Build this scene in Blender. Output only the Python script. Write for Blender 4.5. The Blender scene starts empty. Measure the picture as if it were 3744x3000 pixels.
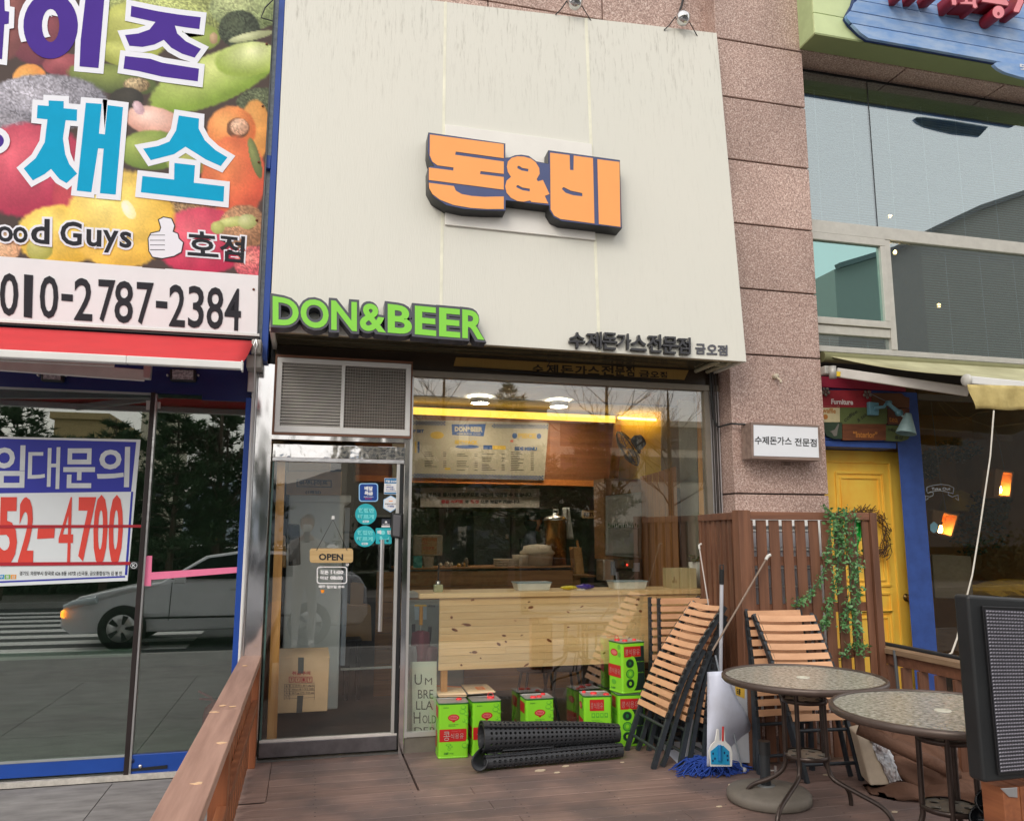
import bpy, bmesh, math, random
import numpy as np
from mathutils import Vector, Matrix
random.seed(7)
S = bpy.context.scene
COL = S.collection
# ------------------------------------------------------------------ camera, world, sun, exposure
F_PX = 2925.0
CAM = Vector((0, -5.77, 1.46))
_pi, _ya, _ro = math.radians(8.966), math.radians(14.2), math.radians(0.06)
FW = Vector((math.sin(_ya)*math.cos(_pi), math.cos(_ya)*math.cos(_pi), math.sin(_pi)))
_r = Vector((math.cos(_ya), -math.sin(_ya), 0)); _u = _r.cross(FW)
RT = _r*math.cos(_ro)+_u*math.sin(_ro); UP = -_r*math.sin(_ro)+_u*math.cos(_ro)
cam = bpy.data.cameras.new('camera'); camo = bpy.data.objects.new('camera', cam); COL.objects.link(camo)
cam.sensor_fit = 'HORIZONTAL'; cam.sensor_width = 36; cam.lens = 36*F_PX/3744
cam.clip_end = 1000; cam.clip_start = .05
camo.matrix_world = Matrix(((RT.x, UP.x, -FW.x, CAM.x), (RT.y, UP.y, -FW.y, CAM.y), (RT.z, UP.z, -FW.z, CAM.z), (0, 0, 0, 1)))
S.camera = camo
S.view_settings.view_transform = 'Standard'; S.view_settings.look = 'None'
S.view_settings.exposure = 0.05; S.view_settings.gamma = 1; S.view_settings.use_curve_mapping = False
SUN_EL, SUN_AZ = 38, 215      # azimuth of the sun, degrees clockwise from +y
W_ = bpy.data.worlds.new('World'); S.world = W_; W_.use_nodes = True
nt = W_.node_tree; nt.nodes.clear()
sky = nt.nodes.new('ShaderNodeTexSky'); sky.sky_type = 'NISHITA'; sky.sun_disc = False
sky.sun_elevation = math.radians(SUN_EL); sky.sun_rotation = math.radians(SUN_AZ); sky.dust_density = 5; sky.air_density = 1.2
# thin bright overcast: the clear sky seen through an even veil of cloud
mixs = nt.nodes.new('ShaderNodeMix'); mixs.data_type = 'RGBA'; mixs.inputs[0].default_value = .72
bg = nt.nodes.new('ShaderNodeBackground'); bg.inputs[1].default_value = .12
wo = nt.nodes.new('ShaderNodeOutputWorld')
nt.links.new(sky.outputs[0], mixs.inputs[6]); mixs.inputs[7].default_value = (12.4, 12.0, 11.7, 1)
nt.links.new(mixs.outputs[2], bg.inputs[0]); nt.links.new(bg.outputs[0], wo.inputs[0])
sl = bpy.data.lights.new('sun', 'SUN'); sl.energy = 1.0; sl.angle = math.radians(25); sl.color = (1, .95, .87)
so = bpy.data.objects.new('sun', sl); COL.objects.link(so)
_a = math.radians(SUN_AZ); _e = math.radians(SUN_EL)
so.rotation_euler = Vector((-math.sin(_a)*math.cos(_e), -math.cos(_a)*math.cos(_e), -math.sin(_e))).to_track_quat('-Z', 'Y').to_euler()

# ------------------------------------------------------------------ helpers
def ray(px, py): return FW+RT*((px-1872)/F_PX)-UP*((py-1500)/F_PX)
def P(px, py, y=None, z=None, x=None):
    """point of the place seen at a pixel of the photograph, on a plane y=, z= or x="""
    d = ray(px, py)
    t = (y-CAM.y)/d.y if y is not None else (z-CAM.z)/d.z if z is not None else (x-CAM.x)/d.x
    return CAM+d*t
def crop(x0, y0, sc): return lambda a, b: (x0+a/sc, y0+b/sc)
def sr(r, g, b, k=1.0):
    f = lambda c: (c/255/12.92 if c <= 10 else ((c/255+.055)/1.055)**2.4)
    return (min(.95, f(r)*k), min(.95, f(g)*k), min(.95, f(b)*k), 1)

MATS = {}
def mat(name, col, rough=.6, metal=0, var=.12, scale=6, bump=0, bscale=80, stretch=(1, 1, 1), col2=None, thr=(.45, .6), spec=.5, rnd=.0, coat=0):
    if name in MATS: return MATS[name]
    m = bpy.data.materials.new(name); m.use_nodes = True; n = m.node_tree; b = n.nodes['Principled BSDF']
    L = n.links.new
    tc = n.nodes.new('ShaderNodeTexCoord'); mp = n.nodes.new('ShaderNodeMapping'); mp.inputs['Scale'].default_value = stretch
    oi = n.nodes.new('ShaderNodeObjectInfo'); va = n.nodes.new('ShaderNodeVectorMath'); va.operation = 'ADD'
    cx = n.nodes.new('ShaderNodeCombineXYZ'); mu = n.nodes.new('ShaderNodeMath'); mu.operation = 'MULTIPLY'; mu.inputs[1].default_value = 37
    L(oi.outputs['Random'], mu.inputs[0]); L(mu.outputs[0], cx.inputs[0]); L(mu.outputs[0], cx.inputs[2])
    L(tc.outputs['Object'], va.inputs[0]); L(cx.outputs[0], va.inputs[1]); L(va.outputs[0], mp.inputs[0])
    ns = n.nodes.new('ShaderNodeTexNoise'); ns.inputs['Scale'].default_value = scale; ns.inputs['Detail'].default_value = 6; ns.inputs['Roughness'].default_value = .62
    L(mp.outputs[0], ns.inputs['Vector'])
    rp = n.nodes.new('ShaderNodeValToRGB')
    if col2 is not None:
        rp.color_ramp.elements[0].position = thr[0]; rp.color_ramp.elements[1].position = thr[1]
        rp.color_ramp.elements[0].color = col; rp.color_ramp.elements[1].color = col2
    else:
        rp.color_ramp.elements[0].position = .3; rp.color_ramp.elements[1].position = .7
        rp.color_ramp.elements[0].color = tuple(c*(1-var) for c in col[:3])+(1,)
        rp.color_ramp.elements[1].color = tuple(min(.97, c*(1+var)) for c in col[:3])+(1,)
    L(ns.outputs[0], rp.inputs[0])
    out = rp.outputs[0]
    if rnd:
        hs = n.nodes.new('ShaderNodeHueSaturation'); ma = n.nodes.new('ShaderNodeMapRange')
        ma.inputs[3].default_value = 1-rnd; ma.inputs[4].default_value = 1+rnd
        L(oi.outputs['Random'], ma.inputs[0]); L(ma.outputs[0], hs.inputs['Value']); L(out, hs.inputs['Color']); out = hs.outputs[0]
    L(out, b.inputs['Base Color'])
    b.inputs['Roughness'].default_value = rough; b.inputs['Metallic'].default_value = metal
    b.inputs['Specular IOR Level'].default_value = spec
    if coat: b.inputs['Coat Weight'].default_value = coat
    if bump:
        n2 = n.nodes.new('ShaderNodeTexNoise'); n2.inputs['Scale'].default_value = bscale; n2.inputs['Detail'].default_value = 4
        bm = n.nodes.new('ShaderNodeBump'); bm.inputs['Strength'].default_value = 1; bm.inputs['Distance'].default_value = bump
        L(mp.outputs[0], n2.inputs['Vector']); L(n2.outputs[0], bm.inputs['Height']); L(bm.outputs[0], b.inputs['Normal'])
    MATS[name] = m; m['_b'] = 1
    return m
def emis(name, col, s):
    if name in MATS: return MATS[name]
    m = bpy.data.materials.new(name); m.use_nodes = True; n = m.node_tree; b = n.nodes['Principled BSDF']
    b.inputs['Base Color'].default_value = col; b.inputs['Emission Color'].default_value = col; b.inputs['Emission Strength'].default_value = s
    MATS[name] = m; return m
def glass(name, tint, refl, power=3.0, rough=0.0, wav=0.0, gcol=(1, 1, 1)):
    """thin architectural pane: tinted see-through plus mirror reflection that grows at grazing angles"""
    m = bpy.data.materials.new(name); m.use_nodes = True; n = m.node_tree; n.nodes.clear(); L = n.links.new
    tr = n.nodes.new('ShaderNodeBsdfTransparent'); tr.inputs[0].default_value = tint+(1,)
    gl = n.nodes.new('ShaderNodeBsdfGlossy'); gl.inputs['Roughness'].default_value = rough; gl.inputs[0].default_value = gcol+(1,)
    lw = n.nodes.new('ShaderNodeLayerWeight'); lw.inputs[0].default_value = .5
    pw = n.nodes.new('ShaderNodeMath'); pw.operation = 'POWER'; pw.inputs[1].default_value = power
    mr = n.nodes.new('ShaderNodeMapRange'); mr.inputs[3].default_value = refl; mr.inputs[4].default_value = 1
    mx = n.nodes.new('ShaderNodeMixShader'); o = n.nodes.new('ShaderNodeOutputMaterial')
    L(lw.outputs['Facing'], pw.inputs[0]); L(pw.outputs[0], mr.inputs[0]); L(mr.outputs[0], mx.inputs[0])
    L(tr.outputs[0], mx.inputs[1]); L(gl.outputs[0], mx.inputs[2]); L(mx.outputs[0], o.inputs[0])
    if wav:
        ns = n.nodes.new('ShaderNodeTexNoise'); ns.inputs['Scale'].default_value = 1.3; ns.inputs['Detail'].default_value = 1
        tc = n.nodes.new('ShaderNodeTexCoord'); bm = n.nodes.new('ShaderNodeBump'); bm.inputs['Distance'].default_value = wav
        L(tc.outputs['Object'], ns.inputs['Vector']); L(ns.outputs[0], bm.inputs['Height']); L(bm.outputs[0], gl.inputs['Normal'])
    MATS[name] = m; return m

class MB:
    def __init__(s): s.v = []; s.f = []; s.mi = []; s.cur = 0; s.smooth = []
    def add(s, vs, fs, smooth=False):
        o = len(s.v); s.v += [Vector(v) for v in vs]
        for f in fs: s.f.append([o+i for i in f]); s.mi.append(s.cur); s.smooth.append(smooth)
        return s
    def hexa(s, p):   # 8 points: bottom 4 ccw, top 4
        return s.add(p, [(3, 2, 1, 0), (4, 5, 6, 7), (0, 1, 5, 4), (1, 2, 6, 5), (2, 3, 7, 6), (3, 0, 4, 7)])
    def box(s, x0, x1, y0, y1, z0, z1):
        return s.hexa([(x0, y0, z0), (x1, y0, z0), (x1, y1, z0), (x0, y1, z0), (x0, y0, z1), (x1, y0, z1), (x1, y1, z1), (x0, y1, z1)])
    def beam(s, a, b, w, h, up=(0, 0, 1)):
        a, b = Vector(a), Vector(b); d = (b-a).normalized(); u = Vector(up)
        sd = d.cross(u)
        if sd.length < 1e-4: sd = d.cross(Vector((0, 1, 0)))
        sd.normalize(); u = sd.cross(d).normalized(); sd *= w/2; u *= h/2
        return s.hexa([a-sd-u, a+sd-u, b+sd-u, b-sd-u, a-sd+u, a+sd+u, b+sd+u, b-sd+u])
    def quadslab(s, q, d):   # q: 4 pts, d: offset vector for back
        d = Vector(d); q = [Vector(p) for p in q]
        return s.hexa([p+d for p in q]+q)
    def tube(s, pts, r, n=8, cap=True):
        pts = [Vector(p) for p in pts]; R = r if isinstance(r, (list, tuple)) else [r]*len(pts)
        rings = []; pu = None
        for i, p in enumerate(pts):
            d = (pts[min(i+1, len(pts)-1)]-pts[max(i-1, 0)])
            if d.length < 1e-9: d = Vector((0, 0, 1))
            d.normalize()
            if pu is None: pu = d.orthogonal().normalized()
            u = (pu-d*pu.dot(d))
            if u.length < 1e-5: u = d.orthogonal()
            u.normalize(); pu = u; w = d.cross(u)
            rings.append([p+(u*math.cos(2*math.pi*k/n)+w*math.sin(2*math.pi*k/n))*R[i] for k in range(n)])
        vs = [v for g in rings for v in g]; fs = []
        for i in range(len(pts)-1):
            for k in range(n):
                a = i*n+k; b = i*n+(k+1) % n; fs.append((a, b, b+n, a+n))
        s.add(vs, fs, True)
        if cap:
            s.add(rings[0], [tuple(range(n))[::-1]]); s.add(rings[-1], [tuple(range(n))])
        return s
    def lathe(s, c, prof, n=24, axis=(0, 0, 1), smooth=True):
        c = Vector(c); q = Vector((0, 0, 1)).rotation_difference(Vector(axis)); vs = []; fs = []
        for r, z in prof:
            for k in range(n): vs.append(c+q @ Vector((r*math.cos(2*math.pi*k/n), r*math.sin(2*math.pi*k/n), z)))
        for i in range(len(prof)-1):
            for k in range(n):
                a = i*n+k; b = i*n+(k+1) % n; fs.append((a, b, b+n, a+n))
        s.add(vs, fs, smooth)
        return s
    def prism(s, poly, d):   # planar polygon pts (3D) extruded by vector d
        poly = [Vector(p) for p in poly]; n = len(poly); d = Vector(d)
        s.add(poly+[p+d for p in poly], [tuple(range(n)), tuple(range(n, 2*n))[::-1]]+[(i, (i+1) % n, n+(i+1) % n, n+i)[::-1] for i in range(n)])
        return s
    def build(s, name, m, parent=None, bevel=0, origin=None, kind=None, seg=2):
        me = bpy.data.meshes.new(name)
        off = Vector((0, 0, 0))
        if origin is not None: off = Vector(origin)
        elif parent is not None:
            p = parent
            while p is not None: off += Vector(p.location); p = p.parent
        me.from_pydata([tuple(v-off) for v in s.v], [], s.f)
        ms = m if isinstance(m, (list, tuple)) else [m]
        for x in ms: me.materials.append(x)
        me.polygons.foreach_set('material_index', s.mi); me.polygons.foreach_set('use_smooth', s.smooth)
        bm = bmesh.new(); bm.from_mesh(me); bmesh.ops.recalc_face_normals(bm, faces=bm.faces); bm.to_mesh(me); bm.free()
        me.update()
        o = bpy.data.objects.new(name, me); COL.objects.link(o)
        if parent is not None: o.parent = parent
        if origin is not None: o.location = off
        if bevel:
            b = o.modifiers.new('bevel', 'BEVEL'); b.width = bevel; b.segments = seg; b.limit_method = 'ANGLE'; b.angle_limit = math.radians(40)
        if kind: o['kind'] = kind
        return o
def tag(o, label=None, cat=None, group=None, kind=None):
    if label: o['label'] = label
    if cat: o['category'] = cat
    if group: o['group'] = group
    if kind: o['kind'] = kind
    return o
def thing(name, label, cat, loc=(0, 0, 0), group=None):
    o = bpy.data.objects.new(name, None); o.empty_display_size = .1; COL.objects.link(o); o.location = loc
    return tag(o, label, cat, group)
def struct(name, mb, m, parent=None, **k):
    o = mb.build(name, m, parent, **k); 
    if parent is None: o['kind'] = 'structure'
    return o
def copytree(o, loc=None, rz=None, label=None, parent=None):
    c = o.copy(); COL.objects.link(c)
    if parent is not None: c.parent = parent
    if loc is not None: c.location = loc
    if rz is not None: c.rotation_euler = (0, 0, rz)
    if label: c['label'] = label
    for ch in list(o.children): copytree(ch, parent=c)
    return c
def bil(q, u, v):   # q = TL,TR,BR,BL ; v from top
    return (q[0]*(1-u)+q[1]*u)*(1-v)+(q[3]*(1-u)+q[2]*u)*v
def mesh_from_curve(cu):
    o = bpy.data.objects.new('tmp', cu); me = bpy.data.meshes.new_from_object(o); bpy.data.objects.remove(o); bpy.data.curves.remove(cu); return me
def fit_mesh(me, name, m, mapf, depth, parent, label=None):
    """flat curve mesh (z = 0 or extruded +-) mapped onto a plane in the place; depth vector = thickness to the back"""
    bm = bmesh.new(); bm.from_mesh(me)
    D = Vector(depth)
    zs = [v.co.z for v in bm.verts]; zm = max(zs) if zs else 0
    for v in bm.verts:
        back = zm > 1e-6 and v.co.z < 0
        v.co = mapf(v.co.x, v.co.y)+(D if back else Vector((0, 0, 0)))
    off = Vector((0, 0, 0)); p = parent
    while p is not None: off += Vector(p.location); p = p.parent
    bmesh.ops.translate(bm, verts=bm.verts, vec=-off)
    bmesh.ops.recalc_face_normals(bm, faces=bm.faces) if zm > 1e-6 else None
    m2 = bpy.data.meshes.new(name); bm.to_mesh(m2); bm.free(); m2.materials.clear(); m2.materials.append(m)
    for pl in m2.polygons: pl.material_index = 0
    o = bpy.data.objects.new(name, m2); COL.objects.link(o)
    if parent is not None: o.parent = parent
    if label: o['label'] = label
    return o
def text(s, q, m, parent, name='lettering', off=0.0, depth=(0, 0, 0), res=3, shear=0, base=None):
    """string fitted into the quad q (TL,TR,BR,BL world points); off emboldens; depth thickens to the back"""
    cu = bpy.data.curves.new('t', 'FONT'); cu.body = s; cu.size = 1; cu.resolution_u = res; cu.offset = off; cu.shear = shear
    ex = Vector(depth).length > 0
    if ex: cu.extrude = .01
    me = mesh_from_curve(cu)
    xs = [v.co.x for v in me.vertices]; ys = [v.co.y for v in me.vertices]
    if not xs: return None
    g = 0 if base is None else off-base
    x0, x1, y0, y1 = min(xs)+g, max(xs)-g, min(ys)+g, max(ys)-g
    q = [Vector(p) for p in q]
    return fit_mesh(me, name, m, lambda x, y: bil(q, (x-x0)/(x1-x0), (y1-y)/(y1-y0)), depth, parent)
def shape(rings, cv, y, m, parent, name='letter', off=0.0, depth=(0, 0, 0), smooth=None, sc=100., label=None, plane=None):
    """outline(s) traced in crop pixels, laid on the plane y=; off grows the outline (in hundred pixels)"""
    cu = bpy.data.curves.new('s', 'CURVE'); cu.dimensions = '2D'; cu.fill_mode = 'BOTH'; cu.offset = off; cu.resolution_u = 6
    if Vector(depth).length > 0: cu.extrude = .01
    for r in rings:
        sp = cu.splines.new('POLY'); sp.points.add(len(r)-1); sp.use_cyclic_u = True
        for i, (a, b) in enumerate(r): sp.points[i].co = (a/sc, -b/sc, 0, 1)
    me = mesh_from_curve(cu)
    pf = plane or (lambda px, py: P(px, py, y=y))
    return fit_mesh(me, name, m, lambda x, yy: pf(*cv(x*sc, -yy*sc)), depth, parent, label)
def arc(cx, cy, rx, ry, a0, a1, n=10):
    return [(cx+rx*math.cos(math.radians(a0+(a1-a0)*i/n)), cy+ry*math.sin(math.radians(a0+(a1-a0)*i/n))) for i in range(n+1)]
def PQ(cv, y, *pts): return [P(*cv(*p), y=y) for p in pts]
ID = lambda a, b: (a, b)

# ------------------------------------------------------------------ materials
WHITE = mat('white_paint', sr(225, 226, 224), .45, var=.05, scale=5)
CREAM = None
def streaked(name, c1, c2):
    m = mat(name, c1, .42, var=.04, scale=3, stretch=(1, 1, 1))
    n = m.node_tree; b = n.nodes['Principled BSDF']; L = n.links.new
    tc = n.nodes.new('ShaderNodeTexCoord'); mp = n.nodes.new('ShaderNodeMapping'); mp.inputs['Scale'].default_value = (28, 28, 1.1)
    ns = n.nodes.new('ShaderNodeTexNoise'); ns.inputs['Scale'].default_value = 1.6; ns.inputs['Detail'].default_value = 7; ns.inputs['Roughness'].default_value = .75
    n3 = n.nodes.new('ShaderNodeTexNoise'); n3.inputs['Scale'].default_value = .9; n3.inputs['Detail'].default_value = 3
    r1 = n.nodes.new('ShaderNodeValToRGB'); r1.color_ramp.elements[0].position = .53; r1.color_ramp.elements[1].position = .80
    r1.color_ramp.elements[0].color = (0, 0, 0, 1); r1.color_ramp.elements[1].color = (1, 1, 1, 1)
    mu = n.nodes.new('ShaderNodeMath'); mu.operation = 'MULTIPLY'
    mx = n.nodes.new('ShaderNodeMix'); mx.data_type = 'RGBA'; mx.inputs[6].default_value = c1; mx.inputs[7].default_value = c2
    L(tc.outputs['Object'], mp.inputs[0]); L(mp.outputs[0], ns.inputs[0]); L(tc.outputs['Object'], n3.inputs[0])
    L(ns.outputs[0], r1.inputs[0]); sx = n.nodes.new('ShaderNodeSeparateXYZ'); mz = n.nodes.new('ShaderNodeMapRange'); mz.inputs[1].default_value = 1.7; mz.inputs[2].default_value = 2.75; mz.inputs[3].default_value = .12; mz.inputs[4].default_value = 1.0
    L(tc.outputs['Object'], sx.inputs[0]); L(sx.outputs[2], mz.inputs[0]); L(r1.outputs[0], mu.inputs[0]); L(mz.outputs[0], mu.inputs[1]); L(mu.outputs[0], mx.inputs[0])
    n4 = n.nodes.new('ShaderNodeTexNoise'); n4.inputs['Scale'].default_value = 1.2; n4.inputs['Detail'].default_value = 4; L(tc.outputs['Object'], n4.inputs[0])
    r4 = n.nodes.new('ShaderNodeMapRange'); r4.inputs[1].default_value = .35; r4.inputs[2].default_value = .7; r4.inputs[3].default_value = 0; r4.inputs[4].default_value = .25; L(n4.outputs[0], r4.inputs[0])
    m4 = n.nodes.new('ShaderNodeMix'); m4.data_type = 'RGBA'; L(r4.outputs[0], m4.inputs[0]); L(mx.outputs[2], m4.inputs[6]); m4.inputs[7].default_value = sr(212, 215, 206)
    L(m4.outputs[2], b.inputs['Base Color'])
    mp5 = n.nodes.new('ShaderNodeMapping'); mp5.inputs['Scale'].default_value = (140, 140, 9); n5 = n.nodes.new('ShaderNodeTexNoise'); n5.inputs['Scale'].default_value = 1
    bm = n.nodes.new('ShaderNodeBump'); bm.inputs['Distance'].default_value = .0012; L(tc.outputs['Object'], mp5.inputs[0]); L(mp5.outputs[0], n5.inputs[0]); L(n5.outputs[0], bm.inputs['Height']); L(bm.outputs[0], b.inputs['Normal'])
    return m
CREAM = streaked('cream_panel', sr(220, 219, 209), sr(134, 129, 115))
def granite(name, k=1.0):
    m = mat(name, (.5, .5, .5, 1), .55)
    n = m.node_tree; b = n.nodes['Principled BSDF']; L = n.links.new
    tc = n.nodes.new('ShaderNodeTexCoord')
    v = n.nodes.new('ShaderNodeTexNoise'); v.inputs['Scale'].default_value = 80; v.inputs['Detail'].default_value = 3; v.inputs['Roughness'].default_value = .7
    r = n.nodes.new('ShaderNodeValToRGB'); e = r.color_ramp.elements
    e[0].position = .33; e[0].color = sr(120, 98, 92, k); e[1].position = .46; e[1].color = sr(162, 136, 126, k)
    x = e.new(.55); x.color = sr(184, 156, 145, k); x = e.new(.66); x.color = sr(214, 200, 192, k)
    big = n.nodes.new('ShaderNodeTexNoise'); big.inputs['Scale'].default_value = 1.7; big.inputs['Detail'].default_value = 5
    mr = n.nodes.new('ShaderNodeMapRange'); mr.inputs[1].default_value = .3; mr.inputs[2].default_value = .75; mr.inputs[3].default_value = 1.12; mr.inputs[4].default_value = .82
    hs = n.nodes.new('ShaderNodeHueSaturation')
    oi = n.nodes.new('ShaderNodeObjectInfo'); m2 = n.nodes.new('ShaderNodeMapRange'); m2.inputs[3].default_value = .86; m2.inputs[4].default_value = 1.06
    mm = n.nodes.new('ShaderNodeMath'); mm.operation = 'MULTIPLY'
    L(tc.outputs['Object'], v.inputs[0]); L(v.outputs[0], r.inputs[0]); L(tc.outputs['Object'], big.inputs[0]); L(big.outputs[0], mr.inputs[0])
    L(oi.outputs['Random'], m2.inputs[0]); L(mr.outputs[0], mm.inputs[0]); L(m2.outputs[0], mm.inputs[1]); L(mm.outputs[0], hs.inputs['Value'])
    L(r.outputs[0], hs.inputs['Color']); L(hs.outputs[0], b.inputs['Base Color'])
    return m
GRAN = granite('pink_granite', 1.1)
def wood(name, c1, c2, rough=.55, axis=0, sc=1.0, rnd=.12, fine=1.0, bump=.0006):
    st = [26*sc, 26*sc, 26*sc]; st[axis] = 1.6*sc
    return mat(name, c1, rough, col2=c2, thr=(.35, .68), scale=1.0, stretch=tuple(st), bump=bump, bscale=3, rnd=rnd)
PINE = wood('pine_wood', sr(244, 214, 166), sr(228, 190, 138), .45)
PINEZ = wood('pine_wood_upright', sr(200, 150, 90), sr(170, 118, 62), .5, axis=2)
FENCEW = wood('stained_wood_upright', sr(128, 88, 66), sr(98, 66, 50), .5, axis=2, rnd=.15)
FENCEX = wood('stained_wood', sr(132, 90, 68), sr(102, 68, 52), .5, axis=0, rnd=.1)
RAILW = wood('worn_rail_wood', sr(178, 142, 126), sr(152, 118, 104), .6, axis=1, rnd=.08)
RAILS = wood('rail_side_wood', sr(150, 92, 58), sr(118, 68, 44), .55, axis=1, rnd=.1)
def deckmat(name, k=1.0):
    m = mat(name, (.5, .5, .5, 1), .62)
    n = m.node_tree; b = n.nodes['Principled BSDF']; L = n.links.new
    tc = n.nodes.new('ShaderNodeTexCoord'); oi = n.nodes.new('ShaderNodeObjectInfo')
    mp = n.nodes.new('ShaderNodeMapping'); mp.inputs['Scale'].default_value = (1.5, 30, 30)
    a = n.nodes.new('ShaderNodeTexNoise'); a.inputs['Scale'].default_value = 1.2; a.inputs['Detail'].default_value = 8; a.inputs['Roughness'].default_value = .7
    r = n.nodes.new('ShaderNodeValToRGB'); e = r.color_ramp.elements; e[0].position = .3; e[0].color = sr(118, 94, 86, k); e[1].position = .7; e[1].color = sr(154, 129, 119, k)
    L(tc.outputs['Object'], mp.inputs[0]); L(mp.outputs[0], a.inputs[0]); L(a.outputs[0], r.inputs[0])
    d = n.nodes.new('ShaderNodeTexNoise'); d.inputs['Scale'].default_value = 2.1; d.inputs['Detail'].default_value = 6; L(tc.outputs['Object'], d.inputs[0])
    r2 = n.nodes.new('ShaderNodeValToRGB'); f = r2.color_ramp.elements; f[0].position = .42; f[0].color = (0, 0, 0, 1); f[1].position = .60; f[1].color = (.8, .8, .8, 1); L(d.outputs[0], r2.inputs[0])
    mx = n.nodes.new('ShaderNodeMix'); mx.data_type = 'RGBA'; L(r2.outputs[0], mx.inputs[0]); L(r.outputs[0], mx.inputs[6]); mx.inputs[7].default_value = sr(98, 86, 84, k)
    sp = n.nodes.new('ShaderNodeTexNoise'); sp.inputs['Scale'].default_value = 55; sp.inputs['Detail'].default_value = 2; L(tc.outputs['Object'], sp.inputs[0])
    r3 = n.nodes.new('ShaderNodeValToRGB'); g = r3.color_ramp.elements; g[0].position = .71; g[0].color = (0, 0, 0, 1); g[1].position = .75; g[1].color = (.6, .6, .6, 1); L(sp.outputs[0], r3.inputs[0])
    m3 = n.nodes.new('ShaderNodeMix'); m3.data_type = 'RGBA'; L(r3.outputs[0], m3.inputs[0]); L(mx.outputs[2], m3.inputs[6]); m3.inputs[7].default_value = sr(182, 170, 158, k)
    hs = n.nodes.new('ShaderNodeHueSaturation'); mr = n.nodes.new('ShaderNodeMapRange'); mr.inputs[3].default_value = .9; mr.inputs[4].default_value = 1.1
    L(oi.outputs['Random'], mr.inputs[0]); L(mr.outputs[0], hs.inputs['Value']); L(m3.outputs[2], hs.inputs['Color']); L(hs.outputs[0], b.inputs['Base Color'])
    bm = n.nodes.new('ShaderNodeBump'); bm.inputs['Distance'].default_value = .0015; L(a.outputs[0], bm.inputs['Height']); L(bm.outputs[0], b.inputs['Normal'])
    return m
DECK = deckmat('deck_composite')
def steel(name, rough=.08, wav=.02, sc=2.2, col=(.75, .75, .76, 1), stretch=(1, 1, 1)):
    m = mat(name, col, rough, 1.0, var=.03)
    n = m.node_tree; b = n.nodes['Principled BSDF']
    tc = n.nodes.new('ShaderNodeTexCoord'); ns = n.nodes.new('ShaderNodeTexNoise'); ns.inputs['Scale'].default_value = sc; ns.inputs['Detail'].default_value = 3
    mp = n.nodes.new('ShaderNodeMapping'); mp.inputs['Scale'].default_value = stretch
    bm = n.nodes.new('ShaderNodeBump'); bm.inputs['Distance'].default_value = wav; n.links.new(tc.outputs['Object'], mp.inputs[0]); n.links.new(mp.outputs[0], ns.inputs[0])
    n.links.new(ns.outputs[0], bm.inputs['Height']); n.links.new(bm.outputs[0], b.inputs['Normal'])
    return m
STEEL = steel('wavy_stainless_steel', .10, .012, 2.6, stretch=(1, 1, .35))
STEELF = steel('brushed_steel', .28, .002, 20)
ALU = mat('aluminium', sr(205, 205, 203), .35, .6, var=.05)
ALUW = mat('window_aluminium', sr(196, 194, 186), .45, .3, var=.08, scale=14)
BLUE = mat('blue_paint', sr(26, 72, 160), .4, var=.08)
NAVY = mat('navy_paint', sr(22, 40, 96), .4, var=.06)
CAFEB = mat('cafe_blue_paint', sr(48, 78, 148), .5, var=.2, scale=9)
BLACK = mat('black_plastic', sr(34, 36, 38), .42, var=.15)
BLACKM = mat('black_metal', sr(52, 56, 60), .38, .2, var=.15, scale=20)
RUBBER = mat('black_rubber', sr(48, 50, 54), .5, var=.25, scale=18)
DARKV = mat('dark_void', sr(26, 24, 23), .8)
GREY = mat('grey_paint', sr(120, 124, 126), .5, var=.1)
WHITEP = mat('white_vinyl', sr(228, 232, 236), .4, var=.03)
ORANGE = mat('orange_acrylic', sr(255, 168, 92), .3, var=.02)
NAVYF = mat('indigo_film', sr(68, 80, 124), .35, var=.06)
LIME = mat('lime_acrylic', sr(132, 214, 62), .32, var=.02)
CHAR = mat('charcoal_acrylic', sr(72, 74, 84), .4, var=.05)
RED = mat('red_paint', sr(196, 34, 34), .4, var=.06)
INK = mat('black_ink', sr(38, 40, 44), .4, var=.08)
YELLOW = mat('yellow_paint', sr(255, 208, 86), .45, col2=sr(246, 182, 60), thr=(.42, .72), scale=4, stretch=(1, 1, .6))
CARD = mat('cardboard', sr(208, 174, 138), .8, var=.1, scale=5)
GLASSM = glass('shop_glass', (.96, .97, .94), .14, 4.0)
GLASSL = glass('dark_tinted_glass', (.62, .72, .66), .20)
GLASSU = glass('upper_window_glass', (.74, .78, .75), .32, gcol=(.84, .93, .96))
GLASSG = glass('green_tinted_glass', (.40, .62, .58), .5, gcol=(.62, .92, .88))
GLASSC = glass('cafe_glass', (.80, .78, .72), .05, 4.5)

# ------------------------------------------------------------------ ground, deck
g = MB().box(-60, 80, -90, .0, -.9, -.3); struct('ground', g, mat('asphalt', sr(72, 73, 76), .85, var=.2, scale=20))
pv = struct('pavement', MB().box(-14, -.38, -3.9, .6, -.3, -.058).box(-14, 30, -5.9, -3.62, -.3, -.06), mat('concrete', sr(140, 138, 136), .85, col2=sr(108, 106, 106), thr=(.35, .75), scale=3.5, bump=.001, bscale=60))
pgm = mat('concrete_slab', sr(150, 148, 147), .85, col2=sr(112, 110, 110), thr=(.32, .72), scale=4, stretch=(1, 3, 1), bump=.001, bscale=60, rnd=.04)
for i in range(-6, 1):
    for j in range(3):
        x1 = min(-.385, .18+i*1.1-.385+.0); x0 = x1-1.094
        if i == 0: x1 = -.385; x0 = -.385-.72
        else: x1 = -1.111+(i+1)*1.1; x0 = x1-1.094
        MB().box(x0, x1, -1.3-1.25*j+.003, -.05-1.25*j-.003, -.058, -.05).build('slab', pgm, pv)
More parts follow.
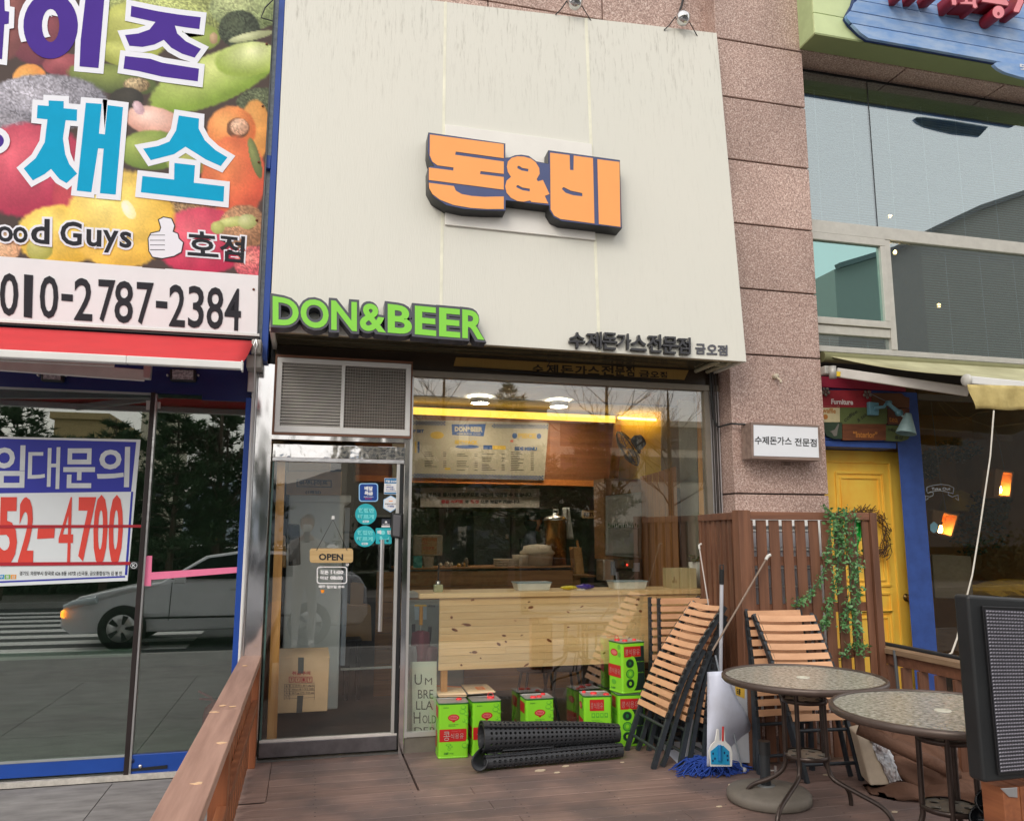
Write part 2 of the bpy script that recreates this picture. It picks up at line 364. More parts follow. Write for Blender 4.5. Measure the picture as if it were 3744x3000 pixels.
struct('road', MB().box(-60, 80, -15.5, -6.1, -.3, -.2), mat('road_asphalt', sr(66, 67, 70), .9, var=.15, scale=30))
kb = struct('kerb', MB().box(-60, 80, -6.1, -5.9, -.3, -.07).box(-60, 80, -15.7, -15.5, -.3, -.07), mat('kerb_stone', sr(150, 148, 145), .85))
xw = struct('crosswalk', MB().box(-7.3, -1.6, -14.9, -6.3, -.2, -.196), mat('crosswalk_asphalt', sr(60, 61, 64), .9))
stripe = MB().box(-7.2, -1.7, -.22, .22, 0, .004).build('stripe', mat('road_marking_white', sr(215, 215, 212), .7, var=.12, scale=12), origin=None)
stripe.parent = xw; stripe.location = (0, -6.75, -.196)
for i in range(1, 9):
    c = stripe.copy(); COL.objects.link(c); c.location = (0, -6.75-i*.92, -.196)
deck = struct('deck', MB().box(-.38, 6.2, -3.6, .0, -.22, -.032), mat('deck_joist', sr(60, 44, 38), .8))
rng = random.Random(3)
def board(x0, x1, y0, y1):
    MB().box(x0+.0015, x1-.0015, y0+.003, y1-.003, -.03, 0).build('board', DECK, deck, bevel=.002, seg=1)
board(-.38, -.165, -.86, -.0); 
for k in range(26):
    y1 = -k*.1385; y0 = y1-.1385
    if k < 6:
        board(-.165, .685, y0, y1); xs = [.695, 3.1+(.6 if k % 2 else 0), 6.2]
    else: xs = [-.38, (2.2 if k % 2 else 1.1)+rng.uniform(-.2, .2), 4.1, 6.2]
    for a, b in zip(xs[:-1], xs[1:]): board(a, b, y0, y1)

m_ = MB()
for k in range(26):
    for xx in [.1+.55*i for i in range(10)]:
        for dy in (.03, .108): m_.lathe((xx+rng.uniform(-.008, .008), -k*.1385-dy, .0), [(0, .0012), (.0042, .0010), (.005, .0)], 6)
tag(m_.build('screw_heads', mat('screw_dark', sr(60, 52, 50), .5, .4), deck), kind='stuff')
# ------------------------------------------------------------------ building shell: granite wall above the signs, pillar, soffit
wall = tag(MB().box(-9, 4.0, .06, .12, 2.9, 9).build('granite_wall', mat('joint_black', sr(30, 25, 24), .8)), 'pink granite tile facade wall behind and above the cream sign', 'wall')
zj = P(2660, 150, y=-.03).z
for x0, x1 in ((-.9, .3), (.3, 1.25), (1.25, P(2202, 30, y=-.03).x), (P(2202, 30, y=-.03).x, P(2606, 100, y=-.03).x), (P(2606, 100, y=-.03).x, 3.98)):
    for z0, z1 in ((zj-.6, zj), (zj, zj+.62), (zj+.62, zj+1.3)):
        MB().box(x0+.005, x1-.005, -.03, .06, z0+.006, z1-.006).build('tile', GRAN, wall, bevel=.003, seg=1)
pil = thing('granite_pillar', 'pink granite block pillar between the cream sign and the cafe', 'pillar', (3.6, -.1, 0))
MB().box(3.2, 3.99, -.17, .25, -.1, 6.6).build('core', MATS['joint_black'], pil)
js = [P(2820, a, y=-.19).z for a in (172, 377, 600, 828, 1062, 1300, 1805)]+[-.1]
for k in range(len(js)-1):
    z1, z0 = js[k]-.006, js[k+1]+.006
    if k == len(js)-2: z0 += .3; 
    MB().box(3.185, 4.012, -.19, .3, z0, z1).build('granite_block', GRAN, pil, bevel=.004, seg=1)
MB().box(3.185, 4.012, -.19, .3, js[0]+.006, js[0]+.62).build('granite_block', GRAN, pil, bevel=.004, seg=1)
MB().box(3.185, 4.012, -.19, .3, -.1, .285).build('granite_block', GRAN, pil, bevel=.004, seg=1)

# ------------------------------------------------------------------ cream fascia sign, leaning out at its foot
_b = P(1850, 1266, y=-.5); _t = Vector((0, .25, 2.75)).normalized(); _n = Vector((0, -2.75, .25)).normalized()
def SP(px, py, o=0.0):
    d = ray(px, py); q = _b+_n*o
    return CAM+d*((q-CAM).dot(_n)/d.dot(_n))
C7 = crop(1400, 350, 2.156)
fas = thing('fascia_sign', 'tall cream metal fascia in three streaked panels over the pork cutlet shop', 'shop sign', (1.4, -.3, 2.75))
TLc, TRc, BRc, BLc = (1045, -60), (2622, 121), (2731, 1322), (985, 1208)
def edge(u, top): 
    a, b = (TLc, TRc) if top else (BLc, BRc); return (a[0]+(b[0]-a[0])*u, a[1]+(b[1]-a[1])*u)
seam = [0, .3655, .7055, 1]
topu = [0, (1629-1045)/1577., (2143-1045)/1577., 1]; botu = [0, (1611-985)/1746., (2193-985)/1746., 1]
for i in range(3):
    g_ = .0008
    a = edge(topu[i]+g_, 1); b = edge(topu[i+1]-g_, 1); c = edge(botu[i+1]-g_, 0); d = edge(botu[i]+g_, 0)
    MB().quadslab([SP(*a), SP(*b), SP(*c), SP(*d)], (0, .02, 0)).build('panel', CREAM, fas, bevel=.002, seg=1)
for i in (1, 2):   # pale cover strips over the seams
    a = edge(topu[i], 1); d = edge(botu[i], 0)
    MB().quadslab([SP(a[0]-5, a[1], .003), SP(a[0]+5, a[1], .003), SP(d[0]+5, d[1], .003), SP(d[0]-5, d[1], .003)], (0, .012, 0)).build('seam_strip', mat('seam_cream', sr(230, 229, 210), .5), fas)
bl, br = SP(*BLc), SP(*BRc); tl, tr = SP(*TLc), SP(*TRc)
m_ = MB()
m_.hexa([bl+Vector((.0, .02, .0)), bl+Vector((.03, .02, 0)), tl+Vector((.03, .02, 0)), tl+Vector((0, .02, 0)), Vector((bl.x, .05, bl.z)), Vector((bl.x+.03, .05, bl.z)), Vector((tl.x+.03, .05, tl.z)), Vector((tl.x, .05, tl.z))])
m_.build('side_panel', CREAM, fas); m_ = MB()
m_.hexa([br+Vector((-.03, .02, 0)), br+Vector((0, .02, .0)), tr+Vector((0, .02, 0)), tr+Vector((-.03, .02, 0)), Vector((br.x-.03, .05, br.z)), Vector((br.x, .05, br.z)), Vector((tr.x, .05, tr.z)), Vector((tr.x-.03, .05, tr.z))])
m_.build('side_panel', CREAM, fas)
MB().hexa([Vector((tl.x, tl.y+.02, tl.z-.02)), Vector((tr.x, tr.y+.02, tr.z-.02)), Vector((tr.x, .05, tr.z-.02)), Vector((tl.x, .05, tl.z-.02)), Vector((tl.x, tl.y+.02, tl.z)), Vector((tr.x, tr.y+.02, tr.z)), Vector((tr.x, .05, tr.z)), Vector((tl.x, .05, tl.z))]).build('top_panel', CREAM, fas)
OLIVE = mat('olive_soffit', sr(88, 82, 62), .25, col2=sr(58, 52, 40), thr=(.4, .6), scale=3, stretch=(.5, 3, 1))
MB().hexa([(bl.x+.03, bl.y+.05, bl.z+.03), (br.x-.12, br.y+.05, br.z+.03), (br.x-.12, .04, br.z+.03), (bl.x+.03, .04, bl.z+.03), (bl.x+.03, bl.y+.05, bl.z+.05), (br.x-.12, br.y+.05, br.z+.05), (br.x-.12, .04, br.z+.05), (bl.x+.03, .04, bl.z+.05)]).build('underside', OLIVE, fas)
MB().quadslab([bl+Vector((0, .021, .03)), br+Vector((0, .021, .03)), br+Vector((0, .021, .0)), bl+Vector((0, .021, .0))], (0, .03, 0)).build('bottom_lip', mat('weathered_cream', sr(170, 160, 130), .7, var=.2, scale=12), fas)
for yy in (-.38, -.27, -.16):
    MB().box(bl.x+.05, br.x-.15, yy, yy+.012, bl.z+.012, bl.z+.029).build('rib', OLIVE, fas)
m_ = MB()
for k, (a, b) in enumerate([((2.98, -.42), (2.98, -.02)), ((3.08, -.42), (3.08, -.02))]): m_.tube([(a[0], a[1], bl.z-.0), (b[0], b[1], bl.z-.0)], .018, 8)
m_.box(2.98, 3.08, -.34, -.31, bl.z-.02, bl.z+.0); m_.build('roller_bracket', mat('dusty_bracket', sr(170, 165, 140), .6, var=.2, scale=20), fas)
# backing plate
bp = tag(MB().quadslab([SP(*C7(492, 226), .018), SP(*C7(1648, 380), .018), SP(*C7(1677, 1137), .018), SP(*C7(492, 1014), .018)], _n*-.017).build('backing_plate', mat('pale_plate', sr(232, 230, 224), .4, var=.03), fas, bevel=.002), None)
# --- orange logo sign
logo = thing('logo_sign', 'orange Korean channel-letter logo with ampersand on indigo body, on the cream fascia', 'logo sign', tuple(SP(2000, 800)))
body = [(358, 290), (965, 377), (965, 490), (1000, 487), (1040, 470), (1090, 465), (1150, 475), (1210, 518), (1303, 535), (1303, 430), (1868, 508), (1884, 1046), (1410, 990), (1345, 960), (1312, 905), (1310, 868), (970, 826), (968, 908), (800, 905), (640, 895), (500, 865), (400, 800), (357, 720), (355, 568), (372, 552), (400, 555), (365, 500), (352, 440)]
LOGO_D = .12
pl = lambda o: (lambda px, py: SP(px, py, o))
body_o = shape([body], C7, 0, BLACK, logo, name='sign_body', depth=_n*-(LOGO_D-.004), plane=pl(LOGO_D))
shape([body], C7, 0, NAVYF, logo, name='face', off=-.03, plane=pl(LOGO_D+.003))
don = [(370, 306), (953, 382), (953, 493), (575, 441), (570, 466), (953, 519), (953, 616), (770, 595), (766, 618), (953, 641), (953, 741), (362, 664), (362, 566), (555, 590), (556, 566), (430, 549), (390, 520), (369, 470)]
donb = [(362, 686), (560, 712), (575, 748), (620, 775), (700, 790), (800, 797), (953, 794), (953, 893), (820, 893), (690, 884), (560, 862), (450, 820), (390, 775), (365, 730)]
amp = [(1010, 640), (985, 600), (977, 560), (985, 520), (1015, 490), (1060, 478), (1110, 480), (1165, 495), (1205, 525), (1232, 570), (1236, 615), (1212, 658), (1222, 675), (1262, 664), (1313, 775), (1276, 790), (1304, 850), (1170, 838), (1160, 825), (1110, 836), (1060, 830), (1010, 805), (975, 765), (964, 715), (975, 670)]
h1 = [(1062, 556), (1072, 552), (1100, 570), (1147, 578), (1145, 598), (1095, 590), (1060, 572)]
h2 = [(1053, 712), (1062, 704), (1100, 724), (1158, 734), (1157, 754), (1100, 745), (1052, 722)]
bi = [(1318, 449), (1472, 468), (1475, 585), (1502, 587), (1504, 472), (1656, 492), (1668, 1007), (1400, 972), (1350, 945), (1322, 895)]
bh = [(1410, 735), (1424, 720), (1480, 748), (1572, 768), (1572, 793), (1500, 785), (1440, 765)]
bi2 = [(1690, 500), (1865, 522), (1873, 1034), (1702, 1011)]
for rings in ([don], [donb], [amp, h1, h2], [bi, bh], [bi2]):
    shape(rings, C7, 0, ORANGE, logo, name='letter', plane=pl(LOGO_D+.006))
# --- green DON&BEER letters
C8 = crop(950, 1000, 2156/900.)
bee = thing('lettering_sign', 'lime green DON&BEER letters on charcoal outlined body at the foot of the cream fascia', 'letter sign', tuple(SP(1380, 1170)))
LQ = {'D': [(118, 197), (338, 235), (338, 425), (110, 450)]}
def lq(x0, yt0, x1, yt1, yb1, yb0): return [(x0, yt0), (x1, yt1), (x1, yb1), (x0, yb0)]
L8 = [('D', lq(112, 195, 340, 232, 460, 447)), ('O', lq(357, 213, 603, 240, 490, 462)), ('N', lq(625, 234, 850, 250, 505, 490)),
      ('&', lq(876, 252, 1105, 280, 520, 495)), ('B', lq(1120, 264, 1332, 290, 535, 515)), ('E', lq(1358, 280, 1545, 297, 548, 530)), ('E', lq(1570, 296, 1755, 312, 563, 548)), ('R', lq(1773, 312, 1968, 335, 580, 563))]
for i8, (ch, q) in enumerate(L8):
    ow = .092
    qq = [SP(*C8(*p), .105-i8*.0006) for p in q]
    text(ch, qq, CHAR, bee, name='letter_body', off=ow, base=.028, depth=_n*-.10, res=4)
    text(ch, [SP(*C8(*p), .108-i8*.0006) for p in q], LIME, bee, name='letter', off=.028, res=5)
# --- black Korean raised letters
C9 = crop(2000, 1150, 2156/750.)
kor = thing('korean_lettering', 'row of glossy black raised Korean letters with slipping pieces at the fascia foot', 'letters', tuple(SP(2250, 1250)))
GBLK = mat('glossy_black', sr(40, 40, 44), .15, var=.3, scale=30)
for ch, q in [('수', lq(236, 180, 403, 190, 352, 345)), ('제', lq(415, 178, 578, 180, 350, 340)), ('돈', lq(585, 183, 742, 192, 368, 358)), ('가', lq(738, 193, 886, 200, 362, 352)), ('스', lq(888, 208, 1050, 220, 382, 370)), ('전', lq(1062, 205, 1206, 208, 397, 388)), ('문', lq(1218, 225, 1375, 232, 412, 400)), ('점', lq(1374, 236, 1512, 240, 412, 408))]:
    text(ch, [SP(*C9(*p), .035) for p in q], GBLK, kor, name='letter', off=.018, depth=_n*-.03)
br2 = thing('branch_lettering', 'small flat charcoal Korean branch name beside the raised black letters', 'letters', tuple(SP(2600, 1275)))
for ch, q in [('금', lq(1562, 302, 1668, 306, 416, 412)), ('오', lq(1680, 312, 1790, 314, 420, 416)), ('점', lq(1795, 316, 1898, 320, 428, 424))]:
    text(ch, [SP(*C9(*p), .008) for p in q], mat('charcoal_letter', sr(82, 84, 92), .4), br2, name='letter', off=.028, depth=_n*-.006)
# --- spotlights over the fascia
for (px, py, lab) in ((1012+1550-1550+1084, 8, 'chrome floodlight on top of the fascia, partly cut by the photo edge'), (2496, 66, 'chrome floodlight with black cable arm above the right of the fascia')):
    px = 1550+(1030 if py == 8 else 1770)/1.875; c = P(px, py, y=-.30)
    sp = thing('floodlight', lab, 'spotlight', tuple(c), 'floodlights above the fascia')
    ax = Vector((.2, -.6, -.6)).normalized()
    MB().lathe(c, [(.0, .06), (.03, .058), (.055, .04), (.062, .0), (.058, -.015), (.05, -.018)], 20, ax).build('housing', mat('chrome', (.7, .7, .7, 1), .12, 1, var=.1), sp)
    MB().lathe(c, [(0, .0), (.04, .0), (.045, -.004)], 16, ax).build('lens', mat('lens_glass', sr(180, 185, 190), .08, .5), sp)
    MB().tube([c+Vector((0, .02, .03)), c+Vector((.03, .12, .12)), c+Vector((.10, .20, .26)), c+Vector((.18, .26, .5))], .011, 6).build('bracket', BLACK, sp)
    MB().tube([c+Vector((-.06, 0, 0)), c+Vector((-.1, .03, -.06)), c+Vector((-.14, .05, -.1))], .005, 5).build('cable', BLACK, sp); MB().tube([c+Vector((.05, 0, 0)), c+Vector((.15, .05, -.09)), c+Vector((.24, .1, -.16))], .004, 5).build('cable', BLACK, sp)

# ------------------------------------------------------------------ pork cutlet shop: transom, window, vent, door
shop = thing('cutlet_shop', 'pork cutlet shop front with glass door, vent grilles and wide pine-lined window', 'shop front', (1.4, 0, 0))
DX0, DX1 = -.25, .655
MB().box(-.26, 3.2, -.004, .03, 2.66, 2.80).build('dark_header', mat('dark_header_brown', sr(58, 46, 34), .35, var=.3, scale=5), shop)
C2 = crop(1450, 1250, 2156/1250.)
ypan = MB().quadslab(PQ(C2, -.012, (375, 95), (1842, 178), (1815, 238), (360, 150)), (0, .006, 0)).build('sign_reflection_panel', mat('amber_reflection', sr(158, 126, 66), .4, var=.1, stretch=(20, 1, 1)), shop)  # painted panel standing in for the sign back mirrored in the glass
inkd = mat('reflected_letter_dark', sr(48, 38, 26), .5)  # dark colour for the letters of the mirrored sign back
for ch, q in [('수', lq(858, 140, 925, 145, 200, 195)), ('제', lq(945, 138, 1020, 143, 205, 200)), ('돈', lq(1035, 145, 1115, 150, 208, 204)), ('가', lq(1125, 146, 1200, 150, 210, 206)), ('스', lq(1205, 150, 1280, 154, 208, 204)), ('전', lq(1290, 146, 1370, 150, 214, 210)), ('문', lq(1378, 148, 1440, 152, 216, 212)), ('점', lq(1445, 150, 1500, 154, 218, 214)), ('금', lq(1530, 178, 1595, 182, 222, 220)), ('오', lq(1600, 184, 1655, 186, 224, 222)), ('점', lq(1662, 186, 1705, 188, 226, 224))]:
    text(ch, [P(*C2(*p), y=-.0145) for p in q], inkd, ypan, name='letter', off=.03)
m_ = MB().tube(PQ(C2, -.03, (420, 160), (600, 176), (760, 190), (860, 196), (1000, 212), (1300, 232), (1600, 248)), .006, 5)
m_.tube(PQ(C2, -.035, (940, 60), (945, 110), (965, 130), (950, 160)), .004, 5); m_.build('cable_bundle', BLACK, shop)
# window frame
WX0, WX1, WZ0, WZ1 = .70, 3.075, .135, 2.665
fr = mat('window_frame_grey', sr(132, 124, 112), .4, .3, var=.1)
MB().box(.66, 3.17, -.03, .03, 2.62, 2.665).build('window_head', fr, shop, bevel=.002)
MB().box(.695, .715, -.012, .03, .10, 2.62).build('window_jamb', ALU, shop)
MB().box(3.045, 3.09, -.02, .05, .10, 2.62).build('window_jamb', fr, shop)
MB().box(.695, 3.09, -.015, .03, .105, .135).build('window_sill', ALU, shop)
MB().box(.695, 3.09, -.005, .03, -.0, .105).build('plinth', mat('plinth_grey', sr(112, 106, 98), .6, var=.2, scale=6), shop)
MB().box(.715, 3.045, .004, .010, .135, 2.62).build('window_pane', GLASSM, shop)
MB().box(3.09, 3.18, -.004, .04, -.0, 2.62).build('white_jamb', mat('jamb_white', sr(205, 205, 208), .4), shop)
m_ = MB()
for x, z0 in ((3.10, .2), (3.125, .2), (3.15, .2)): m_.tube([(x, -.03, z0), (x, -.03, 2.4), (x-.01, -.04, 2.78)], .006 if x != 3.125 else .01, 6)
m_.build('cable_run', mat('cable_dark', sr(50, 44, 42), .5), shop)
# door jambs
MB().box(DX1+.003, .695, -.02, .03, 0, 2.18).build('steel_jamb', STEEL, shop, bevel=.002)
MB().box(.665, .695, -.012, .03, 2.18, 2.62).build('steel_strip', STEELF, shop, bevel=.002)
MB().box(-.375, -.262, -.012, .03, -.02, 2.66).build('steel_cladding', STEEL, shop, bevel=.004)
MB().box(-.262, DX1+.003, -.03, .03, 2.125, 2.165).build('steel_lintel', STEEL, shop, bevel=.002)
MB().box(-.262, DX1+.003, .0, .06, -.03, .012).build('threshold', mat('threshold_grey', sr(120, 120, 118), .5, var=.2, scale=12), shop)
# vent box
C4 = crop(900, 1150, 1.819)
vent = MB().box(-.262, .70, -.05, .02, 2.158, 2.172).box(-.262, .70, -.05, .02, 2.705, 2.722).box(-.262, -.25, -.05, .02, 2.172, 2.705).box(.69, .70, -.05, .02, 2.172, 2.705)
vb = thing('vent_panel', 'twin louvred vent grilles in a white frame above the glass door', 'vent', (.2, -.05, 2.17))
vent.build('wood_edging', FENCEX, vb)
vx0, vx1, vz0, vz1 = -.248, .688, 2.174, 2.702; y0 = -.055
m_ = MB().box(vx0, vx1, y0, .0, vz0, vz0+.045).box(vx0, vx1, y0, .0, vz1-.035, vz1).box(vx0, vx0+.035, y0, .0, vz0+.045, vz1-.035).box(vx1-.035, vx1, y0, .0, vz0+.045, vz1-.035)
m_.build('frame', WHITE, vb, bevel=.003)
xm = .207
MB().box(xm-.012, xm+.012, y0+.004, .0, vz0+.045, vz1-.035).build('centre_bar', WHITE, vb, bevel=.002)
for (xa, xb, lm, nm) in ((vx0+.035, xm-.012, mat('louvre_light', sr(232, 228, 224), .4), 0), (xm+.012, vx1-.035, mat('louvre_dusty', sr(150, 138, 130), .6, var=.2, scale=20), 1)):
    lv = MB(); nl = 20; zz = (vz1-vz0-.08)/nl
    for k in range(nl):
        z = vz0+.045+zz*(k+.5); lv.hexa([(xa, -.03, z-.011), (xb, -.03, z-.011), (xb, -.012, z+.004), (xa, -.012, z+.004), (xa, -.03, z-.007), (xb, -.03, z-.007), (xb, -.012, z+.008), (xa, -.012, z+.008)])
    tag(lv.build('louvre', lm, vb), kind='stuff')
    MB().box(xa, xb, -.006, -.002, vz0+.045, vz1-.035).build('back_sheet', mat('vent_back', sr(70, 62, 56), .8), vb)
    wv = MB(); nw = 24
    for k in range(nw+1):
        x = xa+(xb-xa)*k/nw; wv.box(x-.0016, x+.0016, -.046, -.042, vz0+.045, vz1-.035)
    for k in range(21):
        z = vz0+.045+zz*k; wv.box(xa, xb, -.043, -.040, z-.001, z+.001)
    tag(wv.build('wire_mesh', mat('wire_grey', sr(170, 165, 158), .4, .5), vb), kind='stuff')
MB().box(xa-.01, vx1+.0, -.03, .01, 2.163, 2.17).build('gap_strip', DARKV, vb)
# door
CD = crop(950, 1550, 1358/550.)
door = thing('glass_door', 'framed glass entrance door with steel header, long handle and delivery stickers', 'door', (.2, 0, .03))
MB().box(DX0, DX1, -.035, .012, 2.0, 2.095).build('header_rail', steel('header_steel', .08, .010, 4), door, bevel=.003)
MB().box(DX0, DX1, -.035, .012, 1.975, 2.0).build('header_edge', STEELF, door, bevel=.002)
MB().box(DX1-.05, DX1-.028, -.03, .01, .14, 1.975).build('stile', ALU, door, bevel=.002)
MB().box(DX1-.026, DX1-.004, -.028, .01, .03, 1.975).build('stile_seal', BLACK, door)
MB().box(DX0, DX1-.01, -.035, .012, .035, .125).build('bottom_rail', mat('tarnished_steel', sr(116, 114, 118), .32, .7, var=.25, scale=10), door, bevel=.002)
MB().box(DX0, DX1-.01, -.033, .012, .127, .14).build('bottom_trim', mat('trim_pale', sr(205, 200, 196), .4), door)
MB().box(DX0, DX1-.05, -.008, -.002, .14, 1.975).build('pane', glass('door_glass', (.95, .97, .95), .075), door)
MB().box(DX0, DX0+.012, -.012, .002, .14, 1.975).build('pane_edge', mat('glass_edge', sr(70, 96, 92), .2, var=.3, scale=30), door)
hx = .51
m_ = MB().tube([(hx, -.075, .82), (hx, -.075, 1.44)], .015, 14); m_.build('handle', STEELF, door)
MB().tube([(hx, -.075, .92), (hx, -.008, .92)], .008, 8).tube([(hx, -.075, 1.36), (hx, -.008, 1.36)], .008, 8).build('handle_mount', STEELF, door)
ql = PQ(CD, -.05, (1200, 808), (1280, 815), (1268, 1025), (1192, 1012))
lk = MB().quadslab(ql, (0, .03, 0)).build('digital_lock', mat('lock_grey', sr(96, 96, 100), .3, var=.05), door, bevel=.012, seg=4)
MB().quadslab([p+Vector((.0, .002, 0)) for p in PQ(CD, -.05, (1192, 800), (1290, 806), (1278, 1032), (1182, 1020))], (0, .02, 0)).build('lock_case', BLACK, lk, bevel=.008, seg=3)
def rrect(x0, y0, x1, y1, r, n=5):
    return arc(x1-r, y0+r, r, r, -90, 0, n)+arc(x1-r, y1-r, r, r, 0, 90, n)+arc(x0+r, y1-r, r, r, 90, 180, n)+arc(x0+r, y0+r, r, r, 180, 270, n)
YD = -.0095
TEAL = mat('teal_vinyl', sr(40, 178, 190), .4, var=.04); TEALL = mat('pale_teal_print', sr(120, 222, 226), .4); SKYB = mat('skyblue_vinyl', sr(150, 200, 240), .4); DBL = mat('deep_blue_vinyl', sr(18, 66, 150), .4); BL2 = mat('shop_blue_vinyl', sr(30, 116, 170), .4); STW = mat('sticker_white', sr(232, 234, 238), .4, var=.02)
def stk(name, lab, c, rings, m, off=0): 
    t = thing('sticker', lab, 'sticker', tuple(P(*CD(*c), y=YD)), 'stickers on the glass door')
    shape([rings], CD, YD, m, t, name='backing'); return t
def dt(s, x0, y0, x1, y1, m, p, off=.03, d=.0012, cv=None, y=None): 
    cv = cv or CD; y = YD if y is None else y
    return text(s, [P(*cv(*a), y=y-d) for a in ((x0, y0), (x1, y0+(x1-x0)*.02), (x1, y1+(x1-x0)*.02), (x0, y1))], m, p, off=off, res=2)
s_ = stk('', 'dark blue square delivery sticker with white Korean lettering', (980, 615), rrect(893, 532, 1068, 699, 26), SKYB)
shape([rrect(903, 541, 1058, 690, 20)], CD, YD-.0008, DBL, s_, name='print'); dt('배달', 945, 560, 1020, 597, STW, s_, .05, .0016); dt('특급', 945, 603, 1020, 640, STW, s_, .05, .0016); dt('배달특급 다운받고', 938, 650, 1025, 660, STW, s_, .02, .0016)
dt('할인받자', 950, 666, 1012, 676, mat('red_print', sr(210, 50, 60), .4), s_, .03, .0016)
s_ = stk('', 'white and blue SHOP card sticker at the door edge, topmost', (1185, 560), [(1125, 486), (1245, 487), (1238, 634), (1120, 632)], STW)
shape([[(1128, 489), (1242, 490), (1240, 535), (1126, 534)]], CD, YD-.0008, BL2, s_, name='print'); shape([[(1123, 615), (1238, 616), (1237, 630), (1122, 629)]], CD, YD-.0008, BL2, s_, name='print')
dt('채움 SHOP', 1135, 503, 1235, 526, STW, s_, .04, .0016)
dt('Npoint', 1138, 543, 1185, 554, INK, s_, .01, .0016); dt('100%적립', 1138, 560, 1205, 574, DBL, s_, .03, .0016); dt('0.1~1.0%할인', 1138, 580, 1215, 592, DBL, s_, .03, .0016)
shape([[(1136, 600), (1232, 601), (1232, 604), (1136, 603)]], CD, YD-.0016, INK, s_, name='print')
hexp = [(1182, 642), (1245, 678), (1245, 752), (1178, 796), (1113, 757), (1116, 680)]
s_ = stk('', 'pale blue hexagonal member-store sticker at the door edge', (1180, 715), hexp, SKYB)
shape([[(1181+(a-1181)*.9, 718+(b-718)*.9) for a, b in hexp]], CD, YD-.0008, STW, s_, name='print'); dt('의정부사랑카드', 1130, 712, 1232, 726, INK, s_, .02, .0016); dt('가맹점', 1150, 732, 1212, 748, DBL, s_, .03, .0016)
shape([[(1160, 690), (1205, 690), (1195, 698), (1170, 698)]], CD, YD-.0016, ORANGE, s_, name='print')
for (cx, cy, lab) in ((958, 812, 'round teal delivery sticker, upper of the two discs'), (948, 1012, 'round teal delivery sticker, lower of the two discs')):
    s_ = stk('', lab, (cx, cy), arc(cx, cy, 97, 95, 0, 355, 40), TEAL)
    dt('한집만', cx-70, cy-58, cx+75, cy-14, TEALL, s_, .05); dt('빠르게', cx-74, cy+0, cx+74, cy+42, TEALL, s_, .05); shape([rrect(cx-30, cy+56, cx+28, cy+76, 9)], CD, YD-.0008, STW, s_, name='print')
    dt('배민1', cx-24, cy+60, cx+22, cy+72, TEAL, s_, .03, .0016)
s_ = stk('', 'small black and white alarm sticker beside the digital lock', (1138, 890), [(1100, 856), (1178, 857), (1176, 930), (1098, 929)], mat('slate_vinyl', sr(56, 62, 74), .4))
shape([[(1099, 914), (1176, 915), (1176, 930), (1098, 929)]], CD, YD-.0008, STW, s_, name='print'); shape([arc(1139, 885, 10, 12, 180, 360, 8)+[(1150, 892), (1128, 892)]], CD, YD-.0008, STW, s_, name='print'); dt('경비시스템작동중', 1106, 899, 1172, 909, STW, s_, .02)
s_ = stk('', 'square teal sticker with a scooter drawing behind the handle top', (1118, 1005), rrect(1046, 936, 1190, 1080, 10), TEAL)
dt('배', 1062, 956, 1096, 992, STW, s_, .05); dt('민', 1150, 956, 1182, 992, STW, s_, .05); shape([arc(1112, 978, 20, 20, 0, 350, 16)], CD, YD-.0008, TEALL, s_, name='print')
shape([arc(1088, 1050, 12, 12, 0, 350, 12)], CD, YD-.0008, mat('teal_dark', sr(20, 90, 100), .4), s_, name='print'); shape([arc(1152, 1052, 12, 12, 0, 350, 12)], CD, YD-.0008, MATS['teal_dark'], s_, name='print'); shape([[(1082, 1010), (1100, 1010), (1112, 1036), (1150, 1036), (1168, 1010), (1168, 1040), (1082, 1044)]], CD, YD-.0008, TEALL, s_, name='print')
# opening hours in white vinyl
s_ = thing('hours_lettering', 'white vinyl opening hours in a rounded outline on the door glass', 'lettering', tuple(P(*CD(650, 1360), y=YD)))
VW = mat('vinyl_white_bright', sr(244, 244, 248), .4)
shape([rrect(514, 1284, 788, 1440, 26), rrect(523, 1293, 779, 1431, 19)], CD, YD, VW, s_, name='outline')
dt('오픈', 545, 1318, 620, 1353, VW, s_, .04); dt('11:00', 640, 1316, 755, 1350, VW, s_, .05); dt('마감', 545, 1370, 620, 1402, VW, s_, .04); dt('08:00', 636, 1368, 752, 1402, VW, s_, .05)
s_ = thing('holiday_lettering', 'white vinyl Korean closed-day line with a small orange pot under the hours', 'lettering', tuple(P(*CD(650, 1465), y=YD)))
dt('매주 일요일 휴무', 532, 1450, 765, 1478, VW, s_, .04); shape([[(548, 1494), (585, 1494), (578, 1522), (554, 1522)]], CD, YD, mat('orange_print', sr(250, 150, 30), .4), s_, name='pot_print')
s_ = thing('round_tag', 'tiny round white sticker above the opening hours', 'sticker', tuple(P(*CD(789, 1266), y=YD))); shape([arc(789, 1264, 16, 15, 0, 350, 16)], CD, YD, VW, s_, name='disc')
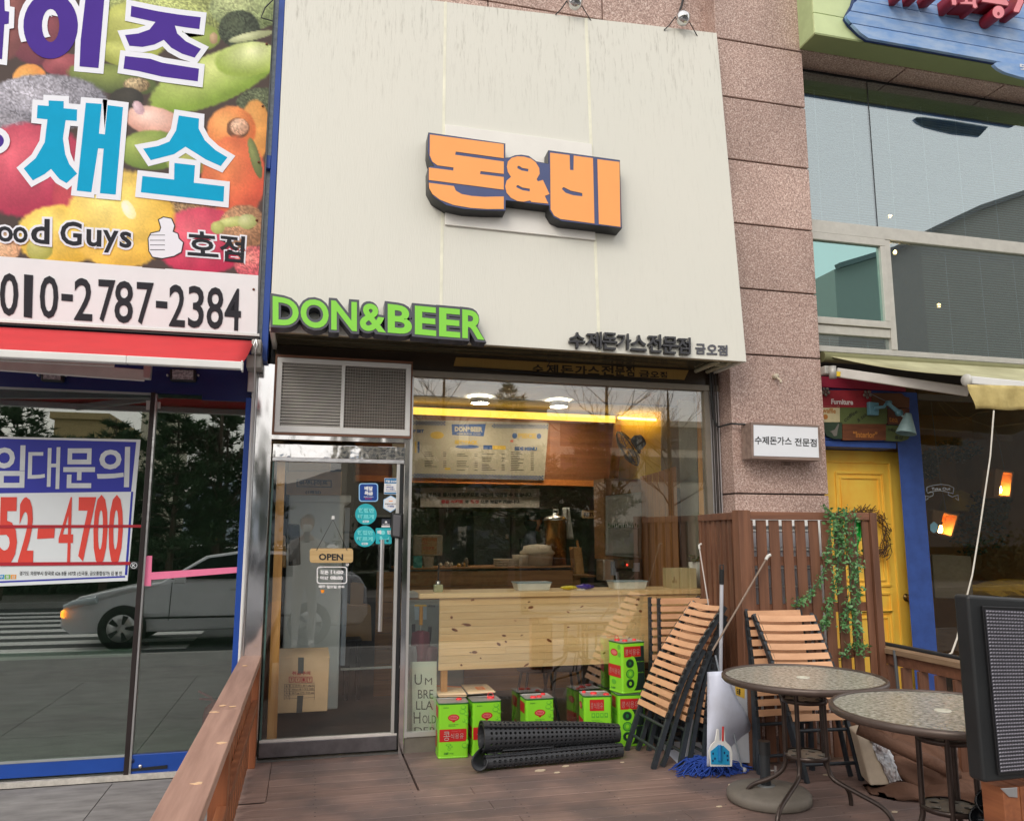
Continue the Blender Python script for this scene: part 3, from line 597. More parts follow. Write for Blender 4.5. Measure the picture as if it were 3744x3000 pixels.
# OPEN sign
osn = thing('open_sign', 'small pale wooden OPEN sign hanging on a string at the door glass', 'sign', tuple(P(*CD(645, 1190), y=.02)))
OW = wood('plaque_wood', sr(214, 184, 132), sr(196, 164, 112), .5, axis=0, sc=2)
def plank_plaque(cv, pts, y, name, m, p, d=.012):
    return shape([pts], cv, y, m, p, name=name, depth=(0, d, 0))
plank_plaque(CD, rrect(450, 1120, 842, 1250, 26), -.028, 'plaque', OW, osn)
dt('OPEN', 532, 1166, 752, 1226, INK, osn, .035, .0, y=-.0295)
m_ = MB().tube(PQ(CD, -.03, (511, 1138), (660, 858), (789, 1140)), .0022, 5); m_.build('string', INK, osn)
MB().quadslab(PQ(CD, -.02, (648, 826), (675, 826), (675, 860), (648, 860)), (0, .01, 0)).build('hook', WHITE, osn, bevel=.002)

# ------------------------------------------------------------------ vacant shop on the left
C1 = crop(0, 0, 1452/1050.); CL = crop(0, 1150, 1910/1050.); CLb = crop(0, 2050, 1910/1050.)
left = thing('vacant_shop', 'vacant shop front with blue frame and dark glass under the red awning', 'shop front', (-1.6, 0, 0))
MB().box(-6, -.38, .0, .05, 2.42, 3.0).build('header_panel', NAVY, left)
MB().box(-.735, -.425, -.006, .03, 2.385, 2.42).build('transom', NAVY, left)
MB().box(-6, -1.03, .002, .03, 2.405, 2.42).build('door_head_trim', mat('pale_trim', sr(150, 156, 158), .4), left)
MB().box(-6, -1.03, .0, .05, -.0, .085).build('blue_sill', BLUE, left, bevel=.003)
MB().box(-1.025, -.43, -.004, .05, -.02, .095).build('blue_sill', BLUE, left, bevel=.003)
MB().box(-6, -1.03, -.003, .02, .086, .098).build('sill_trim', mat('pale_trim', sr(150, 156, 158), .4), left)
MB().box(-1.06, -1.03, -.02, .04, -.02, 2.42).build('divider', mat('divider_dark', sr(42, 34, 34), .35), left, bevel=.003)
MB().box(-1.03, -1.018, -.015, .03, -.02, 2.41).build('divider_edge', STEELF, left)
MB().box(-6, -1.06, .01, .018, .09, 2.41).build('pane', GLASSL, left)
MB().box(-1.018, -.44, .01, .018, .09, 2.39).build('pane', GLASSL, left)
MB().box(-.447, -.410, -.02, .03, -.05, 2.41).build('blue_post', BLUE, left, bevel=.003)
MB().box(-.410, -.392, -.028, .03, -.05, 2.6).build('white_trim', WHITE, left, bevel=.003)
MB().box(-.392, -.376, -.02, .03, -.05, 2.66).build('steel_strip', STEELF, left)
MB().box(-6, -.392, -.03, .0, -.05, -.018).build('threshold_strip', mat('threshold_white', sr(196, 192, 184), .7, var=.25, scale=18), left)
m_ = MB()
for a, b in (((972, 570), (1022, 632)), ((1046, 578), (1066, 624))): m_.quadslab(PQ(CL, -.0, a, (b[0], a[1]+3), (b[0], b[1]), (a[0], b[1])), (0, .01, 0)); m_.build('glass_clip', ALU, left) if a[0] > 1000 else None
MB().quadslab(PQ(CLb, -.009, (825, 1385), (1113, 1355), (1113, 1378), (815, 1402)), (0, .004, 0)).build('black_seal', BLACK, left)
MB().lathe(P(*CLb(932, 1365), y=-.012), [(0, 0), (.009, 0), (.011, .004)], 16, (0, 1, 0)).build('lock', STEELF, left)
MB().lathe(P(*CLb(878, 1328), y=-.008), [(0, 0), (.014, 0), (.014, .004)], 20, (0, 1, 0)).build('round_label', mat('label_navy', sr(24, 44, 90), .4), left)
# side post beside the banner
sp_ = thing('blue_side_post', 'tall blue steel post between the fruit banner and the cream fascia', 'post', (-.34, -.06, 2.66))
MB().box(-.358, -.315, -.10, .04, 2.66, 6.6).build('column', BLUE, sp_, bevel=.004)
MB().box(-.40, -.358, -.06, .04, 2.80, 6.6).build('grey_backing', mat('foil_grey', sr(150, 160, 166), .4, .3, var=.25, scale=30), sp_)
zz = P(965, 600, y=-.1).z; MB().box(-.405, -.358, -.105, .0, zz-.03, zz+.07).build('cross_piece', BLUE, sp_, bevel=.003)
# --- big banner
BY = -.14
ban = thing('produce_banner', 'large printed banner with fruit and vegetables, purple and turquoise Korean letters and phone number', 'banner', (-1.4, BY, 2.85))
def veg(cx, cy):
    """flat print: fruit and vegetables, in crop pixels"""
    n = len(cx); c = np.tile(np.array([62, 50, 46.]), (n, 1)); r = np.random.RandomState(5)
    def vn(x, y, s, seed):
        q = np.random.RandomState(seed).rand(96, 96); X_ = x/s+20; Y_ = y/s+20; i = np.floor(X_).astype(int); j = np.floor(Y_).astype(int); fx = X_-i; fy = Y_-j
        fx = fx*fx*(3-2*fx); fy = fy*fy*(3-2*fy); g = lambda a, b: q[a % 96, b % 96]
        return (g(i, j)*(1-fx)+g(i+1, j)*fx)*(1-fy)+(g(i, j+1)*(1-fx)+g(i+1, j+1)*fx)*fy
    N1 = vn(cx, cy, 60, 1); N2 = vn(cx, cy, 14, 2); N3 = vn(cx, cy, 6, 3)
    def el(x, y, rx, ry, rot, c0, c1, lx=-.3, ly=-.35, tex=0.05, pw=1.0):
        t = math.radians(rot); dx = cx-x; dy = cy-y; u = (dx*math.cos(t)+dy*math.sin(t))/rx; v = (-dx*math.sin(t)+dy*math.cos(t))/ry
        d = np.hypot(u, v)+(N2-.5)*.05; m = np.clip((1-d)*12, 0, 1)[:, None]; s = np.clip(1-np.hypot(u-lx, v-ly)/1.25, 0, 1)**pw
        col = np.array(c0)*(1-s[:, None])+np.array(c1)*s[:, None]; col = col*(1+(N3-.5)[:, None]*tex*2+(N1-.5)[:, None]*.18)
        c[:] = c*(1-m)+col*m
    el(200, 140, 190, 200, 0, (96, 42, 56), (170, 84, 88)); el(20, 60, 120, 260, 0, (110, 60, 60), (170, 100, 90)); el(330, 330, 120, 60, 0, (120, 50, 60), (170, 84, 90))
    el(900, 60, 420, 120, 5, (120, 130, 70), (186, 196, 120), tex=.35); el(1250, 40, 200, 120, 0, (110, 126, 80), (190, 200, 140), tex=.3)
    el(690, 150, 190, 150, 10, (150, 158, 64), (202, 206, 110)); el(1010, 190, 110, 70, 0, (120, 140, 60), (175, 190, 95)); el(1210, 150, 110, 100, 0, (42, 50, 40), (70, 80, 58), tex=.5)
    el(1080, 195, 22, 30, 0, (150, 120, 90), (200, 170, 130)); el(1270, 185, 120, 22, -12, (150, 158, 110), (200, 206, 160)); el(650, 280, 170, 70, 12, (140, 150, 60), (200, 205, 110))
    el(150, 400, 90, 80, 0, (222, 130, 60), (250, 180, 90)); el(570, 400, 240, 75, 10, (70, 84, 44), (150, 165, 80)); el(690, 430, 70, 40, 0, (120, 100, 70), (190, 170, 130), tex=.4)
    el(1080, 400, 360, 130, -22, (120, 150, 50), (216, 226, 140), 0, -.5); el(1250, 300, 170, 90, -8, (150, 175, 70), (232, 238, 180), .2, -.4)
    el(640, 500, 90, 60, 0, (40, 40, 38), (60, 58, 50)); el(1330, 520, 140, 80, 0, (54, 62, 46), (90, 100, 70), tex=.5); el(1290, 660, 80, 160, 0, (200, 130, 60), (240, 170, 90))
    el(230, 520, 330, 150, 0, (110, 110, 120), (186, 184, 196), tex=.34); el(60, 640, 160, 90, 0, (100, 100, 110), (160, 158, 168), tex=.34)
    el(790, 620, 170, 80, 15, (205, 140, 120), (246, 214, 200)); el(700, 545, 26, 40, -30, (190, 150, 160), (236, 206, 214)); el(770, 760, 180, 105, 0, (88, 116, 44), (168, 186, 90)); el(960, 800, 130, 90, 0, (120, 140, 60), (200, 200, 110))
    el(1170, 660, 128, 130, 0, (206, 100, 50), (250, 176, 100)); el(1203, 650, 60, 55, 0, (90, 60, 40), (120, 80, 60)); el(1210, 642, 48, 44, 0, (190, 140, 110), (230, 190, 160), tex=.3)
    el(1180, 900, 170, 220, 0, (196, 74, 50), (238, 138, 80)); el(150, 860, 330, 250, 0, (160, 36, 66), (226, 96, 112)); el(380, 1000, 120, 160, 0, (150, 40, 60), (200, 70, 80)); el(960, 1060, 140, 60, 0, (120, 90, 60), (160, 130, 90), tex=.4)
    el(1020, 1220, 240, 180, 0, (176, 30, 66), (232, 100, 116)); el(1230, 1150, 130, 120, 0, (130, 90, 60), (196, 150, 110), tex=.3); el(300, 1190, 230, 160, 0, (222, 176, 50), (252, 226, 120)); el(610, 1110, 285, 260, 0, (224, 176, 60), (252, 232, 130)); el(650, 1060, 30, 55, -30, (250, 235, 170), (255, 250, 225)); el(350, 1130, 26, 16, 0, (250, 240, 190), (255, 250, 230)); el(1290, 1330, 110, 90, 0, (180, 60, 80), (220, 130, 120), tex=.4)
    el(1190, 1120, 110, 26, -8, (150, 160, 80), (210, 216, 140)); el(1100, 1150, 36, 34, 0, (150, 160, 80), (200, 206, 120)); el(1250, 1120, 50, 40, 0, (150, 160, 90), (214, 218, 160)); el(20, 1240, 90, 90, 0, (200, 150, 110), (220, 190, 150), tex=.3); el(200, 1260, 70, 60, 0, (150, 150, 60), (210, 210, 120))
    el(1290, 800, 26, 110, -15, (80, 90, 50), (130, 140, 80))
    return np.clip(c*.93+np.array([235, 232, 238])*.11, 0, 255)
NX, NY = 250, 260
us = np.linspace(-230, 1, NX); ga, gb = [], []
for j in range(NY+1):
    for i in range(NX+1):
        v = j/NY; ga.append(-240+(i/NX)*(1390-v*84+240)); yb = -100+v*(1400+0); gb.append(-100+v*(1300+ (ga[-1])*.0731+100))
ga = np.array(ga); gb = np.array(gb); cols = veg(ga, gb)/255.; cols = np.where(cols <= .04, cols/12.92, ((cols+.055)/1.055)**2.4)
me = bpy.data.meshes.new('printed_picture'); off = Vector(ban.location)
zb = lambda a, b: P(*C1(a, b), y=BY)+Vector((0, .0018*math.sin(b/90.+a/400.)+.0012*math.sin(a/70.), 0))
vs = [tuple(zb(a, b)-off) for a, b in zip(ga, gb)]
me.from_pydata(vs, [], [(j*(NX+1)+i, (j+1)*(NX+1)+i, (j+1)*(NX+1)+i+1, j*(NX+1)+i+1) for j in range(NY) for i in range(NX)])
ca = me.color_attributes.new('print', 'FLOAT_COLOR', 'POINT'); ca.data.foreach_set('color', np.c_[cols, np.ones(len(cols))].ravel()); me.polygons.foreach_set('use_smooth', [True]*len(me.polygons))
pm = bpy.data.materials.new('banner_print'); pm.use_nodes = True; at = pm.node_tree.nodes.new('ShaderNodeVertexColor'); at.layer_name = 'print'
pm.node_tree.links.new(at.outputs[0], pm.node_tree.nodes['Principled BSDF'].inputs['Base Color']); pm.node_tree.nodes['Principled BSDF'].inputs['Roughness'].default_value = .6; pm.node_tree.nodes['Principled BSDF'].inputs['Specular IOR Level'].default_value = .2
me.materials.append(pm); o = bpy.data.objects.new('printed_picture', me); COL.objects.link(o); o.parent = ban
MB().quadslab([P(*C1(-240, 1278), y=BY-.0025), P(*C1(1306, 1392), y=BY-.0025), P(*C1(1300, 1690), y=BY-.0025), P(*C1(-240, 1602), y=BY-.0025)], (0, .001, 0)).build('number_strip', WHITEP, ban)
MB().quadslab([P(*C1(a, b), y=BY+.01) for a, b in ((-240, -100), (1392, -100), (1302, 1688), (-240, 1600))], (0, .10, 0)).build('frame_box', GREY, ban)
MB().quadslab([P(*C1(a, b), y=BY-.01) for a, b in ((-240, 1600), (1312, 1686), (1312, 1700), (-240, 1616))], (0, .08, 0)).build('bottom_strip', ALU, ban, bevel=.002)
for a, b in ((1348, 222), (1328, 535), (1308, 818), (1298, 1112), (1282, 1462)):
    MB().lathe(P(*C1(a, b), y=BY-.008), [(0, 0), (.008, 0), (.009, .004)], 10, (0, 1, 0)).build('eyelet', mat('rust', sr(110, 70, 50), .6, .4), ban)
PURP = mat('purple_print', sr(80, 54, 152), .7, var=.04, spec=.15); TURQ = mat('turquoise_print', sr(14, 166, 212), .7, var=.05, spec=.15); INKG = mat('charcoal_print', sr(48, 50, 56), .7, var=.06, spec=.15); WPR = mat('white_print', sr(232, 236, 246), .4, var=.02)
bl_ = [0]
def bletter(rings, m, ow, cv=C1, name='letter', off=0):
    bl_[0] += 1
    shape(rings, cv, BY-.004-bl_[0]*.00009, WPR, ban, name='letter_outline', off=ow)
    shape(rings, cv, BY-.0052, m, ban, name=name, off=off)
OW1 = .27
shape([[(434, 520), (622, 542), (585, 984), (388, 964)]], C1, BY-.0038, WPR, ban, name='letter_ground', off=.1)
bletter([[(-60, -60), (20, -60), (24, 56), (46, 60), (44, 120), (22, 124), (10, 300), (-60, 290)]], PURP, OW1)
bletter([arc(256, 130, 138, 168, 0, 355, 30), arc(256, 130, 44, 84, 0, 355, 20)], PURP, OW1)
bletter([[(436, -40), (530, -40), (498, 345), (402, 336), (408, 200)]], PURP, OW1)
bletter([[(664, 30), (800, 58), (900, 74), (1015, 88), (1008, 148), (930, 138), (884, 130), (896, 170), (940, 210), (1016, 248), (984, 292), (920, 272), (866, 242), (828, 202), (780, 226), (720, 238), (654, 232), (632, 178), (700, 170), (756, 150), (786, 112), (660, 84)]], PURP, OW1)
bletter([[(632, 284), (760, 298), (820, 318), (1006, 348), (1000, 412), (820, 388), (700, 360), (624, 348)]], PURP, OW1)
bletter([[(246, 508), (322, 512), (322, 548), (390, 554), (388, 612), (332, 608), (318, 700), (330, 780), (350, 830), (390, 878), (336, 926), (300, 905), (258, 854), (226, 880), (166, 912), (120, 852), (180, 800), (226, 720), (240, 604), (186, 598), (190, 532), (246, 536)]], TURQ, OW1)
bletter([[(434, 520), (514, 526), (500, 676), (530, 680), (544, 532), (622, 542), (585, 984), (505, 977), (524, 752), (496, 750), (462, 972), (388, 964)]], TURQ, OW1)
bletter([[(904, 584), (1006, 600), (1004, 650), (1036, 710), (1090, 760), (1150, 796), (1116, 840), (1040, 806), (980, 768), (938, 742), (880, 780), (762, 810), (724, 752), (800, 738), (856, 716), (890, 660)]], TURQ, OW1)
bletter([[(882, 824), (986, 836), (980, 924), (1134, 942), (1130, 1020), (712, 972), (720, 890), (880, 908)]], TURQ, OW1)
bletter([arc(-30, 712, 50, 40, 0, 355, 20), arc(-34, 712, 20, 14, 0, 355, 12)], PURP, .3)
def btext(s, q, m, off, ow=0, d=0, name='letter'):
    bl_[0] += 1; d += bl_[0]*.00005; qq = [P(*C1(*p), y=BY-.0036-d) for p in q]
    if ow: text(s, qq, WPR, ban, name=name+'_outline', off=ow, base=off)
    text(s, [p+Vector((0, -.0015, 0)) for p in qq], m, ban, name=name, off=off)
for ch, q in [('o', [(-95, 1136), (-20, 1140), (-20, 1222), (-95, 1216)]), ('o', [(-14, 1140), (66, 1148), (66, 1226), (-14, 1220)]), ('o', [(66, 1144), (140, 1150), (140, 1230), (66, 1226)]), ('d', [(158, 1104), (252, 1108), (250, 1236), (156, 1228)]), ('G', [(306, 1116), (416, 1124), (412, 1246), (304, 1236)]), ('u', [(438, 1158), (514, 1164), (512, 1250), (436, 1244)]), ('y', [(520, 1162), (600, 1168), (598, 1280), (522, 1276)]), ('s', [(606, 1168), (666, 1174), (664, 1256), (604, 1250)])]:
    btext(ch, q, INKG, .02, .085)
btext('호', [(948, 1164), (1092, 1176), (1106, 1302), (948, 1290)], INKG, .02, .075); btext('점', [(1110, 1182), (1240, 1196), (1232, 1330), (1112, 1318)], INKG, .02, .075)
for ch, a, b, s_ in [('0', 0, 96, 0), ('1', 122, 168, 0), ('0', 202, 298, 0), ('2', 376, 472, 0), ('7', 498, 584, 0), ('8', 580, 676, 0), ('7', 692, 778, 0), ('2', 856, 940, 0), ('3', 952, 1034, 0), ('8', 1046, 1132, 0), ('4', 1136, 1222, 0)]:
    t0 = 1378+a*.068; t1 = 1594+a*.064
    btext(ch, [(a, t0), (b, t0+5), (b-6, t1+6), (a-2, t1)], INKG, .012)
for a in (310, 788): MB().quadslab([P(*C1(p, q), y=BY-.006) for p, q in ((a, 1484+(a-310)*.075), (a+58, 1489+(a-310)*.075), (a+58, 1524+(a-310)*.075), (a, 1519+(a-310)*.075))], (0, .001, 0)).build('hyphen', INKG, ban)
# thumbs up hand print
hand = [(800, 1110), (826, 1096), (868, 1104), (884, 1140), (876, 1170), (900, 1180), (906, 1205), (928, 1225), (918, 1275), (880, 1296), (820, 1308), (770, 1300), (752, 1270), (748, 1205), (762, 1178), (806, 1168), (812, 1150)]
shape([hand], C1, BY-.004, INKG, ban, name='hand_outline', off=.02); shape([hand], C1, BY-.0052, WPR, ban, name='hand', off=-.03)
for (x, y) in ((800, 1196), (802, 1222), (798, 1246), (800, 1270)): shape([rrect(758, y-9, 834, y-6, 1)], C1, BY-.006, INKG, ban, name='finger_line')
m_ = MB().tube(PQ(C1, BY-.03, (1400, -20), (1340, 40), (1320, 90), (1380, 108)), .005, 5).build('loose_wire', INK, ban)
# --- red awning
aw = thing('red_awning', 'half folded red fabric awning with white front bar over the vacant shop', 'awning', (-1.6, -.5, 2.42))
bk = [P(*CL(x, y), y=-.15) for x, y in ((-900, 44), (0, 82), (860, 128), (1688, 174))]
ft = [P(*CL(x, y), y=-.92) for x, y in ((-900, 180), (0, 236), (850, 278), (1612, 318))]
n0 = 24; AWR = mat('red_fabric', sr(206, 48, 54), .75, var=.08, scale=4, bump=.0004, bscale=400)
vs, fs = [], []
def lin(pts, u): 
    u *= len(pts)-1; i = min(int(u), len(pts)-2); return pts[i].lerp(pts[i+1], u-i)
for j in range(9):
    for i in range(n0+1):
        p = lin(bk, i/n0).lerp(lin(ft, i/n0), j/8); p.z += -.018*math.sin(j/8*math.pi); vs.append(p)
for j in range(8):
    for i in range(n0): a = j*(n0+1)+i; fs.append((a, a+1, a+n0+2, a+n0+1))
o = MB().add(vs, fs, True).build('canopy', AWR, aw); sd = o.modifiers.new('thickness', 'SOLIDIFY'); sd.thickness = .004
m_ = MB(); q = [p+Vector((0, -.01, 0)) for p in ft]
for i in range(3): m_.hexa([q[i]+Vector((0, -.02, -.045)), q[i+1]+Vector((0, -.02, -.045)), q[i+1]+Vector((0, .03, -.045)), q[i]+Vector((0, .03, -.045)), q[i]+Vector((0, -.02, 0)), q[i+1]+Vector((0, -.02, 0)), q[i+1]+Vector((0, .03, 0)), q[i]+Vector((0, .03, 0))])
m_.build('front_bar', WHITE, aw, bevel=.006)
MB().box(q[3].x-.004, q[3].x+.006, -.955, -.895, q[3].z-.055, q[3].z+.006).build('end_cap', WHITE, aw, bevel=.003)
MB().beam(P(*CL(-700, 280), y=-.6), P(*CL(965, 405), y=-.32), .03, .075).build('arm', mat('arm_white', sr(205, 206, 202), .4), aw, bevel=.006)
MB().beam(P(*CL(-100, 275), y=-.9), P(*CL(760, 322), y=-.62), .025, .05).build('arm', MATS['arm_white'], aw, bevel=.006)
MB().box(*(lambda p: (p.x-.02, p.x+.025, p.y-.02, p.y+.03, p.z-.045, p.z+.07))(P(*CL(978, 385), y=-.32))).build('elbow', ALU, aw, bevel=.006)
MB().box(-6, -.375, -.14, -.06, 2.80, 2.84).build('roller_housing', mat('dark_roller', sr(40, 36, 36), .4), aw)
C_ = P(*CL(1706, 200), y=-.2)
m_ = MB().box(C_.x-.03, C_.x+.035, -.24, -.1, C_.z-.07, C_.z+.03); m_.build('gear_box', mat('cast_grey', sr(168, 166, 160), .45, .3, var=.1), aw, bevel=.01, seg=3)
MB().box(C_.x-.06, C_.x+.04, -.2, -.05, C_.z-.16, C_.z-.07).build('bracket', MATS['cast_grey'], aw, bevel=.008)
MB().box(C_.x-.055, C_.x+.0, -.06, -.03, C_.z-.3, C_.z-.16).build('bracket_plate', ALU, aw, bevel=.004)
MB().tube([(C_.x, -.26, C_.z+.02), (C_.x+.012, -.27, C_.z-.02), (C_.x, -.26, C_.z-.06), (C_.x-.012, -.27, C_.z-.02), (C_.x, -.26, C_.z+.02)], .007, 6).build('crank_eye', STEELF, aw)
MB().tube([(C_.x, -.26, C_.z-.06), (C_.x-.005, -.1, C_.z-.3), (-.383, -.035, 1.2), (-.4, -.035, .2)], .006, 6).build('crank_rod', STEELF, aw)
for (x0, x1, lab) in ((1128, 1303, 'small square LED floodlight on the navy header under the red awning'), (268, 420, 'second LED floodlight mostly hidden behind the awning arm')):
    t = thing('led_floodlight', lab, 'floodlight', tuple(P(*CL((x0+x1)/2, 400), y=-.03)))
    q = [(x0, 358), (x1, 364), (x1, 446), (x0, 438)]
    MB().quadslab(PQ(CL, -.06, *q), (0, .05, 0)).build('housing', BLACK, t, bevel=.01)
    MB().quadslab(PQ(CL, -.063, (x0+18, 366), (x1-18, 370), (x1-18, 432), (x0+18, 426)), (0, .004, 0)).build('led_panel', mat('led_panel', sr(190, 196, 200), .3, .2, col2=sr(140, 146, 150), thr=(.45, .55), scale=60), t)
    for xx in (x0-14, x1+14): MB().lathe(P(*CL(xx, 402), y=-.02), [(0, -.01), (.007, -.01), (.008, .02)], 8, (0, 1, 0)).build('screw', ALU, t)
# --- interior room of the vacant shop
room = tag(MB().box(-6.2, -.30, 4.5, 4.6, -.1, 3.0).box(-6.3, -6.2, .05, 4.6, -.1, 3.0).box(-.38, -.30, .06, 4.5, -.1, 3.0).box(-6.2, -.3, .06, 4.5, 3.0, 3.1).build('empty_room', mat('room_grey', sr(150, 156, 150), .8, var=.1)), 'dim grey walls and ceiling of the empty room behind the dark glass', 'room')
tag(MB().box(-6.2, -.38, .05, 4.5, -.12, -.02).build('room_floor', mat('dusty_floor', sr(196, 200, 194), .55, col2=sr(160, 164, 160), thr=(.3, .7), scale=1.8, stretch=(1, 2.5, 1))), kind='structure')
lt = thing('white_table', 'white metal framed low table standing inside the vacant shop', 'table', (-1.9, .9, 0))
MB().box(-3.6, -1.16, .75, 1.2, .62, .65).build('table_top', mat('table_grey', sr(120, 124, 122), .5), lt); MB().box(-3.6, -1.15, .74, .76, .60, .655).build('edge_rail', WHITE, lt)
for x in (-1.17, -3.58): MB().box(x-.012, x+.012, .74, .765, -.02, .60).build('leg', WHITE, lt)
# lease banner behind the glass
LB = .005
lz = thing('lease_banner', 'blue and white Korean for-lease banner with red phone number taped over the dark glass', 'banner', tuple(P(*CL(400, 1400), y=LB)))
VB = mat('vinyl_blue', sr(40, 50, 170), .45, var=.03); VR = mat('vinyl_red', sr(226, 70, 58), .45, var=.05); VWH = mat('lease_white', sr(226, 234, 238), .45, var=.04, scale=2)
MB().quadslab(PQ(CL, LB, (-700, 796), (935, 830), (848, 1768), (-700, 1835)), (0, .003, 0)).build('sheet', VWH, lz)
MB().quadslab(PQ(CL, LB-.001, (-700, 806), (906, 846), (872, 1176), (-700, 1195)), (0, .001, 0)).build('blue_field', VB, lz)
MB().quadslab(PQ(CL, LB-.001, (872, 1176), (886, 1176), (846, 1730), (830, 1730)), (0, .001, 0)).build('blue_edge', VB, lz)
MB().quadslab(PQ(CL, LB-.001, (-700, 1800), (832, 1735), (832, 1746), (-700, 1812)), (0, .001, 0)).build('blue_edge', VB, lz)
def lt_(s, a, b, t0, t1, m, off=.04): text(s, PQ(CL, LB-.0025-(a % 7)*.00005, (a, t0), (b, t0), (b-(t1-t0)*.03, t1), (a-(t1-t0)*.03, t1)), m, lz, name='letter', off=off, res=3)
VLT = mat('lease_letters', sr(214, 222, 226), .45)
for ch, a, b, t0, t1 in (('임', -40, 170, 868, 1150), ('대', 190, 402, 880, 1158), ('문', 425, 636, 888, 1152), ('의', 650, 866, 878, 1146)): lt_(ch, a, b, t0, t1, VLT, {'대': .005}.get(ch, .02))
for ch, a, b in (('7', -300, -200), ('5', -10, 122), ('2', 132, 232), ('4', 398, 494), ('7', 524, 640), ('0', 628, 722), ('0', 730, 824)): lt_(ch, a, b, 1212 if ch not in '0' else 1196, 1665 if ch != '7' else 1640, VR, {'4': .0}.get(ch, .035))
MB().quadslab(PQ(CL, LB-.0025, (252, 1420), (365, 1418), (360, 1484), (246, 1490)), (0, .001, 0)).build('hyphen', VR, lz)
lt_('경기도 의정부시 장곡로 626 B동 107호 (신곡동, 금오종합상가) 김 봉 만', 130, 812, 1704, 1738, INKG, .012)
for i, (ch, cc) in enumerate((('부', sr(50, 150, 210)), ('동', sr(120, 190, 70)), ('산', sr(236, 160, 60)))):
    x = -8+i*40; MB().quadslab(PQ(CL, LB-.002, (x, 1728), (x+36, 1727), (x+35, 1756), (x-1, 1757)), (0, .001, 0)).build('print_square', mat('print_sq%d' % i, cc, .4), lz); lt_(ch, x+6, x+30, 1732, 1752, VLT, .03)
RT_ = mat('red_tape', sr(176, 24, 44), .45, var=.1)
tag(MB().quadslab(PQ(CL, -.001, (-60, 1398), (938, 1396), (938, 1414), (-60, 1418)), (0, .001, 0)).build('red_tape', RT_), 'upper strip of dark red tape across the lease banner', 'tape', 'red tape strips')
tag(MB().quadslab(PQ(CL, -.001, (-60, 1646), (866, 1641), (866, 1662), (-60, 1670)), (0, .001, 0)).build('red_tape', RT_), 'lower strip of dark red tape at the foot of the lease banner', 'tape', 'red tape strips')
t = thing('pink_tape', 'pink tape stuck in an L on the right dark pane', 'tape', tuple(P(*CL(1000, 1700), y=.005))); PKT = mat('pink_tape_mat', sr(246, 130, 170), .4, var=.06, scale=20)
MB().quadslab(PQ(CL, .006, (962, 1602), (1012, 1602), (1004, 1802), (948, 1802)), (0, .001, 0)).build('strip', PKT, t); MB().quadslab(PQ(CL, .005, (1005, 1712), (1580, 1676), (1580, 1714), (1003, 1762)), (0, .001, 0)).build('strip', PKT, t)
t = thing('round_sticker', 'small black square with a white ring symbol beside the divider', 'sticker', tuple(P(*CL(890, 1665), y=.005)))
MB().quadslab(PQ(CL, .006, (862, 1640), (920, 1640), (916, 1692), (860, 1692)), (0, .001, 0)).build('backing', INK, t)
shape([arc(890, 1666, 23, 21, 0, 350, 20), arc(890, 1666, 19, 17, 0, 350, 20)], CL, .0045, VWH, t, name='ring'); text('K', PQ(CL, .0045, (880, 1656), (902, 1656), (902, 1676), (880, 1676)), VWH, t, off=.03)
# fire extinguisher
ex = thing('fire_extinguisher', 'red fire extinguisher on the floor behind the dark glass by the railing', 'extinguisher', tuple(P(*CLb(1420, 1180), y=.12).to_tuple())); c = P(*CLb(1420, 1000), y=.12)
MB().lathe((c.x, .12, -.02), [(0, 0), (.062, 0), (.068, .02), (.068, .30), (.055, .36), (.02, .385), (.018, .41)], 20).build('cylinder', RED, ex)
MB().beam((c.x-.01, .10, .40), (c.x-.1, .10, .45), .02, .012).build('lever', RED, ex); MB().beam((c.x, .10, .39), (c.x-.09, .10, .40), .02, .012).build('lever', RED, ex); MB().tube([(c.x+.01, .12, .39), (c.x+.07, .11, .36), (c.x+.085, .11, .12)], .012, 8).build('hose', BLACK, ex)

# ------------------------------------------------------------------ wooden railing on the left edge of the deck
rl = thing('wooden_railing', 'worn brown wooden railing running from the shop wall toward the viewer', 'railing', (-.32, -1.7, 0))
MB().box(-.392, -.262, -1.75, -.012, .635, .68).build('cap_board', RAILW, rl, bevel=.004)
MB().box(-.394, -.260, -4.6, -1.753, .637, .682).build('cap_board', RAILW, rl, bevel=.004)
for y in (-.085, -2.2, -4.4): MB().box(-.335, -.265, y-.055, y+.055, 0, .634).build('post', mat('rail_post_wood', sr(156, 92, 56), .55, col2=sr(120, 70, 44), thr=(.3, .7), scale=1.2, stretch=(30, 30, 2), rnd=.08), rl, bevel=.003)
MB().box(-.30, -.262, -2.14, -.145, .38, .42).build('rail', RAILS, rl, bevel=.003); MB().box(-.30, -.262, -4.34, -2.26, .38, .42).build('rail', RAILS, rl, bevel=.003)
for k in range(13): MB().box(-.325, -.303, -.25-k*.145-.045, -.25-k*.145+.045, .03, .634).build('picket', RAILS, rl, bevel=.002)
SCR = mat('splintered_wood', sr(226, 190, 150), .8)
rg = random.Random(8)
for (x, y) in ((-.30, -1.69), (-.35, -1.66), (-.29, -2.38), (-.34, -.46), (-.31, -2.9), (-.37, -1.8)):
    pts = [(x+rg.uniform(.006, .018)*math.cos(a)*1.5, y+rg.uniform(.006, .018)*math.sin(a), .6835) for a in [k*2*math.pi/9 for k in range(9)]]
    MB().prism(pts, (0, 0, -.002)).build('splinter_scar', SCR, rl)

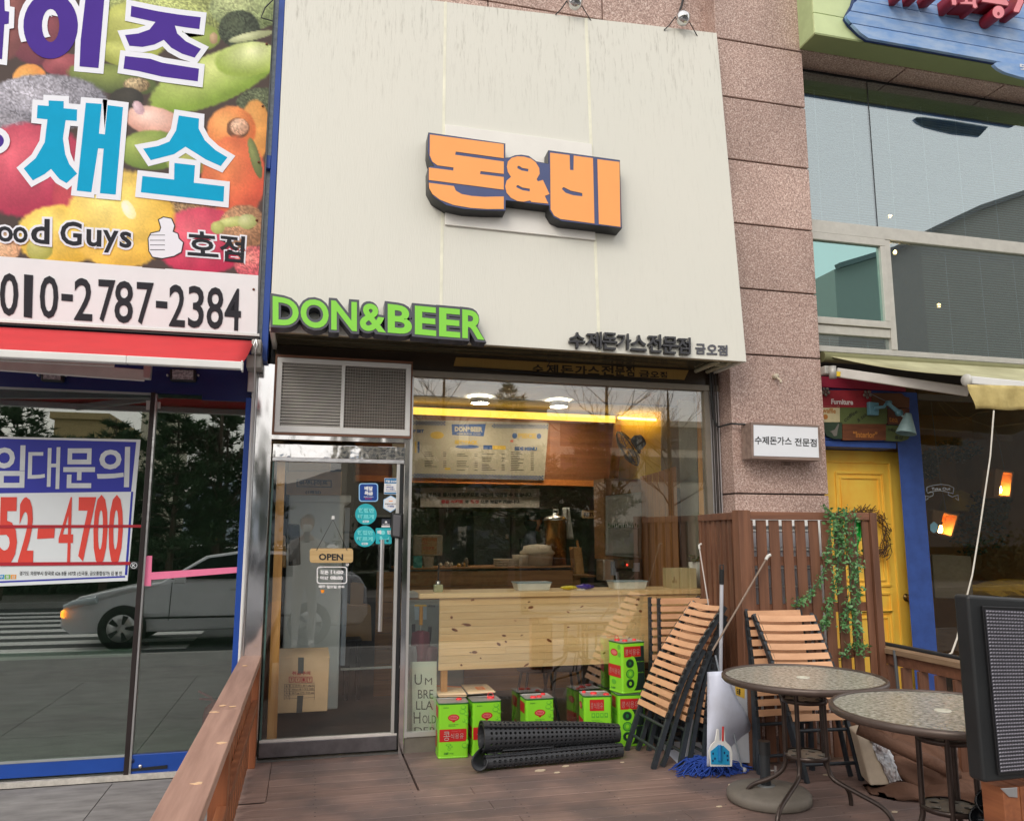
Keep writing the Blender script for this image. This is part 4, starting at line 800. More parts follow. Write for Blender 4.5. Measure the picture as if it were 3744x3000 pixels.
# ------------------------------------------------------------------ inside the cutlet shop
CM = crop(1480, 1750, 2156/1100.); C3 = crop(1480, 1400, 2156/820.); C6 = crop(1450, 2100, 2.156)
inn = tag(MB().box(-.35, -.27, .06, 5.2, -.1, 3.1).box(-.35, 4.7, 5.2, 5.3, -.1, 3.1).box(4.6, 4.7, .3, 5.2, -.1, 3.1).build('shop_room', mat('room_dark_wall', sr(86, 88, 86), .7, var=.15)), 'dim walls of the cutlet shop dining room and kitchen', 'room')
tag(MB().box(-.27, 4.6, .04, 5.2, -.12, .02).build('shop_floor', mat('dark_tile_floor', sr(70, 72, 72), .3, var=.15, scale=4)), kind='structure')
ceil = tag(MB().box(-.27, 4.6, .04, 5.2, 2.95, 3.05).build('ceiling', mat('ceiling_grey', sr(196, 192, 184), .7, var=.04)), kind='structure')
for k in range(5): MB().box(-.27, 4.6, .9+k*.85, .93+k*.85, 2.935, 2.95).build('ceiling_batten', mat('ceiling_white', sr(214, 212, 206), .6), ceil)
for (px, py, lab) in ((1755, 1455, 'left of two round ceiling downlights in the cutlet shop'), (2042, 1468, 'right of two round ceiling downlights in the cutlet shop')):
    c = P(px, py, z=2.93); t = thing('ceiling_light', lab, 'ceiling light', tuple(c), 'round ceiling lights')
    MB().lathe((c.x, c.y, 2.90), [(0, 0), (.085, 0), (.09, .01)], 24).build('lamp_disc', emis('daylight_lamp', (1, .90, .74, 1), 130), t)
    MB().lathe((c.x, c.y, 2.895), [(.095, -.022), (.105, -.02), (.105, .04)], 24).build('rim', WHITE, t)
# header box with menu board and lit strip
YM = 3.0
WDK = wood('reddish_board', sr(186, 118, 72), sr(146, 86, 52), .5, axis=0, sc=.6)
hb = thing('menu_header', 'wood clad kitchen header with a glowing strip on its top edge', 'header', tuple(P(1870, 1760, y=YM)))
q = PQ(ID, YM, (1300, 1505), (2244, 1545), (2226, 1757), (1300, 1735))
MB().quadslab(q, (0, .25, 0)).build('board', WDK, hb)
MB().quadslab([P(1300, 1735, y=YM), P(2226, 1757, y=YM), P(2224, 1778, y=YM), P(1300, 1757, y=YM)], (0, .25, 0)).build('lower_edge', mat('orange_edge', sr(236, 140, 66), .5, var=.2, stretch=(2, 30, 30)), hb)
MB().quadslab(PQ(ID, YM+.03, (1300, 1478), (2250, 1520), (2250, 1545), (1300, 1505)), (0, .05, 0)).build('light_strip', emis('warm_strip', (1.0, .60, .08, 1), 1.9), hb)
MB().quadslab([P(2262, 1522, y=YM+.30), P(2400, 1530, y=YM-.05), P(2400, 1538, y=YM-.05), P(2262, 1531, y=YM+.30)], (0, .02, 0)).build('light_strip', emis('added_wall_glow', (1, .62, .08, 1), 12), hb)  # added emitter that brightens the yellow wall, not a fitted strip
MB().quadslab([P(2244, 1545, y=YM), P(2270, 1552, y=YM+.35), P(2262, 1752, y=YM+.35), P(2226, 1757, y=YM)], (.004, .02, 0)).build('end_panel', PINEZ, hb)
mb_ = thing('menu_board', 'long cream menu board with blue chequered borders and yellow headings', 'menu board', tuple(P(1750, 1750, y=YM)))
MENU = mat('menu_cream', sr(186, 174, 152), .5, var=.03); MBL = mat('menu_blue', sr(52, 84, 140), .5); MYE = mat('menu_yellow', sr(214, 174, 70), .5)
MB().quadslab(PQ(C3, YM-.02, (-120, 345), (1385, 382), (1340, 932), (-120, 905)), (0, .018, 0)).build('panel', MENU, mb_)
def mq(x0, y0, x1, y1, m, nm='print', sl=.02, d=.022, par=None, Y=YM): 
    s_ = (x1-x0)*sl; return MB().quadslab(PQ(C3, Y-d, (x0, y0), (x1, y0+s_), (x1, y1+s_), (x0, y1)), (0, .001, 0)).build(nm, m, par or mb_)
chk = MB()
for (x0, y0, n, rows) in ((60, 362, 22, 3), (838, 392, 36, 3), (72, 866, 84, 3)):
    for i in range(n):
        for r in range(rows):
            if (i+r) % 2: x = x0+i*15; y = y0+r*13+i*15*.018; chk.quadslab(PQ(C3, YM-.022, (x, y), (x+15, y), (x+15, y+13), (x, y+13)), (0, .001, 0))
tag(chk.build('chequer_border', MBL, mb_), kind='stuff')
shape([[(450, 396), (780, 392), (758, 510), (456, 498)]], C3, YM-.022, MBL, mb_, name='emblem')
def mt(s, x0, y0, x1, y1, m, off=.03, par=None, Y=YM, cv=C3, d=.0235, sl=.02):
    a = (x1-x0)*sl; return text(s, [P(*cv(*p), y=Y-d) for p in ((x0, y0), (x1, y0+a), (x1, y1+a), (x0, y1))], m, par or mb_, off=off, res=2)
mt('DON&BEER', 480, 415, 748, 466, MENU, .06); mt('PREMIUM PORK CUTLET', 500, 478, 732, 494, MENU, .03); mt('SET&PACK', 480, 546, 705, 584, MYE, .06); mt('PIECE', 1090, 480, 1262, 530, MYE, .06); mt('SIDE MENU', 1055, 610, 1270, 646, MBL, .06); mt('P SET', 84, 444, 184, 476, MBL, .06)
shape([arc(600, 612, 115, 17, 0, 350, 24)], C3, YM-.022, MBL, mb_, name='plate_print'); shape([arc(1056, 505, 24, 28, 0, 350, 14)], C3, YM-.022, MBL, mb_, name='print'); shape([arc(1290, 510, 22, 26, 0, 350, 14)], C3, YM-.022, MBL, mb_, name='print')
shape([arc(310, 500, 66, 36, 0, 350, 14)], C3, YM-.022, MYE, mb_, name='print'); mq(845, 600, 970, 636, MYE); mq(755, 596, 842, 634, MBL); mq(1014, 546, 1044, 566, mat('coral_print', sr(220, 110, 90), .5)); mq(384, 812, 440, 832, MYE); mq(1000, 470, 1004, 840, MENU); mq(96, 560, 112, 670, MYE); mq(124, 560, 142, 670, MBL)
ln = MB(); rg = random.Random(4)
for (x0, x1) in ((190, 400), (500, 700), (740, 960), (1020, 1240)):
    for k in range(11):
        y = 660+k*17
        if rg.random() < .8:
            w_ = rg.uniform(.3, .6)*(x1-x0)
            ln.quadslab(PQ(C3, YM-.022, (x0, y), (x0+w_, y+3), (x0+w_, y+9), (x0, y+6)), (0, .001, 0)); ln.quadslab(PQ(C3, YM-.022, (x1-30, y+3), (x1, y+4), (x1, y+10), (x1-30, y+9)), (0, .001, 0))
tag(ln.build('menu_lines', mat('menu_ink', sr(96, 88, 80), .5), mb_), kind='stuff')
# upper kitchen wall, yellow lit wall with fan
yw = tag(MB().quadslab([P(2250, 1500, y=3.45), P(2420, 1500, y=3.0), P(2420, 1765, y=3.0), P(2250, 1756, y=3.45)], (0, .05, 0)).build('yellow_wall', mat('mustard_wall', sr(250, 214, 96), .6, var=.05)), 'mustard yellow wall patch behind the wall fan', 'wall')
tag(MB().quadslab([P(2420, 1440, y=2.98), P(2560, 1440, y=2.7), P(2560, 1800, y=2.7), P(2420, 1770, y=2.98)], (0, .05, 0)).build('pale_wall', mat('pale_wall', sr(170, 160, 142), .6, var=.05)), 'pale inner wall to the right of the fan', 'wall')
C2c = P(*C2(1455, 672), y=2.2); fan = thing('wall_fan', 'black wall-mounted fan turned sideways on the yellow wall', 'fan', tuple(C2c)); ax = Vector((-.85, .12, -.5)).normalized()
m_ = MB(); q_ = Vector((0, 0, 1)).rotation_difference(ax)
for k in range(30):
    a = 2*math.pi*k/30; m_.tube([C2c+q_ @ Vector((r*math.cos(a), r*math.sin(a), z)) for r, z in ((.03, .055), (.12, .05), (.19, .02), (.21, 0), (.19, -.03), (.08, -.07))], .0022, 4, False)
m_.lathe(C2c, [(.20, -.008), (.214, 0), (.20, .008)], 32, ax); tag(m_.build('grille', mat('fan_grey', sr(96, 88, 60), .35, .4), fan), kind='stuff')
MB().lathe(C2c, [(0, -.09), (.07, -.09), (.085, -.14), (.06, -.2), (0, -.22)], 20, ax).build('motor', mat('fan_motor', sr(60, 58, 56), .5), fan)
m_ = MB()
for k in range(4):
    a = k*math.pi/2+.4; m_.prism([C2c+q_ @ Vector((r*math.cos(a+da), r*math.sin(a+da), z)) for r, da, z in ((.03, 0, 0), (.17, .28, .012), (.18, .8, -.012), (.04, 1.0, 0))], ax*.003)
    m_.build('blade', mat('fan_blade', sr(120, 112, 92), .3), fan); m_ = MB()
MB().tube([C2c-ax*.16, C2c-ax*.22+Vector((0, .1, .02)), C2c+Vector((.22, .2, -.02))], .018, 8).build('arm', MATS['fan_motor'], fan)
# notice poster, dark panel behind
MB().quadslab(PQ(C3, 3.15, (-150, 985), (1905, 990), (1895, 1210), (-150, 1200)), (0, .03, 0)).build('panel', mat('dark_brown_panel', sr(92, 76, 66), .6), None).name = 'kitchen_fascia'
tag(bpy.data.objects['kitchen_fascia'], 'dark brown panel over the kitchen opening', 'panel')
pn = thing('notice_poster', 'wide grey notice poster with black and red Korean lines over the kitchen opening', 'poster', tuple(P(*C3(720, 1190), y=3.1)))
MB().quadslab(PQ(C3, 3.1, (150, 1003), (1295, 1013), (1293, 1197), (150, 1190)), (0, .004, 0)).build('sheet', mat('poster_grey', sr(168, 158, 148), .6, var=.03), pn)
mt('주문과 동시에 조리하므로 시간이 지연될 수 있습니다.', 222, 1052, 1225, 1092, INK, .05, pn, 3.1, d=.002, sl=0); RDI = mat('dark_red_ink', sr(170, 50, 56), .5)
mt('좋은 식재료', 350, 1120, 560, 1156, RDI, .05, pn, 3.1, d=.002, sl=0); mt('와', 580, 1120, 616, 1156, INK, .05, pn, 3.1, d=.002, sl=0); mt('정성', 630, 1120, 712, 1156, RDI, .05, pn, 3.1, d=.002, sl=0); mt('으로 보답하겠습니다.', 726, 1120, 1112, 1158, INK, .05, pn, 3.1, d=.002, sl=0)
# kitchen
tag(MB().quadslab(PQ(CM, 4.9, (-60, 200), (1440, 230), (1440, 660), (-60, 660)), (0, .05, 0)).build('kitchen_wall', mat('kitchen_green', sr(130, 146, 142), .45, var=.1)), 'grey green kitchen back wall', 'wall')
fg = thing('kitchen_refrigerator', 'dark steel two-door refrigerator at the back of the kitchen', 'refrigerator', tuple(P(*CM(690, 640), y=4.4)))
MB().quadslab(PQ(CM, 4.4, (490, 235), (900, 240), (900, 270), (490, 266)), (0, .5, 0)).build('top_panel', mat('fridge_trim', sr(110, 128, 130), .35, .4), fg)
MB().quadslab(PQ(CM, 4.4, (492, 268), (756, 270), (756, 640), (492, 640)), (0, .5, 0)).build('door', mat('fridge_steel', sr(140, 152, 154), .4, .2), fg, bevel=.01); MB().quadslab(PQ(CM, 4.4, (764, 270), (900, 271), (900, 640), (764, 640)), (0, .5, 0)).build('door', MATS['fridge_steel'], fg, bevel=.01)
MB().quadslab(PQ(CM, 4.36, (724, 395), (744, 395), (744, 428), (724, 428)), (0, .02, 0)).build('handle', WHITE, fg)
# standing cook
ck = thing('person', 'cook in dark cap, dark mask and black shirt standing sideways behind the counter', 'person', tuple(P(*CM(900, 640), y=3.3)))
hc = P(*CM(922, 305), y=3.3); ck.location = (hc.x, 3.3, .02)
def skin_body(name, pts, edges, m, parent, sub=1, root=0):
    me = bpy.data.meshes.new(name); off = Vector(parent.location); me.from_pydata([tuple(Vector(p[:3])-off) for p in pts], edges, [])
    o = bpy.data.objects.new(name, me); COL.objects.link(o); o.parent = parent; me.materials.append(m)
    sk = o.modifiers.new('skin', 'SKIN'); me.skin_vertices.new() if not me.skin_vertices else None
    for i, p in enumerate(pts): me.skin_vertices[0].data[i].radius = (p[3], p[4] if len(p) > 4 else p[3]); me.skin_vertices[0].data[i].use_root = (i == root)
    ss = o.modifiers.new('sub', 'SUBSURF'); ss.levels = sub; ss.render_levels = sub; return o
hx_, hz = hc.x, hc.z; Y3 = 3.3
B = [(hx_-.06, Y3, hz-.72, .14, .12), (hx_-.07, Y3, hz-.5, .14, .11), (hx_-.07, Y3, hz-.30, .16, .12), (hx_-.04, Y3, hz-.17, .07), (hx_-.01, Y3, hz-.10, .055), (hx_, Y3, hz+.0, .085, .075), (hx_, Y3, hz+.08, .075, .07),
     (hx_-.07, Y3-.17, hz-.24, .06), (hx_-.06, Y3-.22, hz-.48, .045), (hx_+.14, Y3-.2, hz-.55, .035), (hx_-.07, Y3+.17, hz-.24, .06), (hx_-.02, Y3+.22, hz-.48, .045), (hx_+.16, Y3+.16, hz-.5, .035),
     (hx_-.06, Y3-.09, hz-.85, .09), (hx_-.05, Y3-.1, hz-1.2, .065), (hx_-.06, Y3-.1, .06, .04), (hx_-.06, Y3+.09, hz-.85, .09), (hx_-.05, Y3+.1, hz-1.2, .065), (hx_-.06, Y3+.1, .06, .04), (hx_+.08, Y3-.1, .05, .035), (hx_+.08, Y3+.1, .05, .035)]
E_ = [(0, 1), (1, 2), (2, 3), (3, 4), (4, 5), (5, 6), (2, 7), (7, 8), (8, 9), (2, 10), (10, 11), (11, 12), (0, 13), (13, 14), (14, 15), (0, 16), (16, 17), (17, 18), (15, 19), (18, 20)]
skin_body('body', B, E_, mat('black_cloth', sr(66, 70, 84), .8), ck, 2)
m_ = MB().lathe((hx_+.015, Y3, hz-.01), [(0, -.1), (.05, -.1), (.082, -.04), (.09, .02), (.085, .06), (0, .1)], 16); m_.build('face', mat('skin_tone', sr(170, 120, 92), .6), ck)
MB().lathe((hx_-.005, Y3, hz+.03), [(.1, -.01), (.1, .03), (.085, .075), (.04, .1), (0, .105)], 16).add([(hx_+.06, Y3-.08, hz+.03), (hx_+.06, Y3+.08, hz+.03), (hx_+.17, Y3+.05, hz+.015), (hx_+.17, Y3-.05, hz+.015)], [(0, 1, 2, 3)]).build('cap', INK, ck)
MB().lathe((hx_+.045, Y3, hz-.045), [(0, -.065), (.045, -.055), (.07, -.01), (.066, .035), (0, .045)], 14).build('mask', mat('dark_mask', sr(46, 46, 50), .8), ck)
MB().lathe((hx_-.02, Y3, hz-.02), [(.0, -.09), (.06, -.08), (.093, -.03), (.097, .02), (0, .05)], 14).build('hair', INK, ck)
# back counter
YB = 1.9
bc = thing('back_counter', 'long pine clad serving counter at the back of the dining area', 'counter', tuple(P(1800, 2300, y=YB)))
PINED = wood('pine_counter', sr(166, 120, 76), sr(138, 96, 58), .45)
MB().quadslab([P(*CM(-60, 640), y=YB), P(*CM(1215, 624), y=YB), P(*CM(1215, 634), y=YB), P(*CM(-60, 652), y=YB)], (0, .55, 0)).build('counter_top', PINED, bc)
zt = P(*CM(600, 650), y=YB).z
xl, xr = P(*CM(-200, 700), y=YB).x, P(*CM(1212, 700), y=YB).x
for k in range(8): MB().box(xl, xr, YB+.03, YB+.05, zt-.012-(k+1)*.14+.004, zt-.012-k*.14).build('plank', PINED, bc)
xr2 = P(*CM(1372, 700), y=YB).x; zs = P(*CM(1300, 690), y=YB).z
MB().box(xr+.005, xr2, YB, YB+.4, zs-.02, zs).build('side_shelf', PINED, bc); MB().box(xr+.005, xr2-.15, YB+.05, YB+.08, .02, zs-.021).build('side_panel', PINED, bc)
zc = zt+.012
def on_c(px, Y=YB+.2): return P(*CM(px, 640), y=Y).x
t = thing('till_monitor', 'beige till monitor turned away with a handwritten note on its back', 'monitor', (on_c(165), YB+.2, zc))
q = PQ(CM, YB+.15, (66, 402), (272, 402), (270, 550), (60, 548)); MB().quadslab(q, (0, .04, 0)).build('screen_back', mat('till_beige', sr(176, 162, 140), .5), t, bevel=.01)
MB().quadslab(PQ(CM, YB+.18, (130, 545), (215, 545), (200, 640), (140, 640)), (0, .06, 0)).build('stand', MATS['till_beige'], t, bevel=.006)
MB().quadslab(PQ(CM, YB+.14, (120, 416), (232, 418), (228, 540), (120, 538)), (0, .004, 0)).build('note', mat('kraft_note', sr(186, 146, 100), .7), t)
ORI = mat('orange_marker', sr(200, 84, 50), .6)
for s_, a in (('배달기사님', (126, 424, 226, 446)), ('간식', (126, 450, 160, 472)), ('안전운행', (130, 484, 210, 506))): text(s_, PQ(CM, YB+.137, (a[0], a[1]), (a[2], a[1]), (a[2], a[3]), (a[0], a[3])), ORI, t, off=.01)
t = thing('teal_card', 'small teal card standing on the left of the back counter', 'card', tuple(P(*CM(92, 640), y=YB+.05))); MB().quadslab(PQ(CM, YB+.04, (62, 550), (124, 550), (122, 640), (60, 640)), (0, .006, 0)).build('card', mat('teal_card_paint', sr(60, 150, 140), .5), t)
t = thing('ice_bucket', 'beige lidded plastic tub on the back counter in front of the cook', 'tub', tuple(P(*CM(950, 618), y=YB+.2)))
c = P(*CM(950, 618), y=YB+.25); BEI = mat('beige_plastic', sr(196, 180, 158), .5)
MB().lathe((c.x, c.y, zc), [(0, 0), (.15, 0), (.165, .12), (.175, .13)], 28).build('tub', BEI, t); MB().lathe((c.x, c.y, zc+.13), [(.18, 0), (.18, .02), (.15, .04), (.14, .08), (.06, .095), (0, .097)], 28).build('lid', BEI, t)
for (px, lab) in ((700, 'left stack of shallow beige bowls on the back counter'), (770, 'right stack of shallow beige bowls on the back counter'), (835, 'small beige basin beside the lidded tub')):
    c = P(*CM(px, 618), y=YB+.22); t = thing('bowl_stack', lab, 'bowls', (c.x, c.y, zc), 'beige bowls on the counter')
    for k in range(3 if px < 800 else 1): MB().lathe((c.x, c.y, zc+.004+k*.022), [(0, 0), (.07, 0), (.095, .035 if px < 800 else .12), (.09, .035 if px < 800 else .12), (.068, .006), (0, .006)], 20).build('bowl', BEI, t)
c = P(*CM(1082, 624), y=YB+.35); t = thing('water_urn', 'tall brass coloured cylindrical drink urn with tap lid on the back counter', 'urn', (c.x, c.y, zc))
MB().lathe((c.x, c.y, zc), [(0, 0), (.115, 0), (.115, .46), (.12, .47)], 32).build('cylinder', mat('brass_urn', sr(170, 130, 76), .25, .8, var=.1), t)
MB().lathe((c.x, c.y, zc+.47), [(.12, 0), (.12, .015), (.09, .04), (.03, .05), (.03, .075), (0, .08)], 24).tube([(c.x-.02, c.y, zc+.54), (c.x-.02, c.y, zc+.58), (c.x+.03, c.y, zc+.58), (c.x+.03, c.y, zc+.54)], .008, 6).build('lid', STEELF, t)
t = thing('knife_block', 'slanted pale wooden block at the right end of the back counter', 'wood block', tuple(P(*CM(1250, 680), y=YB+.0)))
MB().quadslab(PQ(CM, YB-.06, (1184, 512), (1210, 490), (1220, 672), (1214, 672)), (.0, .02, 0)).build('side', PINED, t); MB().quadslab(PQ(CM, YB-.06, (1210, 490), (1266, 490), (1288, 676), (1228, 680)), (0, .14, 0)).build('block', wood('pale_block', sr(196, 148, 92), sr(170, 124, 74), .5, axis=2), t, bevel=.004)
for px, pa in ((1236, 440),): MB().tube(PQ(CM, YB, (px, pa), (px+6, 495)), .012, 6).build('handle', PINEZ, t)
gl = MB()
for px, h in ((255, 20), (300, 26), (330, 22), (388, 18), (413, 22), (424, 22), (440, 40)):
    c = P(*CM(px, 618), y=YB+.2); t = thing('jar' , {255: 'leftmost small jar on the back counter beside the till monitor', 300: 'second small jar from the till monitor on the back counter', 330: 'third small jar from the till monitor on the back counter', 388: 'small jar left of the paired amber jars on the back counter', 413: 'left of the two close amber jars on the back counter', 424: 'right of the two close amber jars on the back counter', 440: 'tallest slim jar on the back counter before the beige bowls'}[px], 'jar', (c.x, c.y, zc), 'small containers along the counter')
    MB().lathe((c.x, c.y, zc), [(0, 0), (.02, 0), (.022, h*.0018), (.012, h*.0024), (0, h*.0024)], 10).build('jar_body', mat('jar_%d' % (px % 3), [sr(190, 180, 160), sr(205, 150, 60), sr(120, 110, 96)][px % 3], .35), t)
# hanging return sign, apron, wood column with cloth
t = thing('return_sign', 'small wooden RETURN sign hanging over the tray return shelf', 'sign', tuple(P(*CM(1345, 280), y=2.3)))
shape([rrect(1272, 224, 1422, 282, 10)], CM, 2.3, OW, t, name='plaque', depth=(0, .012, 0)); text('RETURN', PQ(CM, 2.297, (1286, 241), (1412, 244), (1412, 268), (1286, 268)), INK, t, off=.03)
MB().tube(PQ(CM, 2.305, (1292, 226), (1292, 180)), .003, 4).build('cord', INK, t); MB().tube(PQ(CM, 2.305, (1408, 228), (1408, 180)), .003, 4).build('cord', INK, t)
def cloth(name, lab, cat, cv, y, pts, m, fold=.02, nf=3.0, parent=None):
    q = [P(*cv(*p), y=y) for p in pts]; n = 14; vs = []; fs = []
    for j in range(n+1):
        for i in range(n+1):
            p = bil(q, i/n, j/n); p.y += fold*math.sin(i/n*math.pi*nf+j/n*1.3)*(.3+.7*j/n); vs.append(p)
    for j in range(n):
        for i in range(n): a = j*(n+1)+i; fs.append((a, a+1, a+n+2, a+n+1))
    o = MB().add(vs, fs, True).build(name, m, parent, origin=None if parent else tuple(q[3])); s_ = o.modifiers.new('thickness', 'SOLIDIFY'); s_.thickness = .003
    return tag(o, lab, cat) if lab else o
cloth('white_towel', 'white cloth hanging at the kitchen opening right of the urn', 'towel', CM, 2.7, [(1130, 205), (1180, 205), (1205, 432), (1110, 420)], mat('towel_white', sr(190, 190, 184), .8), .03)
cw = thing('pine_column', 'pine clad column beside the drinks machine', 'column', tuple(P(*CM(1570, 900), y=1.62)))
a_, b_ = P(*CM(1424, 40), y=1.62), P(*CM(1700, 40), y=1.62)
MB().box(a_.x, b_.x, 1.62, 1.9, P(*CM(1500, 575), y=1.62).z, a_.z+.06).build('column_front', PINED, cw)
for k in range(3):
    x0 = b_.x+k*.1; MB().hexa([(x0, 1.62-k*.3, .02), (x0+.096, 1.62-k*.3-.28, .02), (x0+.1, 1.62-k*.3-.27, .02), (x0+.006, 1.63-k*.3, .02), (x0, 1.62-k*.3, 2.2), (x0+.096, 1.62-k*.3-.28, 2.2), (x0+.1, 1.62-k*.3-.27, 2.2), (x0+.006, 1.63-k*.3, 2.2)])
for k in range(6):
    pa, pb = P(1480+CM(1700+k*44, 0)[0]-1480, 2000, y=1.6-k*.2), P(CM(1742+k*44, 0)[0], 2000, y=1.42-k*.2)
    MB().hexa([(pa.x, pa.y, .02), (pb.x, pb.y, .02), (pb.x+.01, pb.y+.02, .02), (pa.x+.01, pa.y+.02, .02), (pa.x, pa.y, 2.05), (pb.x, pb.y, 2.05), (pb.x+.01, pb.y+.02, 2.05), (pa.x+.01, pa.y+.02, 2.05)]).build('board', wood('amber_pine_upright', sr(186, 134, 78), sr(160, 108, 58), .45, axis=2), cw)
cl = thing('wall_cloth', 'grey white wall cloth with a row of small green leaves covering a machine', 'cloth', tuple(P(*CM(1570, 560), y=1.58)))
cloth('fabric', None, None, CM, 1.58, [(1440, 122), (1698, 94), (1700, 566), (1444, 546)], mat('cloth_grey', sr(176, 174, 170), .8), .015, 2, cl)
cloth('pocket', None, None, CM, 1.555, [(1460, 350), (1680, 352), (1680, 545), (1462, 538)], mat('cloth_grey2', sr(150, 148, 146), .8), .008, 2, cl)
lf = mat('leaf_print', sr(60, 92, 60), .7)
for k in range(14):
    x = 1462+k*16; y = 334+(k % 3)*3-(6 if k % 4 == 0 else 0); shape([arc(x, y, 4.5, 13, 0, 340, 10)], CM, 1.545, lf, cl, name='leaf_print')
t = thing('drinks_machine', 'dark drinks machine with a red light under the wall cloth', 'machine', tuple(P(*CM(1600, 750), y=1.5)))
MB().quadslab(PQ(CM, 1.5, (1510, 575), (1700, 570), (1700, 760), (1515, 760)), (0, .3, 0)).build('cabinet', mat('machine_dark', sr(70, 60, 54), .35), t, bevel=.008)
MB().quadslab(PQ(CM, 1.44, (1520, 580), (1640, 578), (1640, 640), (1520, 640)), (0, .06, 0)).build('dispenser_head', mat('machine_brown', sr(104, 82, 66), .4), t, bevel=.006)
MB().lathe(P(*CM(1594, 615), y=1.435), [(0, -.004), (.008, -.003), (.009, .002)], 12, (0, 1, 0)).build('red_light', emis('red_led', (1, .05, .03, 1), 3), t)
MB().lathe(P(*CM(1570, 610), y=1.435), [(0, -.004), (.022, -.003), (.024, .01)], 16, (0, 1, 0)).build('knob', BLACK, t)
MB().quadslab(PQ(CM, 1.48, (1630, 600), (1684, 600), (1682, 664), (1632, 662)), (0, .004, 0)).build('label_sheet', mat('label_pale', sr(150, 156, 170), .6), t)
t = thing('steel_dispenser', 'upright steel cup dispenser left of the drinks machine', 'dispenser', tuple(P(*CM(1460, 740), y=1.55)))
MB().quadslab(PQ(CM, 1.5, (1424, 580), (1500, 578), (1500, 730), (1424, 730)), (0, .2, 0)).build('case', STEELF, t, bevel=.008); MB().quadslab(PQ(CM, 1.49, (1476, 590), (1512, 590), (1512, 690), (1478, 690)), (0, .004, 0)).build('label_sheet', MATS['label_pale'], t)
t = tag(MB().box(P(*CM(1380, 700), y=1.5).x, P(*CM(1760, 700), y=1.5).x, 1.45, 1.95, .02, P(*CM(1500, 762), y=1.45).z).build('machine_stand', mat('stand_dark', sr(62, 52, 46), .5)), 'dark cabinet carrying the drinks machine', 'cabinet')
# pale curtain / pillar and pine jamb on the right of the window
tag(MB().quadslab([P(2478, 1460, y=.9), P(2545, 1470, y=.30), P(2560, 2240, y=.30), P(2500, 2240, y=.9)], (.03, .02, 0)).build('pale_pillar', mat('pillar_grey', sr(176, 180, 170), .6)), 'pale grey inner pillar at the right of the window', 'pillar')
tag(MB().quadslab([P(2545, 1408, y=.12), P(2592, 1412, y=.03), P(2612, 2250, y=.03), P(2566, 2250, y=.12)], (.02, .01, 0)).build('pine_jamb', PINEZ), 'pine board lining the right edge of the window', 'board')
# front counter
fc = thing('window_counter', 'pine bar counter behind the window with knotty plank front', 'counter', (1.9, .25, .02))
ztop = 1.059
MB().box(P(*CM(105, 840), y=.04).x, 3.03, .035, .47, ztop-.035, ztop).build('counter_top', PINE, fc, bevel=.004)
xa = P(1607, 2190, y=.06).x; zb_ = P(1602, 2450, y=.06).z; xb = 3.0
KNOT = mat('knot_brown', sr(150, 92, 50), .5, col2=sr(104, 60, 34), thr=(.4, .6), scale=40)
nb = 10; hh = (ztop-.038-zb_)/nb; rg = random.Random(12)
for k in range(nb):
    z1 = ztop-.038-k*hh; xs = [xa, xa+rg.uniform(.35, 1.2), xb] if k % 2 else [xa, xa+rg.uniform(1.2, 1.7), xb]
    for a, b in zip(xs[:-1], xs[1:]):
        pk = MB().box(a+.0006, b-.0006, .055+rg.uniform(0, .0015), .075, z1-hh+.0008, z1-.0008).build('plank', PINE, fc)
        for j in range(rg.choice([1, 2, 2, 3])):
            x = rg.uniform(a+.05, b-.05); z = z1-hh*rg.uniform(.25, .75); r = rg.choice([.005, .007, .010, .014]); sl_ = rg.uniform(.7, 2.2); an = rg.uniform(-.6, .6)
            pts = [(x+r*sl_*math.cos(t_)*math.cos(an)-r*.7*math.sin(t_)*math.sin(an), .0542, z+r*sl_*math.cos(t_)*math.sin(an)+r*.7*math.sin(t_)*math.cos(an)) for t_ in [2*math.pi*i/10 for i in range(10)]]
            MB().prism(pts, (0, .002, 0)).build('knot', KNOT, pk)
for x in (xa+.02, 2.95): MB().box(x, x+.045, .06, .11, .02, zb_+.02).build('leg', PINEZ, fc)
t = thing('reed_diffuser', 'square glass reed diffuser bottle with a dark stick on the window counter', 'diffuser', tuple(P(*CM(240, 828), y=.2))); c = P(*CM(238, 828), y=.2); c.z = ztop
MB().box(c.x-.033, c.x+.033, .17, .23, ztop, ztop+.055).build('bottle', mat('bottle_glass', sr(176, 180, 150), .1, var=.05), t, bevel=.006); MB().lathe((c.x, .2, ztop+.055), [(.018, 0), (.018, .025), (0, .026)], 14).build('cap', STEELF, t); MB().tube([(c.x, .2, ztop+.08), (c.x+.002, .2, ztop+.2)], .006, 6).build('stick', INK, t)
for (pa, pb, lab) in ((797, 1044, 'left of two white plastic trays on the window counter'), (1490, 1732, 'right of two white plastic trays on the window counter')):
    xa_, xb_ = P(*CM(pa, 800), y=.2).x, P(*CM(pb, 800), y=.2).x; t = thing('white_tray', lab, 'tray', ((xa_+xb_)/2, .25, ztop), 'white trays on the window counter')
    m_ = MB(); y0, y1, h = .17, .33, .055
    m_.hexa([(xa_+.015, y0+.01, ztop), (xb_-.015, y0+.01, ztop), (xb_-.015, y1-.01, ztop), (xa_+.015, y1-.01, ztop), (xa_, y0, ztop+h), (xb_, y0, ztop+h), (xb_, y1, ztop+h), (xa_, y1, ztop+h)]); m_.build('tray_body', mat('tray_white', sr(216, 218, 214), .35), t, bevel=.006)
    MB().box(xa_-.004, xb_+.004, y0-.004, y1+.004, ztop+h, ztop+h+.008).build('rim', mat('tray_rim', sr(150, 172, 186), .3), t, bevel=.003)
t = thing('glove_packet', 'crumpled yellow and violet packet marked 100 on the window counter', 'packet', tuple(P(*CM(1235, 810), y=.2)))
m_ = MB()
